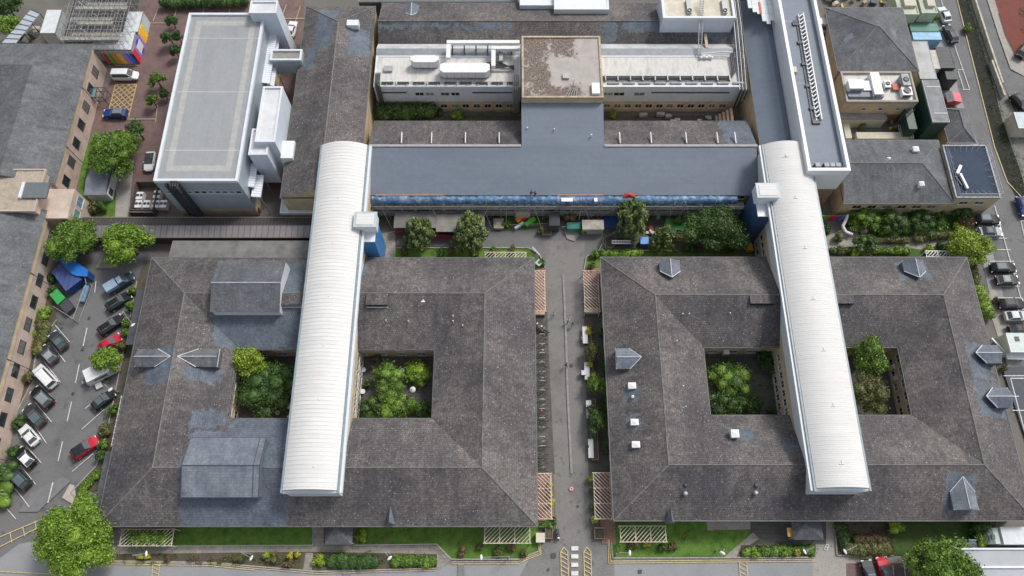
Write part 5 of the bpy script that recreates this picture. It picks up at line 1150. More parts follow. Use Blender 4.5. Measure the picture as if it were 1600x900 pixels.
# porches on the south side
for px, z, lab in (((507,550,828,851),2.9,'dark slate porch roof on the south side of the left block'),((1240,1287,816,843),2.9,'dark slate porch roof on the south side of the right block with a yellow sign')):
    x0,x1,y0,y1 = rect(*px,z); y1 = (10.4 if px[0] < 600 else 11.1); r = root('porch', lab, (x0+x1)/2, (y0+y1)/2, 'porch'); b = B(); xm = x0+(x1-x0)*.35
    b.grid((x0,y0,z),(x1,y0,z),(xm,y1-1,z+1.2),(xm,y1-1,z+1.2),.8); b.grid((x1,y0,z),(x1,y1,z),(xm,y1,z+1.2),(xm,y1-1,z+1.2),.8); b.grid((x0,y1,z),(x0,y0,z),(xm,y1-1,z+1.2),(xm,y1,z+1.2),.8); b.build('roof', T_DARK, r)
    for xx in (x0+.2,x1-.3): b = B(); b.box(xx,xx+.14,y0+.2,y0+.34,.2,z-.05); b.build('post', TIMBER, r)
    b = B(); b.box(x0,x1,y0-.03,y0+.05,z-.2,z-.01); b.build('fascia', DARKMETAL, r)
x, y = at(1236,831,2.4); t = thing('wall_sign', 'orange yellow board standing beside the dark right porch', 'sign', (x,y,0)); b = B(); b.box(x-.55,x+.35,y-.7,y+.6,2.2,2.4); b.build('board', plain('sign_orange',(0.72,0.38,0.10),.5), t); b = B(); b.box(x-.1,x,y-.05,y+.05,.2,2.2); b.build('post', DARKMETAL, t)
# bottom right building
BR = flat('grey_membrane_building', 'pale grey flat roofed building in the bottom right corner', *rect(1500,1660,856,980,5.5), 5.2, WHITEPANEL, plain('pale_grey_membrane',(0.36,0.38,0.40),.6,var=.1,scale=.4), .25, .25, PARAPET)
b = B(); x0, y0 = at(1518,886,5.5); b.box(x0,90,y0-.15,y0+.15,5.22,5.5); b.build('roof_upstand', WHITEPANEL, BR)
gs = thing('garden_wall', 'long grey felted wall top with a teal rail beside the bottom right building', 'wall', (*at(1500,850,1),0)); x0,x1,y0,y1 = rect(1452,1528,845,856,2.2); b = B(); b.box(x0,x1,y0,y1,.2,2.1); b.build('wall_body', plain('felt_grey',(0.15,0.17,0.19),.8), gs); b = B(); b.tube((x0,y1+.1,2.3),(x1,y1+.1,2.3),.07,6); b.build('rail', plain('teal_rail',(0.25,0.42,0.42),.5), gs)
# fenced sports court on the right edge
sp = sheet('sports_court', [(1564,575),(1610,572),(1680,760),(1612,720)], plain('navy_court',(0.055,0.065,0.08),.7,var=.15,scale=1), z=.36)
marks('court_line', [((1577,592),(1606,592)),((1577,592),(1603,690)),((1581,620),(1590,620)),((1566,588),(1600,588)),((1580,642),(1606,642))], WHITEP, .13, z=.37)
# white cabin right edge
cbn = flat('white_site_hut', 'pale green and white hut at the right edge below the parked cars', *rect(1580,1620,520,550,3.0), 2.9, plain('pale_hut',(0.50,0.58,0.55),.6,var=.1), MATS['pale_hut'], .05, .08, WHITEMETAL)
x, y = at(1590,529,3.1); b = B(); b.box(x-.35,x+.35,y-.4,y+.4,2.92,3.0); b.build('roof_window', GLASS, cbn)
b = thing('boarded_ramp', 'thin white railed ramp between the right block and the white hut', 'ramp', (*at(1565,535,1),0)); q = B(); q.obox(at(1550,528,1.4),at(1573,552,1.4),.25,1.2,1.4); q.obox(at(1573,556,1.4),at(1605,557,1.4),1.1,1.2,1.4); q.build('deck', WHITEPANEL, b); q = B()
for p_ in ((1552,530),(1562,541),(1572,552),(1590,556)): xx, yy = at(*p_,1.2); q.box(xx-.05,xx+.05,yy-.05,yy+.05,.2,1.19)
q.build('post', GALV, b)
# top right: red-roofed forecourt walls
bw = B(); 
for p_, q_ in (((1520,-10),(1545,68)),((1545,68),(1566,130)),((1549,95),(1569,150))): bw.obox(at(*p_,1), at(*q_,1), .35, .2, 1.3)
w_ = bw.build('boundary_wall', plain('cream_stone_wall',(0.45,0.41,0.33),.85,var=.3,scale=1)); tag(w_, 'pale stone boundary wall between the overgrown bank and the side road', 'wall')
bw = B(); bw.obox(at(1584,150,1), at(1626,150,1), .3, .2, 1.2); 
flat('lane_side_roof', 'pale blue grey roof at the right edge above the stone bank', *rect(1592,1650,175,200,3.2), 3.1, CREAM, plain('pale_blue_roof',(0.42,0.50,0.52),.6,var=.15), .05, .1, GALV)
# yard between the ranges: small stuff
b = B(); pts = [(1286,120),(1298,150),(1304,190)]
t = thing('yard_wall', 'low cream garden wall below the cream hut', 'wall', (*at(1370,205,1),0)); x0,x1,y0,y1 = rect(1340,1420,206,216,1.5); b.box(x0,x1,y0,y1,.1,1.4); b.box(x0-2.2,x0-1.0,y0,y0+5,.1,1.5); b.build('wall_body', CREAM, t)
t = thing('bin_cage', 'white barred cage at the foot of the spiral fire escape', 'cage', (*at(1418,204,1),0)); x0,x1,y0,y1 = rect(1408,1428,195,215,1.8); b = B()
for k in range(8): xx = x0+(x1-x0)*k/7; b.box(xx-.03,xx+.03,y0,y1,1.7,1.76); b.box(xx-.03,xx+.03,y0,y0+.05,.1,1.7)
for k in range(4): yy = y0+(y1-y0)*k/3; b.box(x0,x1,yy-.03,yy+.03,1.765,1.8)
b.build('bars', WHITEMETAL, t)
# ------------------------------------------------------------------ plant on the decks (top level: it stands on the roofs)
def ahu(lab, px, z, h):
    x0,x1,y0,y1 = rect(*px, z+h); t = thing('air_handling_unit', lab, 'air handling unit', ((x0+x1)/2,(y0+y1)/2,z), 0, 'white air handling units')
    c = .7; pr = [(x0+c,y0),(x1-c,y0),(x1,y0+c*.8),(x1,y1-c*.5),(x1-c,y1),(x0+c,y1),(x0,y1-c*.5),(x0,y0+c*.8)]
    b = B(); b.prism(pr, z+.5, z+h); b.build('casing', WHITEMETAL, t)
    b = B(); n = max(3,int((x1-x0)/1.3))
    for k in range(1,n): xx = x0+(x1-x0)*k/n; b.box(xx-.02,xx+.02,y0-.03,y0-.002,z+.55,z+h-.05)
    b.build('panel_joint', GREYMETAL, t); b = B()
    for k in range(4): xx = x0+.8+(x1-x0-1.6)*k/3; b.box(xx-.08,xx+.08,y0+.2,y1-.2,z,z+.49)
    b.box(x0+.6,x1-.6,y0+.15,y0+.27,z+.3,z+.49); b.build('support_frame', DARKMETAL, t); return t
ahu('shorter white air handling unit at the back left of the plant deck', (641,685,86,97), 7.6, 2.1)
ahu('longer white air handling unit nearer the deck edge with a walkway beside it', (687,765,98,113), 7.6, 2.1)
t = thing('ventilation_duct', 'white square duct looping over the left plant deck roof slope', 'duct', (-10,94,8))
b = B(); y = at(700,66,10)[1]; xa = at(698,66,10)[0]; b.box(xa,1.4,y-.35,y+.35,9.5,10.2); b.box(xa-.01,xa+.75,at(700,90,10)[1],y+.352,9.3,10.05); y2 = at(770,73,10)[1]; xb = at(768,73,10)[0]
b.box(xb,1.4,y2-.4,y2+.3,9.2,9.9); b.box(xb-.01,xb+.75,at(770,104,9.5)[1],y2+.302,9.0,9.75); b.build('duct_run', WHITEMETAL, t)
b = B()
for k in range(6):
    for yy in (at(700,78,8)[1], at(700,84,8)[1]): xx = xa+1+k*2.2; b.tube((xx,yy,7.4),(xx,yy,9.4),.12,6)
b.build('leg', DARKMETAL, t)
t = thing('pipe_run', 'tangle of pipes with a small tank at the right end of the left plant deck', 'pipework', (0,91,7.6)); b = B(); x, y = at(790,103,8)
for k in range(4): b.path([(x-5,y+.4*k-.6,8.0),(x-1,y+.4*k-.4,8.1),(x+1.6,y-.3*k,8.1)], .1, 6)
b.build('pipe', DARKMETAL, t); b = B(); b.box(x-1.2,x-.5,y+.6,y+2.6,7.7,8.8); b.box(x-3.4,x+1.2,y-1.1,y-.9,7.8,8.0); b.build('tank', GALV, t)
t = thing('pipe_run', 'silver riser pipes curling over the deck edge beside the mossy tower', 'pipework', (1,87,7.6)); b = B(); x, y = at(805,140,5)
for k in range(3): b.path([(x+.35*k-.3,89.5,7.9),(x+.35*k-.3,87.2,8.1),(x+.35*k-.3,86.5,7.5),(x+.35*k-.3,86.4,.5)], .17, 7)
b.build('pipe', GALV, t)
t = thing('roof_edge_ladder', 'dark ladder and cable bundle at the left end of the left plant deck', 'pipework', (-25,87,7.6)); b = B()
for k in range(4): b.path([(-25.3+k*.25,90,7.9),(-25.2+k*.25,87.3,8.0+.1*k),(-25.1+k*.25,86.7,7.4),(-25.1+k*.25,86.6,2)], .1, 6)
b.build('pipe', DARKMETAL, t); b = B(); x, y = at(606,106,8.2); b.box(x-.8,x+.8,y-.6,y+.6,7.65,8.1); b.build('vent_cowl', GALV, t)
t = thing('guard_rail', 'dark guard rail with ballast blocks along the front edge of the left plant deck', 'railing', (-12,87.6,7.6)); b = B()
for z in (8.1,8.6): b.tube((-25.4,87.35,z),(1.3,87.35,z),.05,5)
for k in range(15): b.tube((-25.2+k*1.88,87.35,7.6),(-25.2+k*1.88,87.35,8.65),.05,5)
b.build('rail', DARKMETAL, t); b = B()
for k in range(15): b.box(-25.3+k*1.88,-25.0+k*1.88,87.4,87.8,7.62,7.85)
b.build('counterweight', WHITEMETAL, t)
t = thing('pipe_run', 'black insulated pipe pair on brackets along the right plant deck', 'pipework', (30,89,7.6)); b = B(); y = at(1050,122,8)[1]
for k in range(3): b.path([(16.4,y+k*.32-.3,8.0),(40.2+k*.3,y+k*.32-.3,8.0),(41.0+k*.3,y+1.6,8.1),(41.0+k*.3,94+.3*k,8.3)], .12, 7)
b.build('pipe', DARKMETAL, t); b = B()
for k in range(11): b.box(17.2+k*2.3,17.4+k*2.3,y-.6,y+.65,7.62,8.2)
b.build('bracket', GALV, t)
t = thing('pipe_run', 'thick bundle of silver and black pipes climbing the wall beside the right plant deck', 'pipework', (43.3,95,8)); b = B()
for k in range(6): b.path([(42.0+k*.3,86.2,2+k*.6),(42.0+k*.3,86.4,7.6),(42.1+k*.28,92,8.2+k*.1),(42.2+k*.28,100,9.0+.1*k),(41.7+k*.28,108,11)], .11, 6, (DARKMETAL if k%2 else GALV))
b.build('pipe', None, t)
lb = thing('cable_ladder', 'steep dark access ladder from the right plant deck up to the roof plant room', 'ladder', (*at(1094,60,9),8)); b = B(); p0 = at(1093,86,8.2); p1 = at(1097,-4,12.6)
for s in (-.3,.3): b.tube((p0[0]+s,p0[1],8.2),(p1[0]+s,p1[1],12.6),.09,6)
b.build('stile', GALV, lb); b = B()
for k in range(26): t_ = k/26; b.tube((p0[0]+(p1[0]-p0[0])*t_-.3,p0[1]+(p1[1]-p0[1])*t_,8.2+4.4*t_),(p0[0]+(p1[0]-p0[0])*t_+.3,p0[1]+(p1[1]-p0[1])*t_,8.2+4.4*t_),.05,5)
b.build('rung', GREYMETAL, lb)
t = thing('timber_plank', 'bleached plank leaning by the access ladder', 'plank', (*at(1103,60,8.5),8)); b = B(); p = at(1103,50,8.6); q = at(1104,76,7.8); b.obox(p,q,.5,7.9,8.15); b.build('board', TIMBER, t)
t = thing('pipe_run', 'wrapped pale pipe fittings at the foot of the access ladder', 'pipework', (*at(1100,88,8),8)); b = B(); x, y = at(1105,88,8); 
for k in range(3): b.path([(x-1.5,y+.3*k,8.0),(x+3,y+.5*k,8.1),(x+6.8,y+.5*k-.3,8.0)], .1, 6)
for k in range(5): b.blob((x-1.2+k*.5,y-.3+.2*(k%2),8.1),(.35,.3,.25))
b.build('pipe', WHITEMETAL, t)
for k in range(2):
    px = (1078,1134)[k]; x0,x1,y0,y1 = rect(px-3,px+4,-4,17,12); t = thing('roof_extract_unit', ('small ducted extract unit on the cream roof deck, left of the ladder','small ducted extract unit on the cream roof deck, right of the ladder')[k], 'extract unit', ((x0+x1)/2,(y0+y1)/2,11)); b = B(); b.box(x0,x1,y0,y1,11.1,11.6); b.build('casing', GALV, t); b = B(); b.torus(((x0+x1)/2,y0+.5,11.7),.35,.08,'z',12,5); b.build('fan', DARKMETAL, t)
# courtyard clutter right deck
rr = random.Random(11)
t = thing('stacked_planters', 'jumble of pale planters and slabs in the courtyard under the right plant deck', 'clutter', (30,84,0)); b = B()
for k in range(26): x = rr.uniform(24,38); y = rr.uniform(82.2,85.6); b.box(x,x+rr.uniform(.5,1.5),y,y+rr.uniform(.3,.7),.3,rr.uniform(.6,1.3))
b.build('planter_box', plain('pale_planter',(0.40,0.40,0.37),.8,var=.3,scale=1), t)
t = thing('timber_deck_steps', 'bleached timber steps in the corner of the right plant courtyard', 'steps', (40.5,84,0)); b = B()
for k in range(5): b.box(39.2+k*.55,39.65+k*.55,82,85.8,.3,.5+.6*k)
b.build('tread', TIMBER, t)
# condensers left of the grey block
rw = thing('condenser_compound', 'dark fenced compound beside the grey clad block', 'fence', (*at(225,325,1),0)); b = B(); x0,x1,y0,y1 = rect(203,240,285,330,1.6); walls(b,x0,x1,y0,y1,.1,2.0,None,.12); b.box(x0,x1,y0-.5,y0-.2,.1,2.0); b.build('panel', plain('compound_brown',(0.10,0.085,0.075),.8,var=.25), rw)
for k, (px, py) in enumerate(((216,318),(229,318),(243,318),(255,318),(218,305),(245,303))):
    x, y = at(px, py, 1.5); t = thing('condenser_unit', ['white twin fan condenser, front row of the compound, leftmost','white twin fan condenser, front row of the compound, second from the left','white twin fan condenser, front row of the compound, third from the left','white twin fan condenser, front row of the compound, rightmost','white condenser in the back row of the compound, left one','white condenser in the back row of the compound, right one'][k], 'condenser', (x,y,0), 0, 'condensers beside the grey block')
    b = B(); b.box(x-.6,x+.6,y-.8,y+.7,.3,1.5); b.build('casing', WHITEMETAL, t)
    for s in (-.32,.32): b = B(); b.tube((x+s,y,1.5),(x+s,y,1.58),.27,12); b.build('fan', DARKMETAL, t)

# ------------------------------------------------------------------ vehicles
def loft(b, secs, mat=None, cap=True):
    """secs: list of rings (same count)"""
    n = len(secs[0]); vs = [p for s in secs for p in s]
    fs = [(k*n+i, k*n+(i+1)%n, (k+1)*n+(i+1)%n, (k+1)*n+i) for k in range(len(secs)-1) for i in range(n)]
    if cap: fs += [tuple(range(n-1,-1,-1)), tuple(range((len(secs)-1)*n, len(secs)*n))]
    return b.add(vs, fs, mat)
def car_proto(kind):
    """length along +y (front). Returns the tree at the origin"""
    L, Wd, H = {'hatch': (4.1,1.78,1.48), 'suv': (4.6,1.9,1.68), 'estate': (4.7,1.85,1.5), 'van': (5.0,1.95,1.95), 'pickup': (5.1,1.9,1.8)}[kind]
    r = thing('parked_car', 'car', 'car'); h = L/2; w = Wd/2
    def ring(y, ww, z0, z1, zs):   # body cross-section: sill, shoulder, deck
        return [(-ww*.92,y,z0),(-ww,y,z0+.18),(-ww,y,zs),(-ww*.9,y,z1),(ww*.9,y,z1),(ww,y,zs),(ww,y,z0+.18),(ww*.92,y,z0)]
    hood = .98 if kind in ('hatch','estate') else 1.08
    st = [(-h,w*.80,.42,.62,.55),(-h+.12,w*.93,.28,.93,.75),(-h+.5,w,.22,hood+.02,.85),(-.2,w,.22,hood+.02,.86),(h*.42,w,.22,hood,.85),(h-.7,w*.97,.24,hood-.12,.78),(h-.2,w*.86,.3,.74,.62),(h,w*.66,.4,.58,.5)]
    b = B(); loft(b, [ring(*s) for s in st]); body = b.build('body', PAINT, r, smooth=False)
    # greenhouse
    yb, yf = {'hatch': (-h+.35, h*.42), 'suv': (-h+.3, h*.40), 'estate': (-h+.3, h*.38), 'van': (-h+.12, h*.62), 'pickup': (-.3, h*.52)}[kind]
    rb, rf = {'hatch': (yb+.55, yf-.85), 'suv': (yb+.35, yf-.75), 'estate': (yb+.45, yf-.8), 'van': (yb+.12, yf-.7), 'pickup': (yb+.15, yf-.7)}[kind]
    wb, wt = w*.86, w*.70; zb = hood-.02
    bt = [(-wb,yb,zb),(wb,yb,zb),(wb,yf,zb),(-wb,yf,zb)]; tp = [(-wt,rb,H),(wt,rb,H),(wt,rf,H),(-wt,rf,H)]
    lerp = lambda a, c, t: tuple(a[i]+(c[i]-a[i])*t for i in range(3))
    def panel(q, nm, inset=.06, off=.012):
        a, c, d, e = map(Vector, q); nrm = (c-a).cross(e-a).normalized()*off; cen = (a+c+d+e)/4
        qq = [p+(cen-p)*inset*1.6+nrm for p in (a,c,d,e)]; bb = B(); bb.add(qq+[p-nrm*.5 for p in qq], [(0,1,2,3),(0,4,5,1),(1,5,6,2),(2,6,7,3),(3,7,4,0)]); return bb.build(nm, CARGLASS, r)
    b = B(); b.add(bt+tp, [(0,1,5,4),(1,2,6,5),(2,3,7,6),(3,0,4,7),(4,5,6,7)]); 
    cab = b.build('cabin', PAINT, r)
    panel((bt[0],bt[1],tp[1],tp[0]), 'rear_window', .08); panel((bt[2],bt[3],tp[3],tp[2]), 'windscreen', .05)
    panel((bt[1],bt[2],tp[2],tp[1]), 'side_window', .07); panel((bt[3],bt[0],tp[0],tp[3]), 'side_window', .07)
    b = B(); c = .06; b.add([(-wt+c,rb+c,H+.01),(wt-c,rb+c,H+.01),(wt-c,rf-c,H+.01),(-wt+c,rf-c,H+.01),(-wt+c*3,rb+c*4,H+.05),(wt-c*3,rb+c*4,H+.05),(wt-c*3,rf-c*4,H+.05),(-wt+c*3,rf-c*4,H+.05)], [(4,5,6,7),(0,1,5,4),(1,2,6,5),(2,3,7,6),(3,0,4,7)]); b.build('roof_panel', PAINT, r)
    for s in (-1, 1):
        for yy in (-h+.8, h-.85):
            b = B(); b.tube((s*(w-.22),yy,.33),(s*(w-.01),yy,.33),.33,14); wh = b.build('wheel', RUBBER, r); b = B(); b.tube((s*(w-.02),yy,.33),(s*(w+.01),yy,.33),.2,10); b.build('rim', GALV, wh)
        b = B(); x_ = s*w*.68; b.box(x_-.2,x_+.2,h-.38,h-.13,.58,.76); b.build('headlight', LAMPW, r)
        b = B(); x_ = s*w*.76; b.box(x_-.14,x_+.14,-h+.0,-h+.16,.62,.85); b.build('tail_light', LAMPR, r)
        b = B(); b.box(s*w*.98-.1,s*w*.98+.1,yf-.55,yf-.4,zb+.02,zb+.17); b.build('wing_mirror', PAINT, r)
    if kind == 'estate':
        b = B(); [b.box(s*wt*.86-.02,s*wt*.86+.02,rb+.1,rf-.1,H+.05,H+.1) for s in (-1,1)]; b.build('roof_rail', GALV, r)
    if kind == 'pickup':
        b = B(); b.box(-w*.88,w*.88,-h+.1,-.35,hood,H+.02); b.build('load_cover', PAINT, r)
    return r
PROTO = {}
def put_car(kind, rear, front, col, label, group, roof=None, z=0.7, glassroof=False, name='parked_car', cat='car', gz=0.25):
    p = at(*rear, z); q = at(*front, z); first = kind not in PROTO
    if first: PROTO[kind] = car_proto(kind)
    cx, cy = (p[0]+q[0])/2, (p[1]+q[1])/2; a = math.atan2(q[1]-p[1], q[0]-p[0])-math.pi/2
    if first: o = PROTO[kind]
    else: o = copy_tree(PROTO[kind])
    o.name = name; o.location = (cx, cy, gz); o.rotation_euler = (0,0,a); o['label'] = label; o['category'] = cat; o['group'] = group
    L = math.hypot(q[0]-p[0], q[1]-p[1]); 
    for ch in o.children:
        ch.color = (*col, 1)
        if roof and ch.name.split('.')[0] in ('roof_panel','cabin','load_cover'): ch.color = (*roof, 1)
    if glassroof:
        for ch in o.children:
            if ch.name.split('.')[0] == 'roof_panel': ch.color = (.10,.13,.15,1)
    return o
BLK=(.012,.013,.015); DG=(.035,.04,.045); WHT=(.72,.73,.73); SIL=(.38,.40,.42); RED=(.45,.015,.035); BLU=(.015,.04,.20); LB=(.25,.36,.46)
gL = 'cars parked in the bays along the pink building'; gR = 'cars parked in the bays along the left block'; gE = 'cars parked in the bays right of the right block'
put_car('pickup', (170,455), (208,431), (.03,.05,.065), 'dark van with a pale blue roof, topmost right in the left car park', gR, roof=LB)
put_car('estate', (169,483), (205,460), BLK, 'black estate car just below the pale blue roofed van', gR)
put_car('estate', (155,522), (194,495), BLK, 'black car right above the red one in the left car park', gR)
put_car('hatch', (158,546), (189,526), RED, 'red car half hidden above the bright green tree', gR)
put_car('hatch', (147,638), (180,612), BLK, 'small black car alone in a bay below the caravan', gR, glassroof=True)
put_car('suv', (113,714), (155,686), RED, 'red car with a black roof and boot, lowest in the right bays', gR, roof=(.02,.025,.03))
put_car('hatch', (105,548), (79,518), DG, 'dark grey car, topmost along the pink building', gL, glassroof=True)
put_car('hatch', (91,569), (62,540), DG, 'dark car with a pale roof, second from the top along the pink building', gL, roof=(.28,.30,.32))
put_car('van', (89,607), (55,571), WHT, 'white van among the dark cars along the pink building', gL, name='parked_van', cat='van')
put_car('suv', (84,637), (50,605), BLK, 'black car with a silver roof, directly below the white van', gL, roof=(.22,.24,.26))
put_car('estate', (70,666), (40,634), DG, 'dark grey estate just above the white hatchback', gL, glassroof=True)
put_car('hatch', (62,698), (32,663), WHT, 'white hatchback with a black bonnet along the pink building', gL, roof=(.70,.71,.71))
put_car('hatch', (54,728), (28,702), BLK, 'black car with a bright white roof along the pink building', gL, roof=(.75,.76,.76))
put_car('suv', (47,763), (15,732), (.02,.03,.032), 'dark green car, lowest along the pink building', gL, glassroof=True)
put_car('suv', (1523,344), (1560,344), BLK, 'black car in the top bay right of the garden', gE, glassroof=True)
put_car('hatch', (1530,363), (1564,363), SIL, 'silver car half under the lime green tree', gE, roof=(.07,.08,.09))
put_car('suv', (1547,420), (1585,419), BLK, 'black car with a bluish glass roof, first below the two empty bays', gE, glassroof=True)
put_car('hatch', (1555,439), (1591,438), (.05,.045,.045), 'dark brown car with a grey roof next to the bluish glass roofed one', gE, roof=(.26,.28,.28))
put_car('suv', (1560,476), (1598,475), (.025,.02,.025), 'black car above the silver one in the right bays', gE)
put_car('hatch', (1568,495), (1605,494), (.50,.52,.54), 'silver car between two black cars at the right edge', gE, roof=(.62,.64,.66))
put_car('hatch', (1574,516), (1612,515), BLK, 'black car nearest the pale green hut', gE)
put_car('hatch', (1591,306), (1604,342), BLU, 'dark blue car at the right edge on the road', 'cars on the right hand roads')
put_car('hatch', (1481,38), (1468,10), (.62,.64,.66), 'silver white car parked by the green huts, top right', 'cars on the right hand roads')
put_car('estate', (1491,68), (1477,40), (.025,.035,.04), 'dark green car parked by the blue container', 'cars on the right hand roads')
put_car('suv', (1584,153), (1602,172), BLK, 'black car on the side road beyond the bank', 'cars on the right hand roads')
put_car('estate', (1593,88), (1606,70), BLK, 'black car with a white stripe on the red forecourt', 'cars on the right hand roads')
put_car('hatch', (1361,912), (1353,880), BLK, 'black car beside the red one at the bottom edge', 'cars at the bottom edge', glassroof=True)
put_car('suv', (1387,912), (1377,876), (.50,.01,.03), 'bright red car at the bottom edge', 'cars at the bottom edge', roof=(.08,.09,.1))
put_car('van', (174,119), (220,119), WHT, 'white van parked under the rainbow hoarding', 'vehicles in the block paved yard', name='parked_van', cat='van')
put_car('estate', (198,178), (163,178), BLU, 'dark blue car on the yellow hatched box', 'vehicles in the block paved yard', roof=(.16,.20,.24))
put_car('hatch', (237,237), (232,269), WHT, 'white car squeezed between the round tree and the grey block', 'vehicles in the block paved yard', roof=(.05,.055,.06))
put_car('hatch', (452,60), (460,33), WHT, 'white car parked beyond the white stair tower', 'vehicles in the block paved yard')
# caravan, lorry
t = thing('caravan', 'white caravan half under the bright green tree with its steps out', 'caravan', (*at(157,580,1.5),0), math.atan2(1,1.7)); 
def local(b, name, mat, parent, **k):
    me = b.build(name, mat, None, **k); me.parent = parent; return me
b = B(); loft(b, [[(-w_,y,z0),(-w_,y,z1),(w_,y,z1),(w_,y,z0)] for w_,y,z0,z1 in ()] or [[(x,-1.1,.5),(x,-1.15,z1),(x,1.15,z1),(x,1.1,.5)] for x,z1 in ((-2.6,1.6),(-2.3,2.3),(2.2,2.4),(2.6,1.9))]); local(b,'body',WHITEMETAL,t)
b = B(); b.box(-3.8,-2.6,-.08,.08,.5,.6); b.box(-3.5,-3.2,-.25,.25,.5,.9); local(b,'tow_bar',GALV,t)
for s in (-1,1):
    b = B(); b.tube((0,s*1.0,.32),(0,s*1.2,.32),.32,12); local(b,'wheel',RUBBER,t); b = B(); b.box(-1.4,.8,s*1.16-.01,s*1.16+.01,1.3,1.9); local(b,'window',CARGLASS,t)
b = B(); b.box(-1.9,-.9,-2.2,-1.2,.25,.6); local(b,'step',plain('step_white',(.55,.56,.55),.6),t)
t = thing('parked_lorry', 'white box lorry in the bottom right corner beside the block', 'lorry', (*at(1588,838,2),0))
b = B(); b.box(-3.0,8,-1.25,1.25,.9,3.4); local(b,'load_box',plain('lorry_white',(.55,.59,.60),.5,var=.1),t); b = B(); loft(b, [[(x,-1.15,.5),(x,-1.15,z1),(x,1.15,z1),(x,1.15,.5)] for x,z1 in ((-4.7,1.8),(-4.5,2.2),(-3.9,2.9),(-3.1,3.0))]); local(b,'cab',plain('cab_green',(.46,.52,.50),.4),t)
b = B(); b.box(-4.5,-4.0,-.9,.9,2.3,2.34); b.box(-4.3,-3.8,-.45,.2,2.75,2.98); local(b,'windscreen',CARGLASS,t)
for s in (-1,1):
    for xx in (-3.9,1,2.2): b = B(); b.tube((xx,s*.95,.5),(xx,s*1.22,.5),.5,14); local(b,'wheel',RUBBER,t)
# builders' compound, left car park
def tilted(nm, lab, cat, pts, z0, z1, mat, extra=None):
    w_ = [at(*p, z1) for p in pts]; cx = sum(p[0] for p in w_)/len(w_); cy = sum(p[1] for p in w_)/len(w_); t = thing(nm, lab, cat, (cx,cy,z0)); b = B(); b.prism(w_, z1-.1, z1); b.build('roof', mat, t); b = B(); ws = [(cx+(p[0]-cx)*.95, cy+(p[1]-cy)*.95) for p in w_]; b.prism(ws, z0, z1-.11); b.build('body', extra or mat, t); return t
tilted('smoking_shelter', 'bright blue slanted shelter roof under the trees of the left car park', 'shelter', [(86,401),(100,396),(138,422),(136,432),(120,431),(112,428)], .2, 2.6, plain('bright_blue_sheet',(.02,.16,.50),.4,var=.2), plain('deep_blue_sheet',(.015,.07,.25),.5))
tilted('site_container', 'dark blue container in front of the bright blue shelter roof', 'container', [(80,424),(95,411),(128,436),(103,455)], .2, 2.2, lines_mat('navy_panels',(.05,.085,.24),(.03,.05,.15),axis=0,period=.9,width=.15,rough=.5), plain('deep_blue_sheet2',(.015,.05,.19),.5))
tilted('green_skip', 'green sided open store with a dark slatted lid beside the blue container', 'skip', [(77,460),(89,451),(102,465),(90,476)], .2, 1.7, plain('grass_green_sheet',(.04,.33,.08),.5,var=.15), plain('dark_green_sheet',(.02,.12,.04),.5))
tilted('slatted_store', 'dark slatted store beside the green skip with a loose timber edge', 'store', [(90,475),(103,465),(115,480),(104,490)], .2, 1.3, lines_mat('dark_slats',(.06,.07,.08),(.02,.02,.025),axis=1,period=.3,width=.3,rough=.7), DARKMETAL)
hf = thing('mesh_fence', 'temporary mesh fence around the blue shelter', 'fence', (*at(120,480,1),0)); b = B()
pf = [(88,482),(111,496),(119,502),(140,447),(134,425)]
for p_, q_ in zip(pf[:-1], pf[1:]):
    P, Q = at(*p_,1), at(*q_,1); b.tube((*P,.3),(*Q,.3),.05,5); b.tube((*P,2.1),(*Q,2.1),.05,5)
    for k in range(10): t_ = k/9; xx, yy = P[0]+(Q[0]-P[0])*t_, P[1]+(Q[1]-P[1])*t_; b.tube((xx,yy,.3),(xx,yy,2.1),.025,4)
b.build('fence_panel', GALV, hf)
bx = thing('boarded_trolley', 'blue tarpaulin covered trolley by the mesh fence', 'trolley', (*at(131,460,1),0)); b = B(); b.obox(at(136,446,1),at(127,471,1),.9,.7,1.1); b.build('tarpaulin', plain('dusty_blue',(.16,.27,.38),.7,var=.3,scale=2), bx); b = B(); b.obox(at(136,446,.5),at(127,471,.5),.7,.45,.69); b.tube((*at(134,450,.5),.45),(*at(134,450,.5),.25),.2,8); b.tube((*at(128,468,.5),.45),(*at(128,468,.5),.25),.2,8); b.build('chassis', DARKMETAL, bx)

# ------------------------------------------------------------------ cycles
def bicycle():
    r = thing('bicycle', 'bicycle', 'bicycle')
    for x in (-.52,.52):
        b = B(); b.torus((x,0,.34),.33,.035,'y',16,4); w_ = local(b,'wheel',RUBBER,r)
        b = B(); [b.tube((x,0,.34),(x+.32*math.cos(a),0,.34+.32*math.sin(a)),.006,3) for a in [k*math.pi/4 for k in range(8)]]; s_ = local(b,'spokes',GALV,w_)
    b = B()
    for p, q in (((-.52,0,.34),(-.12,0,.30)),((-.12,0,.30),(-.22,0,.82)),((-.52,0,.34),(-.2,0,.72)),((-.2,0,.72),(.36,0,.78)),((-.12,0,.30),(.36,0,.70)),((.52,0,.34),(.34,0,.95))): b.tube(p,q,.034,6)
    local(b,'frame',MATTE,r); b = B(); b.path([(.42,-.28,.98),(.34,-.18,1.0),(.34,.18,1.0),(.42,.28,.98)],.018,6); local(b,'handlebar',DARKMETAL,r)
    b = B(); b.blob((-.24,0,.86),(.15,.08,.05)); local(b,'saddle',DARKMETAL,r); return r
bp = bicycle(); ys = [530+8.6*k for k in range(17)]+[690,700,709,717,724,731,738]; rb = random.Random(4)
cl = [(.05,.05,.055),(.35,.36,.37),(.60,.61,.62),(.05,.10,.16),(.25,.26,.25)]
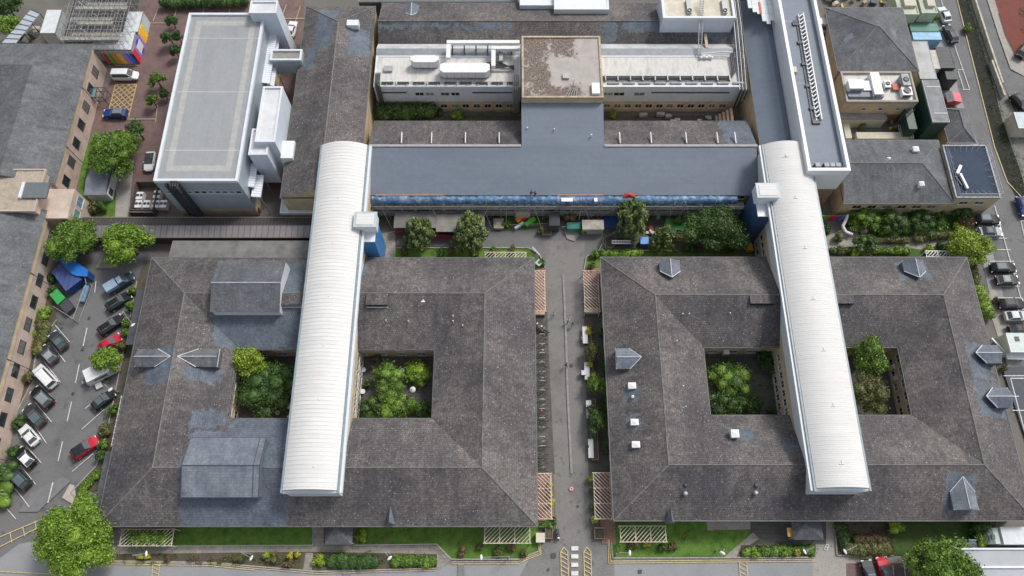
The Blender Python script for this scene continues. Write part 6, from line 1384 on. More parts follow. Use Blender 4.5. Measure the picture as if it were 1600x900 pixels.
for k, py in enumerate(ys):
    x, y = at(848.5+rb.uniform(-.8,.8), py, .5); o = bp if k == 0 else copy_tree(bp); o.location = (x,y,.25); o.rotation_euler = (rb.uniform(-.15,.15),0,rb.choice([0,math.pi])+rb.uniform(-.15,.15)); o['group'] = 'bicycles locked along the left edge of the promenade'; o['label'] = 'bicycle locked in the long row of stands on the left edge of the promenade' if py < 680 else 'bicycle in the short lower cluster of the row, near the lower left pergola'; c = cl[k%5]
    for ch in o.children: ch.color = (*c,1)
sp_ = None
for k in range(13):
    x, y = at(847, 526+14.5*k, .4)
    if sp_ is None:
        sp_ = thing('cycle_stand', 'steel hoop cycle stand among the bicycles', 'cycle stand', (0,0,0)); b = B(); b.path([(-.45,0,0),(-.45,0,.7),(-.35,0,.8),(.35,0,.8),(.45,0,.7),(.45,0,0)],.05,6); local(b,'hoop',WFRAME,sp_); b = B(); b.box(-.5,-.4,-.05,.05,0,.02); b.box(.4,.5,-.05,.05,0,.02); local(b,'foot_plate',GALV,sp_); o = sp_
    else: o = copy_tree(sp_)
    o.location = (x,y+.25,.25); o['group'] = 'steel cycle stands along the promenade'
x, y = at(845,642,.9); t = thing('red_pannier_bag', 'small red bag on a bicycle in the promenade row', 'bag', (x,y,.8)); b = B(); b.blob((x,y,1.0),(.28,.22,.2)); b.build('bag_body', RED and plain('bag_red',(.5,.03,.05),.7), t); b = B(); b.torus((x,y,1.2),.1,.02,'x',8,4); b.build('handle', DARKMETAL, t)
def motorbike(lab, px, py, rz):
    x, y = at(px,py,.6); r = thing('motorcycle', lab, 'motorcycle', (x,y,.25), rz)
    for xx in (-.7,.7): b = B(); b.torus((xx,0,.3),.25,.08,'y',14,6); local(b,'wheel',RUBBER,r)
    b = B(); loft(b, [[(xx,-w_,z0),(xx,-w_,z1),(xx,w_,z1),(xx,w_,z0)] for xx,w_,z0,z1 in ((-.9,.1,.6,.75),(-.4,.2,.35,.8),(.2,.22,.3,.95),(.7,.1,.6,.8))]); local(b,'body',plain('bike_grey',(.12,.12,.13),.3),r)
    b = B(); b.box(-.7,0,-.14,.14,.8,.9); local(b,'seat',DARKMETAL,r); b = B(); b.tube((.45,-.4,1.05),(.45,.4,1.05),.03,6); local(b,'handlebar',DARKMETAL,r); b = B(); b.box(.55,.75,-.15,.15,.85,1.05); local(b,'headlight',LAMPW,r); return r
motorbike('grey motorcycle at the head of the bicycle row, left one', 843,512,2.2); motorbike('grey motorcycle at the head of the bicycle row, right one', 851,515,2.5)

# ------------------------------------------------------------------ people
def person(lab, px, py, facing, top, legs_, hair=(.03,.02,.015), pose='walk', z0=.25, seat=0.0):
    x, y = at(px, py, z0+.9); t = thing('person', lab, 'person', (x,y,z0-seat*0), facing); s = .28 if pose == 'walk' else .04
    V = []; E = []; R = []
    def a(p, r, par=None):
        V.append(p); R.append(r); i = len(V)-1
        if par is not None: E.append((par, i))
        return i
    hipz = .95 if pose != 'sit' else .50
    pel = a((0,0,hipz), .15); wa = a((0,0,hipz+.18), .125, pel); ch = a((0,.01,hipz+.40), .155, wa); ne = a((0,.01,hipz+.56), .06, ch); he = a((0,.03,hipz+.66), .085, ne); he2 = a((0,.03,hipz+.76), .085, he)
    for sd in (-1, 1):
        hp = a((sd*.10,0,hipz-.05), .10, pel)
        if pose == 'sit': kn = a((sd*.12,.42,hipz), .065, hp); an = a((sd*.12,.44,.08), .04, kn)
        else: kn = a((sd*.10,s*sd*.5+.05,.50), .065, hp); an = a((sd*.10,s*sd-.03,.08), .042, kn)
        a((sd*.10,V[an][1]+.17,.04), .035, an)
        sh = a((sd*.19,0,hipz+.47), .065, ch); el = a((sd*.25,-s*sd*.4-.02,hipz+.20), .045, sh); wr_ = a((sd*.24,-s*sd*.7+.12,hipz-.02), .03, el); pm = a((sd*.235,-s*sd*.7+.16,hipz-.08), .028, wr_)
        for f in range(5):
            dx = (f-2)*.014; l_ = (.05,.075,.085,.078,.06)[f]
            k1 = a((sd*.235+dx,V[pm][1]+.02+(.02 if f == 0 else 0),V[pm][2]-l_*.6), .009, pm); a((sd*.235+dx*1.1,V[pm][1]+.03,V[pm][2]-l_), .008, k1)
    me = bpy.data.meshes.new('tmp'); me.from_pydata(V, E, []); ob = bpy.data.objects.new('tmp', me); COL.objects.link(ob)
    md = ob.modifiers.new('s','SKIN'); 
    for i, sv_ in enumerate(me.skin_vertices[0].data): sv_.radius = (R[i], R[i]*.85); sv_.use_root = (i == 0)
    sb = ob.modifiers.new('u','SUBSURF'); sb.levels = 1; sb.render_levels = 1
    bpy.context.view_layer.update(); dg = bpy.context.evaluated_depsgraph_get(); m2 = bpy.data.meshes.new_from_object(ob.evaluated_get(dg)); bpy.data.objects.remove(ob); 
    sk = plain('skin', (.42,.27,.19), .6, local=True)
    tm = plain('shirt_'+'_'.join(str(int(c*100)) for c in top), top, .8, local=True); lm = plain('trousers_'+'_'.join(str(int(c*100)) for c in legs_), legs_, .8, local=True)
    m2.materials.clear()
    for mm in (sk, tm, lm, DARKMETAL): m2.materials.append(mm)
    for p in m2.polygons:
        c = p.center; ax = abs(c.x)
        p.material_index = 3 if c.z < .09 else (0 if c.z > hipz+.53 or (ax > .19 and c.z < hipz+.1) else (2 if c.z < hipz+.03 else 1)); p.use_smooth = True
    m2.name = 'body'; o = bpy.data.objects.new('body', m2); COL.objects.link(o); o.parent = t
    b = B(); b.blob((0,.005,hipz+.79),(.10,.115,.095),10,7); h_ = local(b,'hair',plain('hair_'+str(int(hair[0]*100)),hair,.8),t)
    b = B(); b.blob((0,.125,hipz+.71),(.015,.03,.02),6,4)
    for sd in (-1,1): b.blob((sd*.032,.11,hipz+.745),(.012,.008,.008),6,4); b.blob((sd*.09,.03,hipz+.73),(.012,.02,.03),6,4)
    local(b,'face',sk,t); return t
person('person in a white top walking alone near the upper left pergola', 865, 491, .4, (.70,.70,.68), (.05,.05,.06))
person('person in a white shirt and dark trousers walking beside another, right of the pale strip', 888, 501, 3.0, (.75,.75,.74), (.02,.02,.03))
person('person in grey clothes walking next to the white shirted person', 895, 506, 2.9, (.25,.26,.28), (.03,.03,.035))
person('person in black carrying something white, on the pale strip of the promenade', 885, 570, 1.5, (.02,.02,.022), (.02,.02,.025))
person('person in a white top sitting at the topmost white table', 909, 527, -1.4, (.70,.70,.70), (.03,.03,.04), pose='sit')
person('person in dark clothes sitting at the lowest white table', 919, 697, -1.2, (.03,.03,.035), (.03,.03,.03), pose='sit')
person('person in pale blue sitting under the lower left pergola', 843, 760, -1.0, (.50,.58,.64), (.05,.06,.09), pose='sit')
person('roof worker in black at the edge of the blue grey roof, left of two', 830, 302, 0.2, (.02,.02,.02), (.03,.03,.03), z0=5.7)
person('roof worker in maroon at the edge of the blue grey roof, right of two', 836, 303, 2.9, (.10,.02,.03), (.02,.02,.02), z0=5.7)
person('person riding a small delivery scooter at the foot of the promenade', 872, 833, 3.1, (.18,.17,.17), (.03,.03,.04), pose='sit', z0=.6)
motorbike('scooter with a white box ridden at the foot of the promenade', 872, 834, -1.5)

# ------------------------------------------------------------------ street furniture
lp = None
def lamp(px, py, base, lab, arm=2.0, h=5.2, grp='white headed street lamps'):
    global lp
    hx, hy = at(px, py, h); bx, by = at(*base, 0); L = math.hypot(hx-bx, hy-by); a = math.atan2(hy-by, hx-bx)
    r = thing('street_lamp', lab, 'street lamp', (bx,by,.1), a, grp)
    b = B(); b.tube((0,0,0),(0,0,h-.2),.07,8); b.tube((0,0,0),(0,0,.9),.11,8); local(b,'pole',GALV,r); b = B(); b.tube((0,0,h-.2),(L,0,h-.05),.035,6); local(b,'arm',GALV,r)
    b = B(); b.blob((L,0,h),(.19,.42,.12),10,6); local(b,'lamp_head',WHITEMETAL,r)
for px, py, bs, lab in ((229,766+99,(232,870),'street lamp with a white head beside the bush left of the long slab path'),(393,872,(394,866),'street lamp with a white head among the flower beds left of the steps'),(609,872,(610,866),'street lamp with a white head between the two dark hedges'),(752,871,(795,872),'street lamp lying pale across the left lawn corner'),(984,864,(962,866),'street lamp with a long arm on the right lawn, by the yellow shrub'),(1129,864,(1118,861),'street lamp at the right end of the right lawn'),(1257,862,(1252,858),'street lamp in the shrub bed by the right porch'),(1320,862,(1316,856),'street lamp at the lower left corner of the big shrub bed'),(173,609,(188,614),'street lamp over the small black car in the left car park'),(208,508,(215,504),'street lamp beside the long block, above the red car')):
    lamp(px, py, bs, lab)
def table(lab, px, py):
    x, y = at(px,py,.75); t = thing('white_table', lab, 'table', (x,y,.25), 0, 'white tables along the promenade'); b = B(); b.box(-.42,.42,-1.5,1.5,.68,.75); local(b,'tabletop',WHITEMETAL,t)
    for s in (-1.2,1.2): b = B(); b.box(-.3,.3,s-.04,s+.04,0,.67); local(b,'leg',GALV,t)
    return t
for k, (px, py) in enumerate(((914,524),(917,580),(920,640),(923,701))): table(['topmost white table at the right edge of the promenade','second white table from the top, next to the yellow bush','third white table from the top, in front of the timber planter','lowest white table, with a dark clothed person beside it'][k], px, py)
def planter(lab, px, group='timber planters'):
    x0,x1,y0,y1 = rect(*px,.9); t = thing('planter', lab, 'planter', ((x0+x1)/2,(y0+y1)/2,.2), 0, group); b = B(); walls(b,x0,x1,y0,y1,.2,.9,None,.1); b.build('box', WOODB, t); b = B(); b.box(x0+.1,x1-.1,y0+.1,y1-.1,.3,.78); b.build('soil', SOIL, t); return t
for px, lab in (((916,925,508,536),'timber planter with a yellow green bush, topmost on the right of the promenade'),((918,928,560,600),'timber planter behind the second white table'),((922,932,623,650),'timber planter filled with bare brown twigs'),((925,936,675,719),'timber planter with ivy, lowest on the right of the promenade'),((852,864,816,842),'square planter with a dark hedge at the foot of the promenade, left'),((929,945,824,842),'square planter with a dark hedge at the foot of the promenade, right'),((1006+600-759,1006+600-744,352,366),'raised grass planter left of the porch path')): 
    planter(lab, px)
x, y = at(912,583,1); t = thing('litter_bin', 'black litter bin with a white lid on the promenade', 'bin', (x,y,.25)); b = B(); b.box(-.35,.35,-.35,.35,0,.95); local(b,'bin_body',DARKMETAL,t); b = B(); b.box(-.4,.4,-.4,.4,.96,1.1); local(b,'lid',plain('lilac_white',(.62,.60,.72),.5),t)
for px, py, lab, c in ((844,840,'cream utility cabinet by the lower left corner of the promenade',(.58,.55,.45)),):
    x0,x1,y0,y1 = rect(838,851,833,847,1.4); t = thing('utility_cabinet', lab, 'cabinet', ((x0+x1)/2,(y0+y1)/2,.2)); b = B(); b.box(x0,x1,y0,y1,.2,1.3); b.build('cabinet_body', plain('cream_steel',c,.5), t); b = B(); b.box(x0-.05,x1+.05,y0-.05,y1+.05,1.31,1.4); b.build('lid', plain('cream_steel',c,.5), t)
for nm, p_, q_, lab, m_ in (('gate_barrier',(843,823),(858,823),'teal barrier rail at the foot of the promenade, left','teal_rail'),('gate_barrier',(930,825),(945,825),'teal barrier rail at the foot of the promenade, right','teal_rail'),('white_railing',(832,386),(843,398),'white railing on the corner of the north lawn','w')):
    P, Q = at(*p_,.9), at(*q_,.9); t = thing(nm, lab, 'railing', (P[0],P[1],.2)); b = B(); m = MATS[m_] if m_ in MATS else WHITEMETAL
    for z in (.5,.8,1.1): b.tube((*P,z),(*Q,z),.045,6)
    b.build('rail', m, t); b = B()
    for k in range(5): xx, yy = P[0]+(Q[0]-P[0])*k/4, P[1]+(Q[1]-P[1])*k/4; b.tube((xx,yy,.1),(xx,yy,1.1),.04,6)
    b.build('post', m, t)
x, y = at(842,411,1); t = thing('sign_panel', 'pale diamond shaped sign on the corner lawn by the promenade', 'sign', (x,y,.1), math.radians(45)); b = B(); b.box(-.5,.5,-.5,.5,1.0,1.1); local(b,'panel',plain('diamond_grey',(.40,.45,.45),.4),t); b = B(); b.tube((0,0,.1),(0,0,1.0),.06,6); local(b,'post',GALV,t); b = B(); b.blob((0,0,1.12),(.25,.25,.03)); local(b,'emblem',DARKMETAL,t)
def fence_rail(lab, pts, h=.9, mat=None):
    t = thing('metal_railing', lab, 'railing', (*at(*pts[0]),0)); b = B(); pb = B()
    for p_, q_ in zip(pts[:-1], pts[1:]):
        P, Q = at(*p_,h), at(*q_,h); b.tube((*P,h+.2),(*Q,h+.2),.04,5); b.tube((*P,h-.3),(*Q,h-.3),.03,5); n = max(1,int(math.hypot(Q[0]-P[0],Q[1]-P[1])/1.6))
        for k in range(n+1): xx, yy = P[0]+(Q[0]-P[0])*k/n, P[1]+(Q[1]-P[1])*k/n; pb.tube((xx,yy,.1),(xx,yy,h+.2),.035,5)
    b.build('rail', mat or GALV, t); pb.build('post', mat or GALV, t)
fence_rail('low pale railing along the slab path below the left block', [(262,853),(490,852)]); fence_rail('low pale railing bending round the lawn corner left of the promenade', [(552,852),(682,850),(706,874),(800,874)])
fence_rail('thin railing round the toys under the scaffold', [(786,348),(800,352),(855,350)]); fence_rail('green mesh fence line by the green roofed bin store', [(878,355),(905,355),(912,345)], mat=MATS['teal_rail'])
fence_rail('railing in front of the climbing frame', [(936,392),(944,372),(975,355)], mat=MATS['teal_rail'])
# courtyard furniture
wt = None; spots = [(459,598),(455,612),(448,620),(447,631),(452,636),(457,632),(434,645),(459,626),(453,652),(370,598),(368,640),(568,578),(567,612),(629,579)]
labs = 'white round cafe table at the right side of the left block courtyard'
for k, (px, py) in enumerate(spots):
    x, y = at(px,py,.75)
    if wt is None:
        wt = thing('cafe_table', labs, 'table', (0,0,0)); b = B(); b.tube((0,0,.7),(0,0,.76),.42,14); local(b,'tabletop',WHITEMETAL,wt); b = B(); b.tube((0,0,0),(0,0,.7),.04,6); b.tube((0,0,0),(0,0,.04),.25,10); local(b,'leg',GALV,wt); o = wt
    else: o = copy_tree(wt)
    o.location = (x,y,.2); o['group'] = 'small round courtyard tables'; o['label'] = labs if k < 9 else ('white round table by the left wall of the left block courtyard' if k < 11 else ('white round table along the left wall of the courtyard right of the left curved wing' if k < 13 else 'white round table between the bright shrub and the round trees of the courtyard'))
x, y = at(645,609,2); t = thing('garden_parasol', 'white half open parasol in the courtyard right of the left curved wing', 'parasol', (x,y,.2)); b = B(); b.tube((0,0,2.0),(0,0,2.4),.5,10,r2=.05); local(b,'canopy',WHITEMETAL,t); b = B(); b.tube((0,0,0),(0,0,2.4),.04,6); local(b,'pole',GALV,t)
for px, lab in (((410,420,638,650),'square timber table in the left block courtyard, left of two'),((437,445,633,642),'square timber table in the left block courtyard, right of two')):
    x0,x1,y0,y1 = rect(*px,.8); t = thing('timber_table', lab, 'table', ((x0+x1)/2,(y0+y1)/2,.2)); b = B(); b.box(x0,x1,y0,y1,.85,.95); b.build('tabletop', TIMBER, t)
    for xx in (x0+.1,x1-.2):
        for yy in (y0+.1,y1-.2): b = B(); b.box(xx,xx+.1,yy,yy+.1,.2,.84); b.build('leg', TIMBER, t)
for k, (px, py) in enumerate(((1134,551),(1170,545),(1180,545),(1397,573),(1402,590),(213,558),(218,512))):
    x, y = at(px,py,1.6 if k < 5 else 1); t = thing('air_conditioner', ['white air conditioner standing apart by the top wall of the right block courtyard','white air conditioner, left of a pair on the right block courtyard wall','white air conditioner, right of a pair on the right block courtyard wall','white air conditioner on the far right courtyard wall, upper','white air conditioner on the far right courtyard wall, lower','pale cabinet beside the left block, level with the caravan tree','small cream box beside the left block, above the red car'][k], 'air conditioner' if k < 5 else 'cabinet', (x,y,0)); hh = (1.2,2.4) if k < 5 else (.2,1.2); ln = .5 if k != 5 else 1.3; b = B(); b.box(x-.5,x+.4,y-ln,y+ln*.6,hh[0],hh[1]); b.build('casing', WHITEMETAL if k != 6 else CREAM, t); b = B(); b.box(x-.45,x+.35,y-ln-.03,y-ln-.005,hh[0]+.1,hh[1]-.1); b.build('grille', GREYMETAL, t)

# clutter in the service yards
plantbox('white bulging duct housing left of the slate hip roof', (1283,1306,28,37), 3.0, 2.6, WHITEMETAL, 'duct', name='duct')
plantbox('silver grilled unit below the white duct housing by the slate hip roof', (1286,1302,38,51), 2.0, 2.6, GREYMETAL, fan=2)
cg = thing('entrance_cage', 'black framed glass porch on the pink building beside the yellow hatching', 'porch', (*at(148,150,1),0)); x0,x1,y0,y1 = rect(136,160,137,152,2.6); b = B()
for xx in (x0,(x0+x1)/2,x1):
    for yy in (y0,y1): b.tube((xx,yy,.2),(xx,yy,2.6),.07,5)
for z in (1.4,2.6):
    for yy in (y0,y1): b.tube((x0,yy,z),(x1,yy,z),.07,5)
    for xx in (x0,(x0+x1)/2,x1): b.tube((xx,y0,z),(xx,y1,z),.07,5)
b.build('frame', DARKMETAL, cg); b = B(); b.box(x0+.1,(x0+x1)/2,y0+.1,y1-.1,2.5,2.56); b.build('roof', TEALGLASS, cg)
fn = thing('dark_screen', 'tall dark screen fence between the white parapet block and the slate house', 'fence', (*at(1350,270,1),0)); b = B(); b.obox(at(1342,246,1.5),at(1351,262,1.5),.3,.1,3.2); b.obox(at(1351,262,1.5),at(1351,284,1.5),.3,.1,3.2); b.build('panel', DARKMETAL, fn); b = B()
for p_ in ((1342,246),(1351,262),(1351,284)): b.tube((*at(*p_,1.5),.1),(*at(*p_,1.5),3.4),.1,6)
b.build('post', GALV, fn)
rr = random.Random(21)
def clutter(nm, lab, n, px0, px1, py0, py1, cols, smax=1.3, hmax=1.6):
    t = thing(nm, lab, 'clutter', (*at((px0+px1)/2,(py0+py1)/2,.5),0)); 
    for k in range(n):
        x, y = at(rr.uniform(px0,px1), rr.uniform(py0,py1), .5); c = cols[k%len(cols)]; a = rr.uniform(0,math.pi); L = rr.uniform(.3,smax); b = B(); h = rr.uniform(.4,hmax)
        b.obox((x-math.cos(a)*L/2,y-math.sin(a)*L/2),(x+math.cos(a)*L/2,y+math.sin(a)*L/2),rr.uniform(.3,smax*.7),.15,h); b.build('crate', plain('clutter_'+'_'.join(str(int(q*100)) for q in c), c, .7, var=.25, scale=2), t)
clutter('stored_materials', 'mixed crates and yellow tubs stored along the top edge by the slate hip roof', 22, 1288, 1400, -6, 9, [(.5,.48,.42),(.55,.45,.08),(.08,.09,.12),(.6,.6,.58),(.05,.08,.2),(.3,.25,.2)])
clutter('stored_materials', 'dark crates and bins in the narrow yard left of the plant annex', 16, 1312, 1322, 95, 160, [(.12,.07,.05),(.4,.38,.34),(.15,.12,.1),(.25,.14,.08)], 1.0)
clutter('stored_materials', 'yellow box and planters in the little yard below the plant annex', 9, 1388, 1405, 185, 202, [(.5,.33,.08),(.3,.28,.24),(.1,.1,.09)], .9, .9)
clutter('stored_materials', 'maroon and brown planters in the gap below the white parapet block corner', 8, 1322, 1342, 262, 285, [(.16,.03,.05),(.3,.27,.2),(.12,.1,.08)], .8, .7)
clutter('building_materials', 'boards and buckets scattered beneath the scaffolding of the central range', 34, 600, 1150, 326, 338, [(.35,.32,.27),(.5,.5,.48),(.1,.1,.1),(.3,.08,.05),(.08,.2,.15)], 1.3, .9)
clutter('building_materials', 'pallets and debris heaped inside the top left scaffolding canopy corner', 12, 30, 60, 44, 64, [(.5,.46,.38),(.6,.58,.52),(.2,.18,.15)], 1.8, 1.2)
clutter('play_equipment', 'dark red bench and white pots beside the blue play shed', 8, 1000, 1026, 352, 366, [(.22,.04,.03),(.6,.58,.5),(.1,.08,.06)], 1.0, .8)
# ------------------------------------------------------------------ vegetation
NP = np.random.RandomState(42)
def leaves(name, lobes, n, size, mat, parent=None, core=0.72, up=0.25, droop=0.0):
    """lobes: list of (cx,cy,cz,rx,ry,rz). n small leaf faces scattered over their volumes' outer shells + ragged inner cores"""
    L = np.array(lobes, float); vol = L[:,3]*L[:,4]+L[:,3]*L[:,5]; pr = vol/vol.sum()
    k = NP.choice(len(L), n, p=pr); d = NP.normal(size=(n,3)); d[:,2] += up; d /= np.linalg.norm(d,axis=1)[:,None]
    rad = (1.0-0.42*NP.rand(n)**1.6)*(1+0.22*np.abs(NP.normal(size=n))*(NP.rand(n) > .72)); c = L[k,:3]+d*L[k,3:]*rad[:,None]
    if droop: c[:,2] -= droop*NP.rand(n)
    nrm = d+NP.normal(size=(n,3))*.8; nrm /= np.linalg.norm(nrm,axis=1)[:,None]
    t = np.cross(nrm, NP.normal(size=(n,3))); t /= np.linalg.norm(t,axis=1)[:,None]; b_ = np.cross(nrm, t)
    s = size*(.45+1.0*NP.rand(n)**1.3)[:,None]
    V = np.stack([c-t*s, c+b_*s*.55, c+t*s, c-b_*s*.55], 1).reshape(-1,3)
    cv = []; cf = []
    if core:
        for q in L:
            bb = B(); bb.blob((q[0],q[1],q[2]-q[5]*.08),(q[3]*core,q[4]*core,q[5]*core),9,6); o = len(cv); 
            for p in bb.v: j = 1+NP.uniform(-.12,.12); cv.append(((p[0]-q[0])*j+q[0],(p[1]-q[1])*j+q[1],(p[2]-q[2])*j+q[2]))
            cf += [[i+o for i in f] for f in bb.f]
    o0 = ORG.get(parent.name, Vector()) if parent else Vector(); base = 4*n
    allv = np.concatenate([V, np.array(cv)]) if cv else V; allv = allv-np.array(o0)
    me = bpy.data.meshes.new(name); nf = n+len(cf); me.vertices.add(len(allv)); me.vertices.foreach_set('co', allv.astype(np.float32).ravel())
    lt = [4]*n+[len(f) for f in cf]; idx = list(range(4*n))+[i+base for f in cf for i in f]
    me.loops.add(len(idx)); me.loops.foreach_set('vertex_index', idx); me.polygons.add(nf)
    st = np.concatenate([[0], np.cumsum(lt)[:-1]]); me.polygons.foreach_set('loop_start', st.astype(np.int32)); me.polygons.foreach_set('loop_total', np.array(lt,np.int32))
    me.update(calc_edges=True); me.validate(); me.materials.append(LEAF[mat]); ob = bpy.data.objects.new(name, me); COL.objects.link(ob)
    if parent: ob.parent = parent
    return ob
def crown_lobes(x, y, z, rx, ry, rz, n, seed, lobe=.42):
    R_ = random.Random(seed); out = []; w0 = R_.uniform(0, 6.3); w1 = R_.uniform(0, 6.3)
    for i in range(n):
        t = i*2.399+R_.uniform(-.3,.3); f = math.sqrt((i+.5)/n); e = R_.uniform(.78,1.05)*(1+.10*math.sin(2*t+w0)+.09*math.sin(3*t+w1))
        lz = z+rz*(.62*(1-f*f)-.28)+R_.uniform(-.22,.22)*rz; r = lobe*R_.uniform(.72,1.2)
        out.append((x+math.cos(t)*rx*f*.84*e, y+math.sin(t)*ry*f*.84*e, lz, rx*r, ry*r, rz*r*.9))
    return out
def tree(lab, px, py, rpx, h, mat, kind='broadleaf_tree', ry=None, n=2600, size=.26, lobes=13, seed=1, group='trees', trunk=True, lobe=.42, up=.3, droop=0, cat='tree', cz=None, core=.72):
    zc = h*.62 if cz is None else cz; x, y = at(px, py, zc); sc = 1160*.96/(120-zc); rx = rpx/sc; ryy = (ry or rpx)/sc; rz = h-zc
    t = thing(kind, lab, cat, (x,y,.1), 0, group)
    if trunk:
        R_ = random.Random(seed*7+1); b = B(); b.tube((x,y,.1),(x+.1,y,zc*.55),.035*h,9,r2=.024*h); p0 = (x+.1,y,zc*.55); b.tube(p0,(x,y+.1,zc),.024*h,8,r2=.012*h)
        for i in range(6):
            a = i*1.05+R_.uniform(-.3,.3); b.tube((x+.05,y,zc*(.5+.06*i)),(x+math.cos(a)*rx*.6,y+math.sin(a)*ryy*.6,zc+rz*.25),.012*h,6,r2=.004*h)
        b.build('trunk', BARK, t)
    leaves('crown', crown_lobes(x,y,zc,rx,ryy,max(rz,.5*rx),int(lobes*1.25),seed,lobe), int(n*1.9), size*.72, mat, t, core=core*.92, up=up, droop=droop); return t
def willow(lab, px, py, rpx, ry, h, seed, mat='willow', n=3600):
    zc = h*.6; x, y = at(px,py,zc); sc = 1160*.96/(120-zc); rx = rpx/sc; ryy = ry/sc; t = thing('willow_tree', lab, 'willow', (x,y,.1), 0, 'willow trees on the north lawn'); R_ = random.Random(seed)
    b = B(); b.tube((x,y,.1),(x,y,h*.5),.2,9,r2=.14)
    for i in range(7): a = i*.9; b.tube((x,y,h*.45),(x+math.cos(a)*rx*.65,y+math.sin(a)*ryy*.65,h*.85),.09,6,r2=.03)
    b.build('trunk', BARK, t)
    L = []
    for i in range(26):
        t_ = i*2.399; f = math.sqrt((i+.5)/26); zz = h*(.93-.5*f*f)+R_.uniform(-.5,.4); L.append((x+math.cos(t_)*rx*f*.86+R_.uniform(-.3,.3), y+math.sin(t_)*ryy*f*.86+R_.uniform(-.3,.3), zz, rx*R_.uniform(.13,.24), ryy*R_.uniform(.13,.24), h*R_.uniform(.12,.2)))
    leaves('crown', L, n, .26, mat, t, core=.6, up=.1, droop=1.0); return t
def shrub(lab, px, py, r, mat, h=1.6, ry=None, n=260, size=.15, group='shrubs in the beds', kind='shrub', cat='shrub', lobes=5, seed=None, parts=False):
    x, y = at(px,py,h*.5); sc = 9.5; rx = r/sc; ryy = (ry or r)/sc; R_ = random.Random(seed if seed is not None else int(px*13+py)); L = []
    for i in range(lobes): a = i*2.4+R_.random(); f = math.sqrt(i/lobes)*.65; L.append((x+math.cos(a)*rx*f, y+math.sin(a)*ryy*f, .2+h*(.5-.12*f)+R_.uniform(-.1,.1)*h, rx*R_.uniform(.42,.62), ryy*R_.uniform(.42,.62), h*R_.uniform(.38,.5)))
    t = thing(kind, lab, cat, (x,y,.1), 0, group); b = B()
    for i in range(3): b.tube((x+.05*i,y,.1),(x+R_.uniform(-.4,.4)*rx,y+R_.uniform(-.4,.4)*ryy,.2+h*.5),.03,5)
    b.build('stem', BARK, t); leaves('foliage', L, n, size, mat, t, core=.8, up=.5); return t
def hedge(lab, pts, w, h, mat, n=900, size=.15, group='clipped hedges', kind='hedge'):
    """hedge along a line of ground pixels; w in metres"""
    P = [at(*p, h*.7) for p in pts]; t = thing(kind, lab, 'hedge', (P[0][0],P[0][1],.1), 0, group); L = []; R_ = random.Random(int(pts[0][0]))
    for p, q in zip(P[:-1], P[1:]):
        d = math.hypot(q[0]-p[0], q[1]-p[1]); m = max(1, int(d/(w*.38)))
        for i in range(m+1): u = i/m; L.append((p[0]+(q[0]-p[0])*u+R_.uniform(-.08,.08)*w, p[1]+(q[1]-p[1])*u+R_.uniform(-.08,.08)*w, h*.55+.1, w*.52*R_.uniform(.85,1.1), w*.52*R_.uniform(.85,1.1), h*.5*R_.uniform(.9,1.1)))
    b = B()
    for p in P: b.tube((p[0],p[1],.1),(p[0],p[1],h*.6),.05,5)
    b.build('stem', BARK, t); leaves('foliage', L, n, size, mat, t, core=.86, up=.7); return t

tree('big bright green tree left of the grey block, over the grey cabin', 178, 237, 44, 9, 'mid', ry=50, n=6500, size=.24, lobes=22, seed=2, lobe=.34)
tree('green tree at the top of the left car park, beside the pink building', 112, 374, 41, 8.5, 'mid', ry=42, n=5200, size=.24, lobes=20, seed=3, lobe=.34)
tree('yellower green tree at the top of the left car park, right of another', 193, 376, 41, 8.5, 'bright', ry=41, n=5200, size=.24, lobes=20, seed=4, lobe=.34)
tree('very large round tree in the bottom left corner by the road', 117, 838, 60, 10, 'bright', ry=56, n=11000, size=.25, lobes=34, seed=5, lobe=.27)
tree('small bright tree leaning over the caravan', 166, 561, 27, 5.5, 'bright', ry=21, n=2000, size=.20, lobes=12, seed=6, lobe=.38)
tree('bright young tree in the corner of the left block courtyard', 386, 563, 28, 8.5, 'lime', ry=25, n=2400, size=.24, lobes=13, seed=7, lobe=.38)
tree('wide dark tree filling the left block courtyard', 412, 602, 50, 5.5, 'dark', ry=50, n=5000, size=.22, lobes=20, seed=8, lobe=.34)
tree('lime green tree at the corner of the right block and the parking bays', 1516, 382, 38, 7.5, 'lime', ry=32, n=4200, size=.24, lobes=16, seed=9, lobe=.38)
tree('huge dark double crowned tree left of the right curved wing', 1122, 356, 58, 9.5, 'dark', ry=40, n=9500, size=.24, lobes=30, seed=10, lobe=.30)
willow('slender drooping willow nearest the left curved wing', 655, 362, 27, 31, 7.5, 3)
willow('wider drooping willow, second from the left on the north lawn', 735, 361, 32, 40, 8, 4, n=4800)
willow('drooping willow in front of the blue sheeting, right of the plaza', 990, 336, 27, 38, 8.5, 5, n=4200)
willow('thin drooping willow beside the blue play shed', 1041, 372, 24, 26, 5.5, 6, n=2400)
tree('tall bright topped tree in the courtyard right of the right curved wing', 1362, 558, 27, 10, 'mid', ry=30, n=3200, size=.24, lobes=13, seed=12, lobe=.38)
tree('feathery grey green tree below the bright topped one in the far right courtyard', 1356, 612, 34, 8.0, 'olive', ry=34, n=3800, size=.20, lobes=16, seed=13, lobe=.36)
tree('large fresh green tree at the bottom right, over the grey building', 1474, 880, 54, 9, 'mid', ry=40, n=7500, size=.25, lobes=26, seed=14, lobe=.30)
tree('light green tree in the bed at the far left of the top row', 18, 40, 22, 6, 'bright', ry=18, n=1400, size=.26, lobes=9, seed=15)
tree('dark tree clump in the top left corner', 8, 8, 34, 6, 'dark', ry=22, n=1600, size=.26, lobes=9, seed=16)
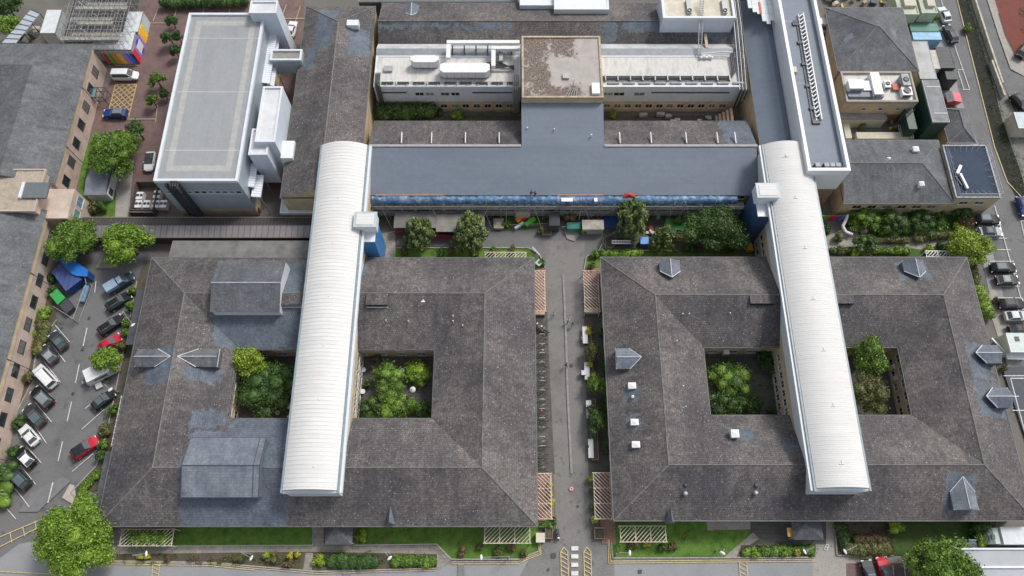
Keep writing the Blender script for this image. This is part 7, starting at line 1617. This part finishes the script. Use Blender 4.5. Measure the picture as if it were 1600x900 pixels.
for k, (px, py, r, h, m) in enumerate([(267,31,13,4,'dark'),(263,57,14,4.5,'dark'),(243,123,14,4.5,'mid'),(237,156,12,4,'mid'),(211,200,17,6,'dark'),(277,56,11,4,'dark'),(272,78,10,4,'dark'),(256,146,9,3,'dark')]):
    tree(['small dark tree at the top of the row beside the grey block','second small tree in the row beside the grey block','small round tree in the middle of the block paved yard','small tree just below the middle one in the yard','dark tree tucked behind the big round tree','low dark tree touching the grey block, upper','low dark tree touching the grey block, lower','little dark tree between the two yard trees'][k], px, py, r, h, m, n=700, size=.2, lobes=8, seed=20+k, group='small trees in the block paved yard')
for k, (px, py, rx, ry, h, m) in enumerate([(611,592,28,26,5,'mid'),(617,631,31,25,5,'mid'),(586,634,25,22,3,'dark'),(652,580,24,21,3.2,'bright'),(663,639,16,15,2.5,'dark')]):
    tree(['bushy tree at the centre of the courtyard right of the left curved wing','rounded tree at the bottom of the courtyard right of the left curved wing','dark low bush tree in the lower left of that courtyard','bright leaved bush at the upper right of the left block inner courtyard','dark bush in the lower right corner of the left block inner courtyard'][k], px, py, rx, h, m, ry=ry, n=1300, size=.19, lobes=9, seed=30+k, group='trees in the inner courtyards')
for k, (px, py, rx, ry, h, m) in enumerate([(1143,598,36,34,4.0,'mid'),(1138,630,32,20,3.5,'dark'),(1178,632,15,16,3,'dark'),(1130,578,24,18,3,'dark'),(1195,562,12,26,2.5,'dark')]):
    tree(['broad leafy tree filling the left of the right block courtyard','dark tree at the foot of the right block courtyard','small dark bush by the stone patch of the right block courtyard','leafy bush at the top left of the right block courtyard','dark climber bush beside the right curved wing wall'][k], px, py, rx, h, m, ry=ry, n=1700, size=.19, lobes=10, seed=40+k, group='trees in the inner courtyards')
for k, (px, py, r, h, m) in enumerate([(1354,337,25,4,'mid'),(1338,350,14,2.5,'mid'),(1396,345,26,4.5,'dark'),(1441,343,28,3.5,'dark'),(1354,380,21,4,'dark'),(1290,357,10,2,'dark'),(1504,332,20,3,'dark'),(1512,345,14,2.5,'rust')]):
    tree(['leafy tree in the garden near the rainbow fence','pale bushy tree at the left end of the garden','round dark tree in the middle of the garden','wide low tree right of the middle of the garden','dark tree over the garden path near the right block','dark bush beside the right curved roof below the rainbow fence','dark bush by the blue flat roofed block','rusty red leaved bush by the top parking bay'][k], px, py, r, h, m, n=1100, size=.19, lobes=9, seed=50+k, group='trees in the right hand garden')
for k, (px, py, rx, ry, m, h) in enumerate([(927,548,13,17,'olive',4),(931,598,15,20,'mid',4),(934,660,17,22,'dark',4.5),(928,640,10,10,'dark',3),(946,575,7,16,'dark',3),(948,632,7,14,'dark',3),(950,695,7,14,'dark',3)]):
    tree(['olive coloured tree below the topmost promenade table','green tree behind the second promenade table','dark green tree above the lowest promenade table','little dark tree between the timber twig planter and the dark green tree','thin dark bush against the right block, level with the second table','thin dark bush against the right block, level with the third table','thin dark bush against the right block, level with the lowest table'][k], px, py, rx, h, m, ry=ry, n=900, size=.18, lobes=8, seed=60+k, group='trees along the right side of the promenade')
for k, (px, py, r, m) in enumerate([(921,518,8,'yellow'),(922,570,6,'yellow'),(922,505+12,5,'olive'),(860,757,6,'yellow'),(862,786,6,'yellow'),(860,772,5,'yellow'),(924,747,7,'lime'),(926,765,5,'olive'),(930,810,8,'lime'),(928,790,6,'mid'),(858,818,12,'mid'),(865,814,7,'dark')]):
    shrub(['yellow green bush in the topmost promenade planter','bright yellow bush beside the second promenade table','olive tuft in the topmost promenade planter','yellow climber on the lower left pergola, upper','yellow climber on the lower left pergola, lower','yellow climber on the lower left pergola, middle','lime bush at the top of the lower right pergola','olive bush beside the lower right pergola','lime bush at the foot of the lower right pergola','green bush by the lower part of the lower right pergola','green bush below the lower left pergola','dark bush at the foot corner of the lower left pergola'][k], px, py, r, m, h=1.6, n=260, size=.13)
hedge('dark rounded hedge left of the bare soil gap, south bed', [(518,877),(584,877)], 2.4, 1.2, 'dark', 1700)
hedge('dark rounded hedge right of the bare soil gap, south bed', [(620,877),(674,877)], 1.9, 1.1, 'mid', 1300)
hedge('long hedge curving round the lower right corner of the left car park', [(163,733),(150,742),(134,757),(126,772)], 1.5, 1.1, 'mid', 1100)
hedge('tall hedge along the top edge beyond the grey block', [(256,2),(380,0)], 2.6, 2.4, 'dark', 2200, .2)
hedge('bright low hedge along the top edge of the right block', [(946,396),(1000,395)], 1.6, 1.3, 'bright', 1100)
hedge('clipped garden hedge left of the path gap', [(1368,375),(1417,375)], 1.3, 1.3, 'olive', 800); hedge('clipped garden hedge right of the path gap', [(1433,374),(1455,368),(1492,366)], 1.6, 1.4, 'olive', 1000)
hedge('low garden hedge against the right block, left part', [(1300,392),(1345,390)], 1.3, 1.1, 'dark', 700); hedge('low garden hedge against the right block, middle part', [(1368,391),(1420,391)], 1.4, 1.1, 'mid', 900); hedge('low garden hedge beside the lime tree', [(1468,385),(1494,386)], 1.5, 1.3, 'dark', 700)
hedge('leafy strip between the right block and the parking bays, upper part', [(1518,410),(1524,440)], 2.0, 1.8, 'olive', 1300); hedge('leafy strip between the right block and the parking bays, lower part', [(1530,450),(1544,490)], 2.4, 1.8, 'bright', 1800)
hedge('ivy hedge over the short bottom left pergola', [(211,841),(253,841)], 2.5, 3.1, 'mid', 2200)
hedge('big mixed shrub bed beyond the right porch, left edge', [(1314,824),(1320,850)], 1.8, 1.2, 'dark', 900); hedge('olive shrub mass in the bed below the right block', [(1325,858),(1385,858)], 2.3, 1.2, 'olive', 1900); hedge('rusty shrub mass in the bed below the right block', [(1340,843),(1380,842)], 1.6, 1.2, 'rust', 900)
hedge('low green hedge left of the right porch path', [(1165,862),(1268,859)], 1.7, .8, 'mid', 1700); hedge('dark planting along the top left corner of the car park', [(68,512),(58,545)], 2.2, 1.6, 'olive', 1200)
hedge('dark low hedge by the top of the plant deck courtyard', [(598,172),(668,172)], 3.6, 3.2, 'dark', 3000, .2)
hedge('low box hedge between the plaza paving slabs', [(689,391),(689,399)], 1.2, .8, 'dark', 300)
hedge('narrow hedge along the back of the grey cabin', [(135,290),(150,215)], 1.2, 1.0, 'dark', 600)
sl = [(50,520,12,'mid'),(70,490,13,'bright'),(85,455,10,'dark'),(80,435,9,'dark'),(62,505,12,'olive'),(46,590,9,'olive'),(30,660,12,'dark'),(22,705,10,'dark'),(10,738,22,'dark'),(4,775,26,'mid'),(205,478,9,'mid'),(208,455,8,'mid'),(200,505,9,'mid'),(192,540,10,'olive'),(198,520,8,'mid'),(178,640,9,'mid'),(165,672,12,'olive'),(163,695,9,'mid'),(160,712,9,'dark'),(146,325,12,'olive'),(160,325,10,'dark')]
for k, (px, py, r, m) in enumerate(sl):
    shrub(['spreading shrub by the pink building above the first parked car','bright shrub by the pink building next to the green skip','dark shrub left of the green skip','dark shrub left of the blue container','olive shrub between the bright one and the parked cars','olive shrub beside the white van','dark shrub beside the dark grey estate','dark shrub beside the black car with the white roof','wide shrub at the left edge near the lowest parked car','leafy shrub at the left edge below the lowest parked car','green shrub right of the black estate car','green shrub right of the pale blue roofed van','green shrub above the lamp near the red car','olive shrub right of the red car','green shrub right of the black car above the red one','green shrub beside the small lone black car','spiky olive palm like shrub above the red and black car','green shrub behind the red and black car','dark shrub below the red and black car','grey olive shrub in front of the grey cabin','dark shrub right of the olive one by the cabin'][k], px, py, r, m, h=2.0, n=420, size=.16, group='shrubs around the left car park')
sl = [(375,872,8,'olive'),(425,872,10,'olive'),(417,868,6,'lime'),(455,868,6,'yellow'),(465,866,5,'yellow'),(499,876,11,'lime'),(452,880,8,'rust'),(220,870,5,'yellow'),(232,870,4,'yellow'),(568,837,11,'lime'),(265,872,6,'rust'),(300,872,5,'rust'),(990,862-12,10,'olive'),(1010,849,6,'yellow'),(1052,854,8,'rust'),(1035,855,8,'dark'),(723,862,8,'rust'),(750,855,6,'olive'),(780,862,9,'olive'),(800,855,8,'rust'),(820,865,6,'olive'),(1400,822,13,'lime'),(1537,822,18,'dark'),(1530,845,12,'mid'),(1225,865,6,'bright'),(1245,863,5,'yellow'),(1180,865,7,'lime')]
for k, (px, py, r, m) in enumerate(sl):
    shrub(['olive shrub under the left street lamp of the flower bed','grey olive spiky shrub in the flower bed','lime tuft beside the grey olive spiky shrub','yellow flowering shrub left of the steps, bigger','yellow flowering shrub left of the steps, smaller','lime green round bush between the steps and the dark hedge','brown flower patch under the yellow shrubs','yellow tuft left of the lamp in the long bed','yellow tuft right of the lamp in the long bed','lime green bush right of the left porch','reddish low shrub in the thin part of the long bed, left','reddish low shrub in the thin part of the long bed, right','white flecked shrub in front of the right lawn pergola','yellow shrub in front of the right lawn pergola','reddish brown bush on the right lawn','dark low ring of a bush on the right lawn','reddish bush at the corner of the left lawn','olive bush below the left lawn pergola, left','olive bush below the left lawn pergola, middle','rusty bush below the left lawn pergola','olive bush at the road corner of the left lawn','round lime bush on the far right lawn','dark wide bush in front of the white lorry, upper','green bush in front of the white lorry, lower','bright bush under the lamp by the right porch path','yellow tuft under the lamp by the right porch path','lime bush at the left end of the porch hedge'][k], px, py, r, m, h=1.2 if r < 12 else 3.0, n=int(40*r), size=.14, group='shrubs on the south side')
sl = [(716,180,12,'bright'),(689,176,7,'dark'),(958,179,9,'bright'),(1348,197,9,'mid'),(1344,190,6,'mid'),(1460,27,9,'mid'),(1512,45,10,'mid'),(1345,375,1,'mid'),(1491,333,6,'lime'),(1493,352,7,'lime'),(1350,358,10,'pinkflower'),(405,330,4,'red'),(892,337,14,'rust'),(912,360,9,'mid'),(845,361,7,'olive'),(790,350,8,'mid'),(450,70,7,'mid'),(462,90,5,'dark'),(745,393,9,'bright'),(800,390,8,'olive'),(848,410,7,'mid'),(930,398,9,'mid'),(925,415,7,'olive'),(1452,390,10,'lime'),(1312,385+7,9,'olive'),(1555,470,6,'rust'),(1556,565,8,'dark'),(1568,590-14,6,'olive')]
lb_ = ['bright bush in the courtyard below the left plant deck','dark bush right of the dark hedge below the left plant deck','bright bush beside the mossy tower in the right plant courtyard','palm like bush beside the cream hut','small bush at the top of the palm like one by the cream hut','bush on the bank between the two roads, upper','bush on the bank between the two roads, lower','tiny bush by the garden path','lime tuft by the timber steps in the garden','lime tuft beside the garden hedge end','pink flowering shrub in the garden','red leaved potted shrub beside the grey clad block','reddish dry bush under the scaffold beside the dark porch','round bush beside the concrete store','square grassy bush left of the porch path','green bush beside the toys','bush behind the white car by the stair tower','dark bush behind the white car by the stair tower','bright bush on the north lawn by the thin pergola','olive bush on the north lawn by the white railing','bush beside the diamond sign','bush on the lawn corner right of the promenade','olive bush on the lawn corner right of the promenade','lime bush by the white thin pergola strip','olive bush against the right block in the garden','rusty bush beside the silver car at the right','dark bush under the thin white ramp','olive bush below the thin white ramp']
for k, (px, py, r, m) in enumerate(sl):
    if r > 1: shrub(lb_[k], px, py, r, m, h=1.4 if r < 12 else 2.2, n=int(40*r), size=.15, group='scattered shrubs')
# ground cover on the far right bank
gc_ = leaves('bank_undergrowth', [(*at(1499+(i*37)%23+(i*8.1)*.27, -10+(i*8.1)%315), .2, .35+((i*7)%5)*.25, .5+((i*11)%5)*.35, .14+((i*3)%4)*.05) for i in range(110)], 9000, .10, 'dark', None, core=0, up=.6); gc_['kind'] = 'stuff'; gc_['label'] = 'dark undergrowth on the bank between the two right hand roads'
gc_ = leaves('lawn_edge_weeds', [(*at(px, py), .22, .5, .4, .2) for px, py in [(960+((i*53)%210), 828+((i*29)%40)) for i in range(26)]+[(560+((i*61)%270), 824+((i*31)%28)) for i in range(30)]+[(640+((i*47)%190), 388+((i*17)%10)) for i in range(24)]], 2400, .08, 'bright', None, core=0, up=.8); gc_['kind'] = 'stuff'; gc_['label'] = 'tufts of longer grass on the lawns'

# extra planting that fills the beds
ex = [(1375,330,14,'mid'),(1418,330,13,'dark'),(1468,332,14,'dark'),(1420,358,13,'dark'),(1470,352,14,'mid'),(1380,360,11,'bright'),(1310,372,9,'olive'),(1335,395,9,'lime'),(1402,391,9,'bright'),(575,600,7,'dark'),(640,640,9,'mid'),(590,560,8,'olive'),(1165,585,9,'olive'),(1205,640,7,'dark'),(940,520,7,'dark'),(948,612,7,'mid'),(951,655,8,'dark'),(1080,385,14,'dark'),(1140,385,12,'dark'),(1060,345,9,'mid'),(632,392,8,'olive'),(706,392,9,'olive'),(770,392,8,'mid')]
el = ['leafy bush at the top of the garden, between the two leafy trees','dark bush against the slate house wall, second','dark bush against the slate house wall near the blue flat roof','dark bush above the gap in the clipped garden hedge','leafy bush above the right clipped hedge','bright low bush above the left clipped hedge','olive bush on the paved corner of the garden','lime bush against the right block near the curved roof','bright bush between the two low garden hedges','dark bush by the cafe tables of the inner courtyard','green bush between the round tree and dark bush of the inner courtyard','olive bush at the top left of the inner courtyard','olive bush at the middle of the right block courtyard','dark bush at the foot of the curved wing wall in the right block courtyard','dark bush behind the topmost promenade table','green climber bush level with the third promenade table','dark climber bush below the third promenade table','dark undergrowth bush under the huge dark tree, left','dark undergrowth bush under the huge dark tree, right','green bush beside the green play mat','olive bush at the left end of the north lawn','olive bush between the first two willows','green bush right of the second willow']
for k, (px, py, r, m) in enumerate(ex): shrub(el[k], px, py, r, m, h=1.7, n=int(45*r), size=.14, group='filling shrubs')

def cover(name, lab, quads, n, mat, size=.09):
    L = []
    R_ = random.Random(n)
    for (px0, px1, py0, py1, k) in quads:
        for i in range(k): x, y = at(R_.uniform(px0,px1), R_.uniform(py0,py1)); L.append((x, y, .24, R_.uniform(.2,.6), R_.uniform(.2,.5), R_.uniform(.08,.3)))
    o = leaves(name, L, n, size, mat, None, core=0, up=.8); o['kind'] = 'stuff'; o['label'] = lab
cover('bed_ground_cover', 'low mixed plants over the soil of the south flower beds', [(190,470,868,882,60),(1310,1390,818,862,40),(560,680,870,884,14),(1160,1270,854,870,20)], 6500, 'olive')
cover('garden_ground_cover', 'weeds and low plants over the garden and courtyard soil', [(1320,1500,322,366,80),(600,810,176,186,30),(1110,1215,560,645,30),(370,455,570,650,20),(945,1190,362,392,40),(60,100,470,540,20),(150,215,520,700,26)], 9000, 'mid')
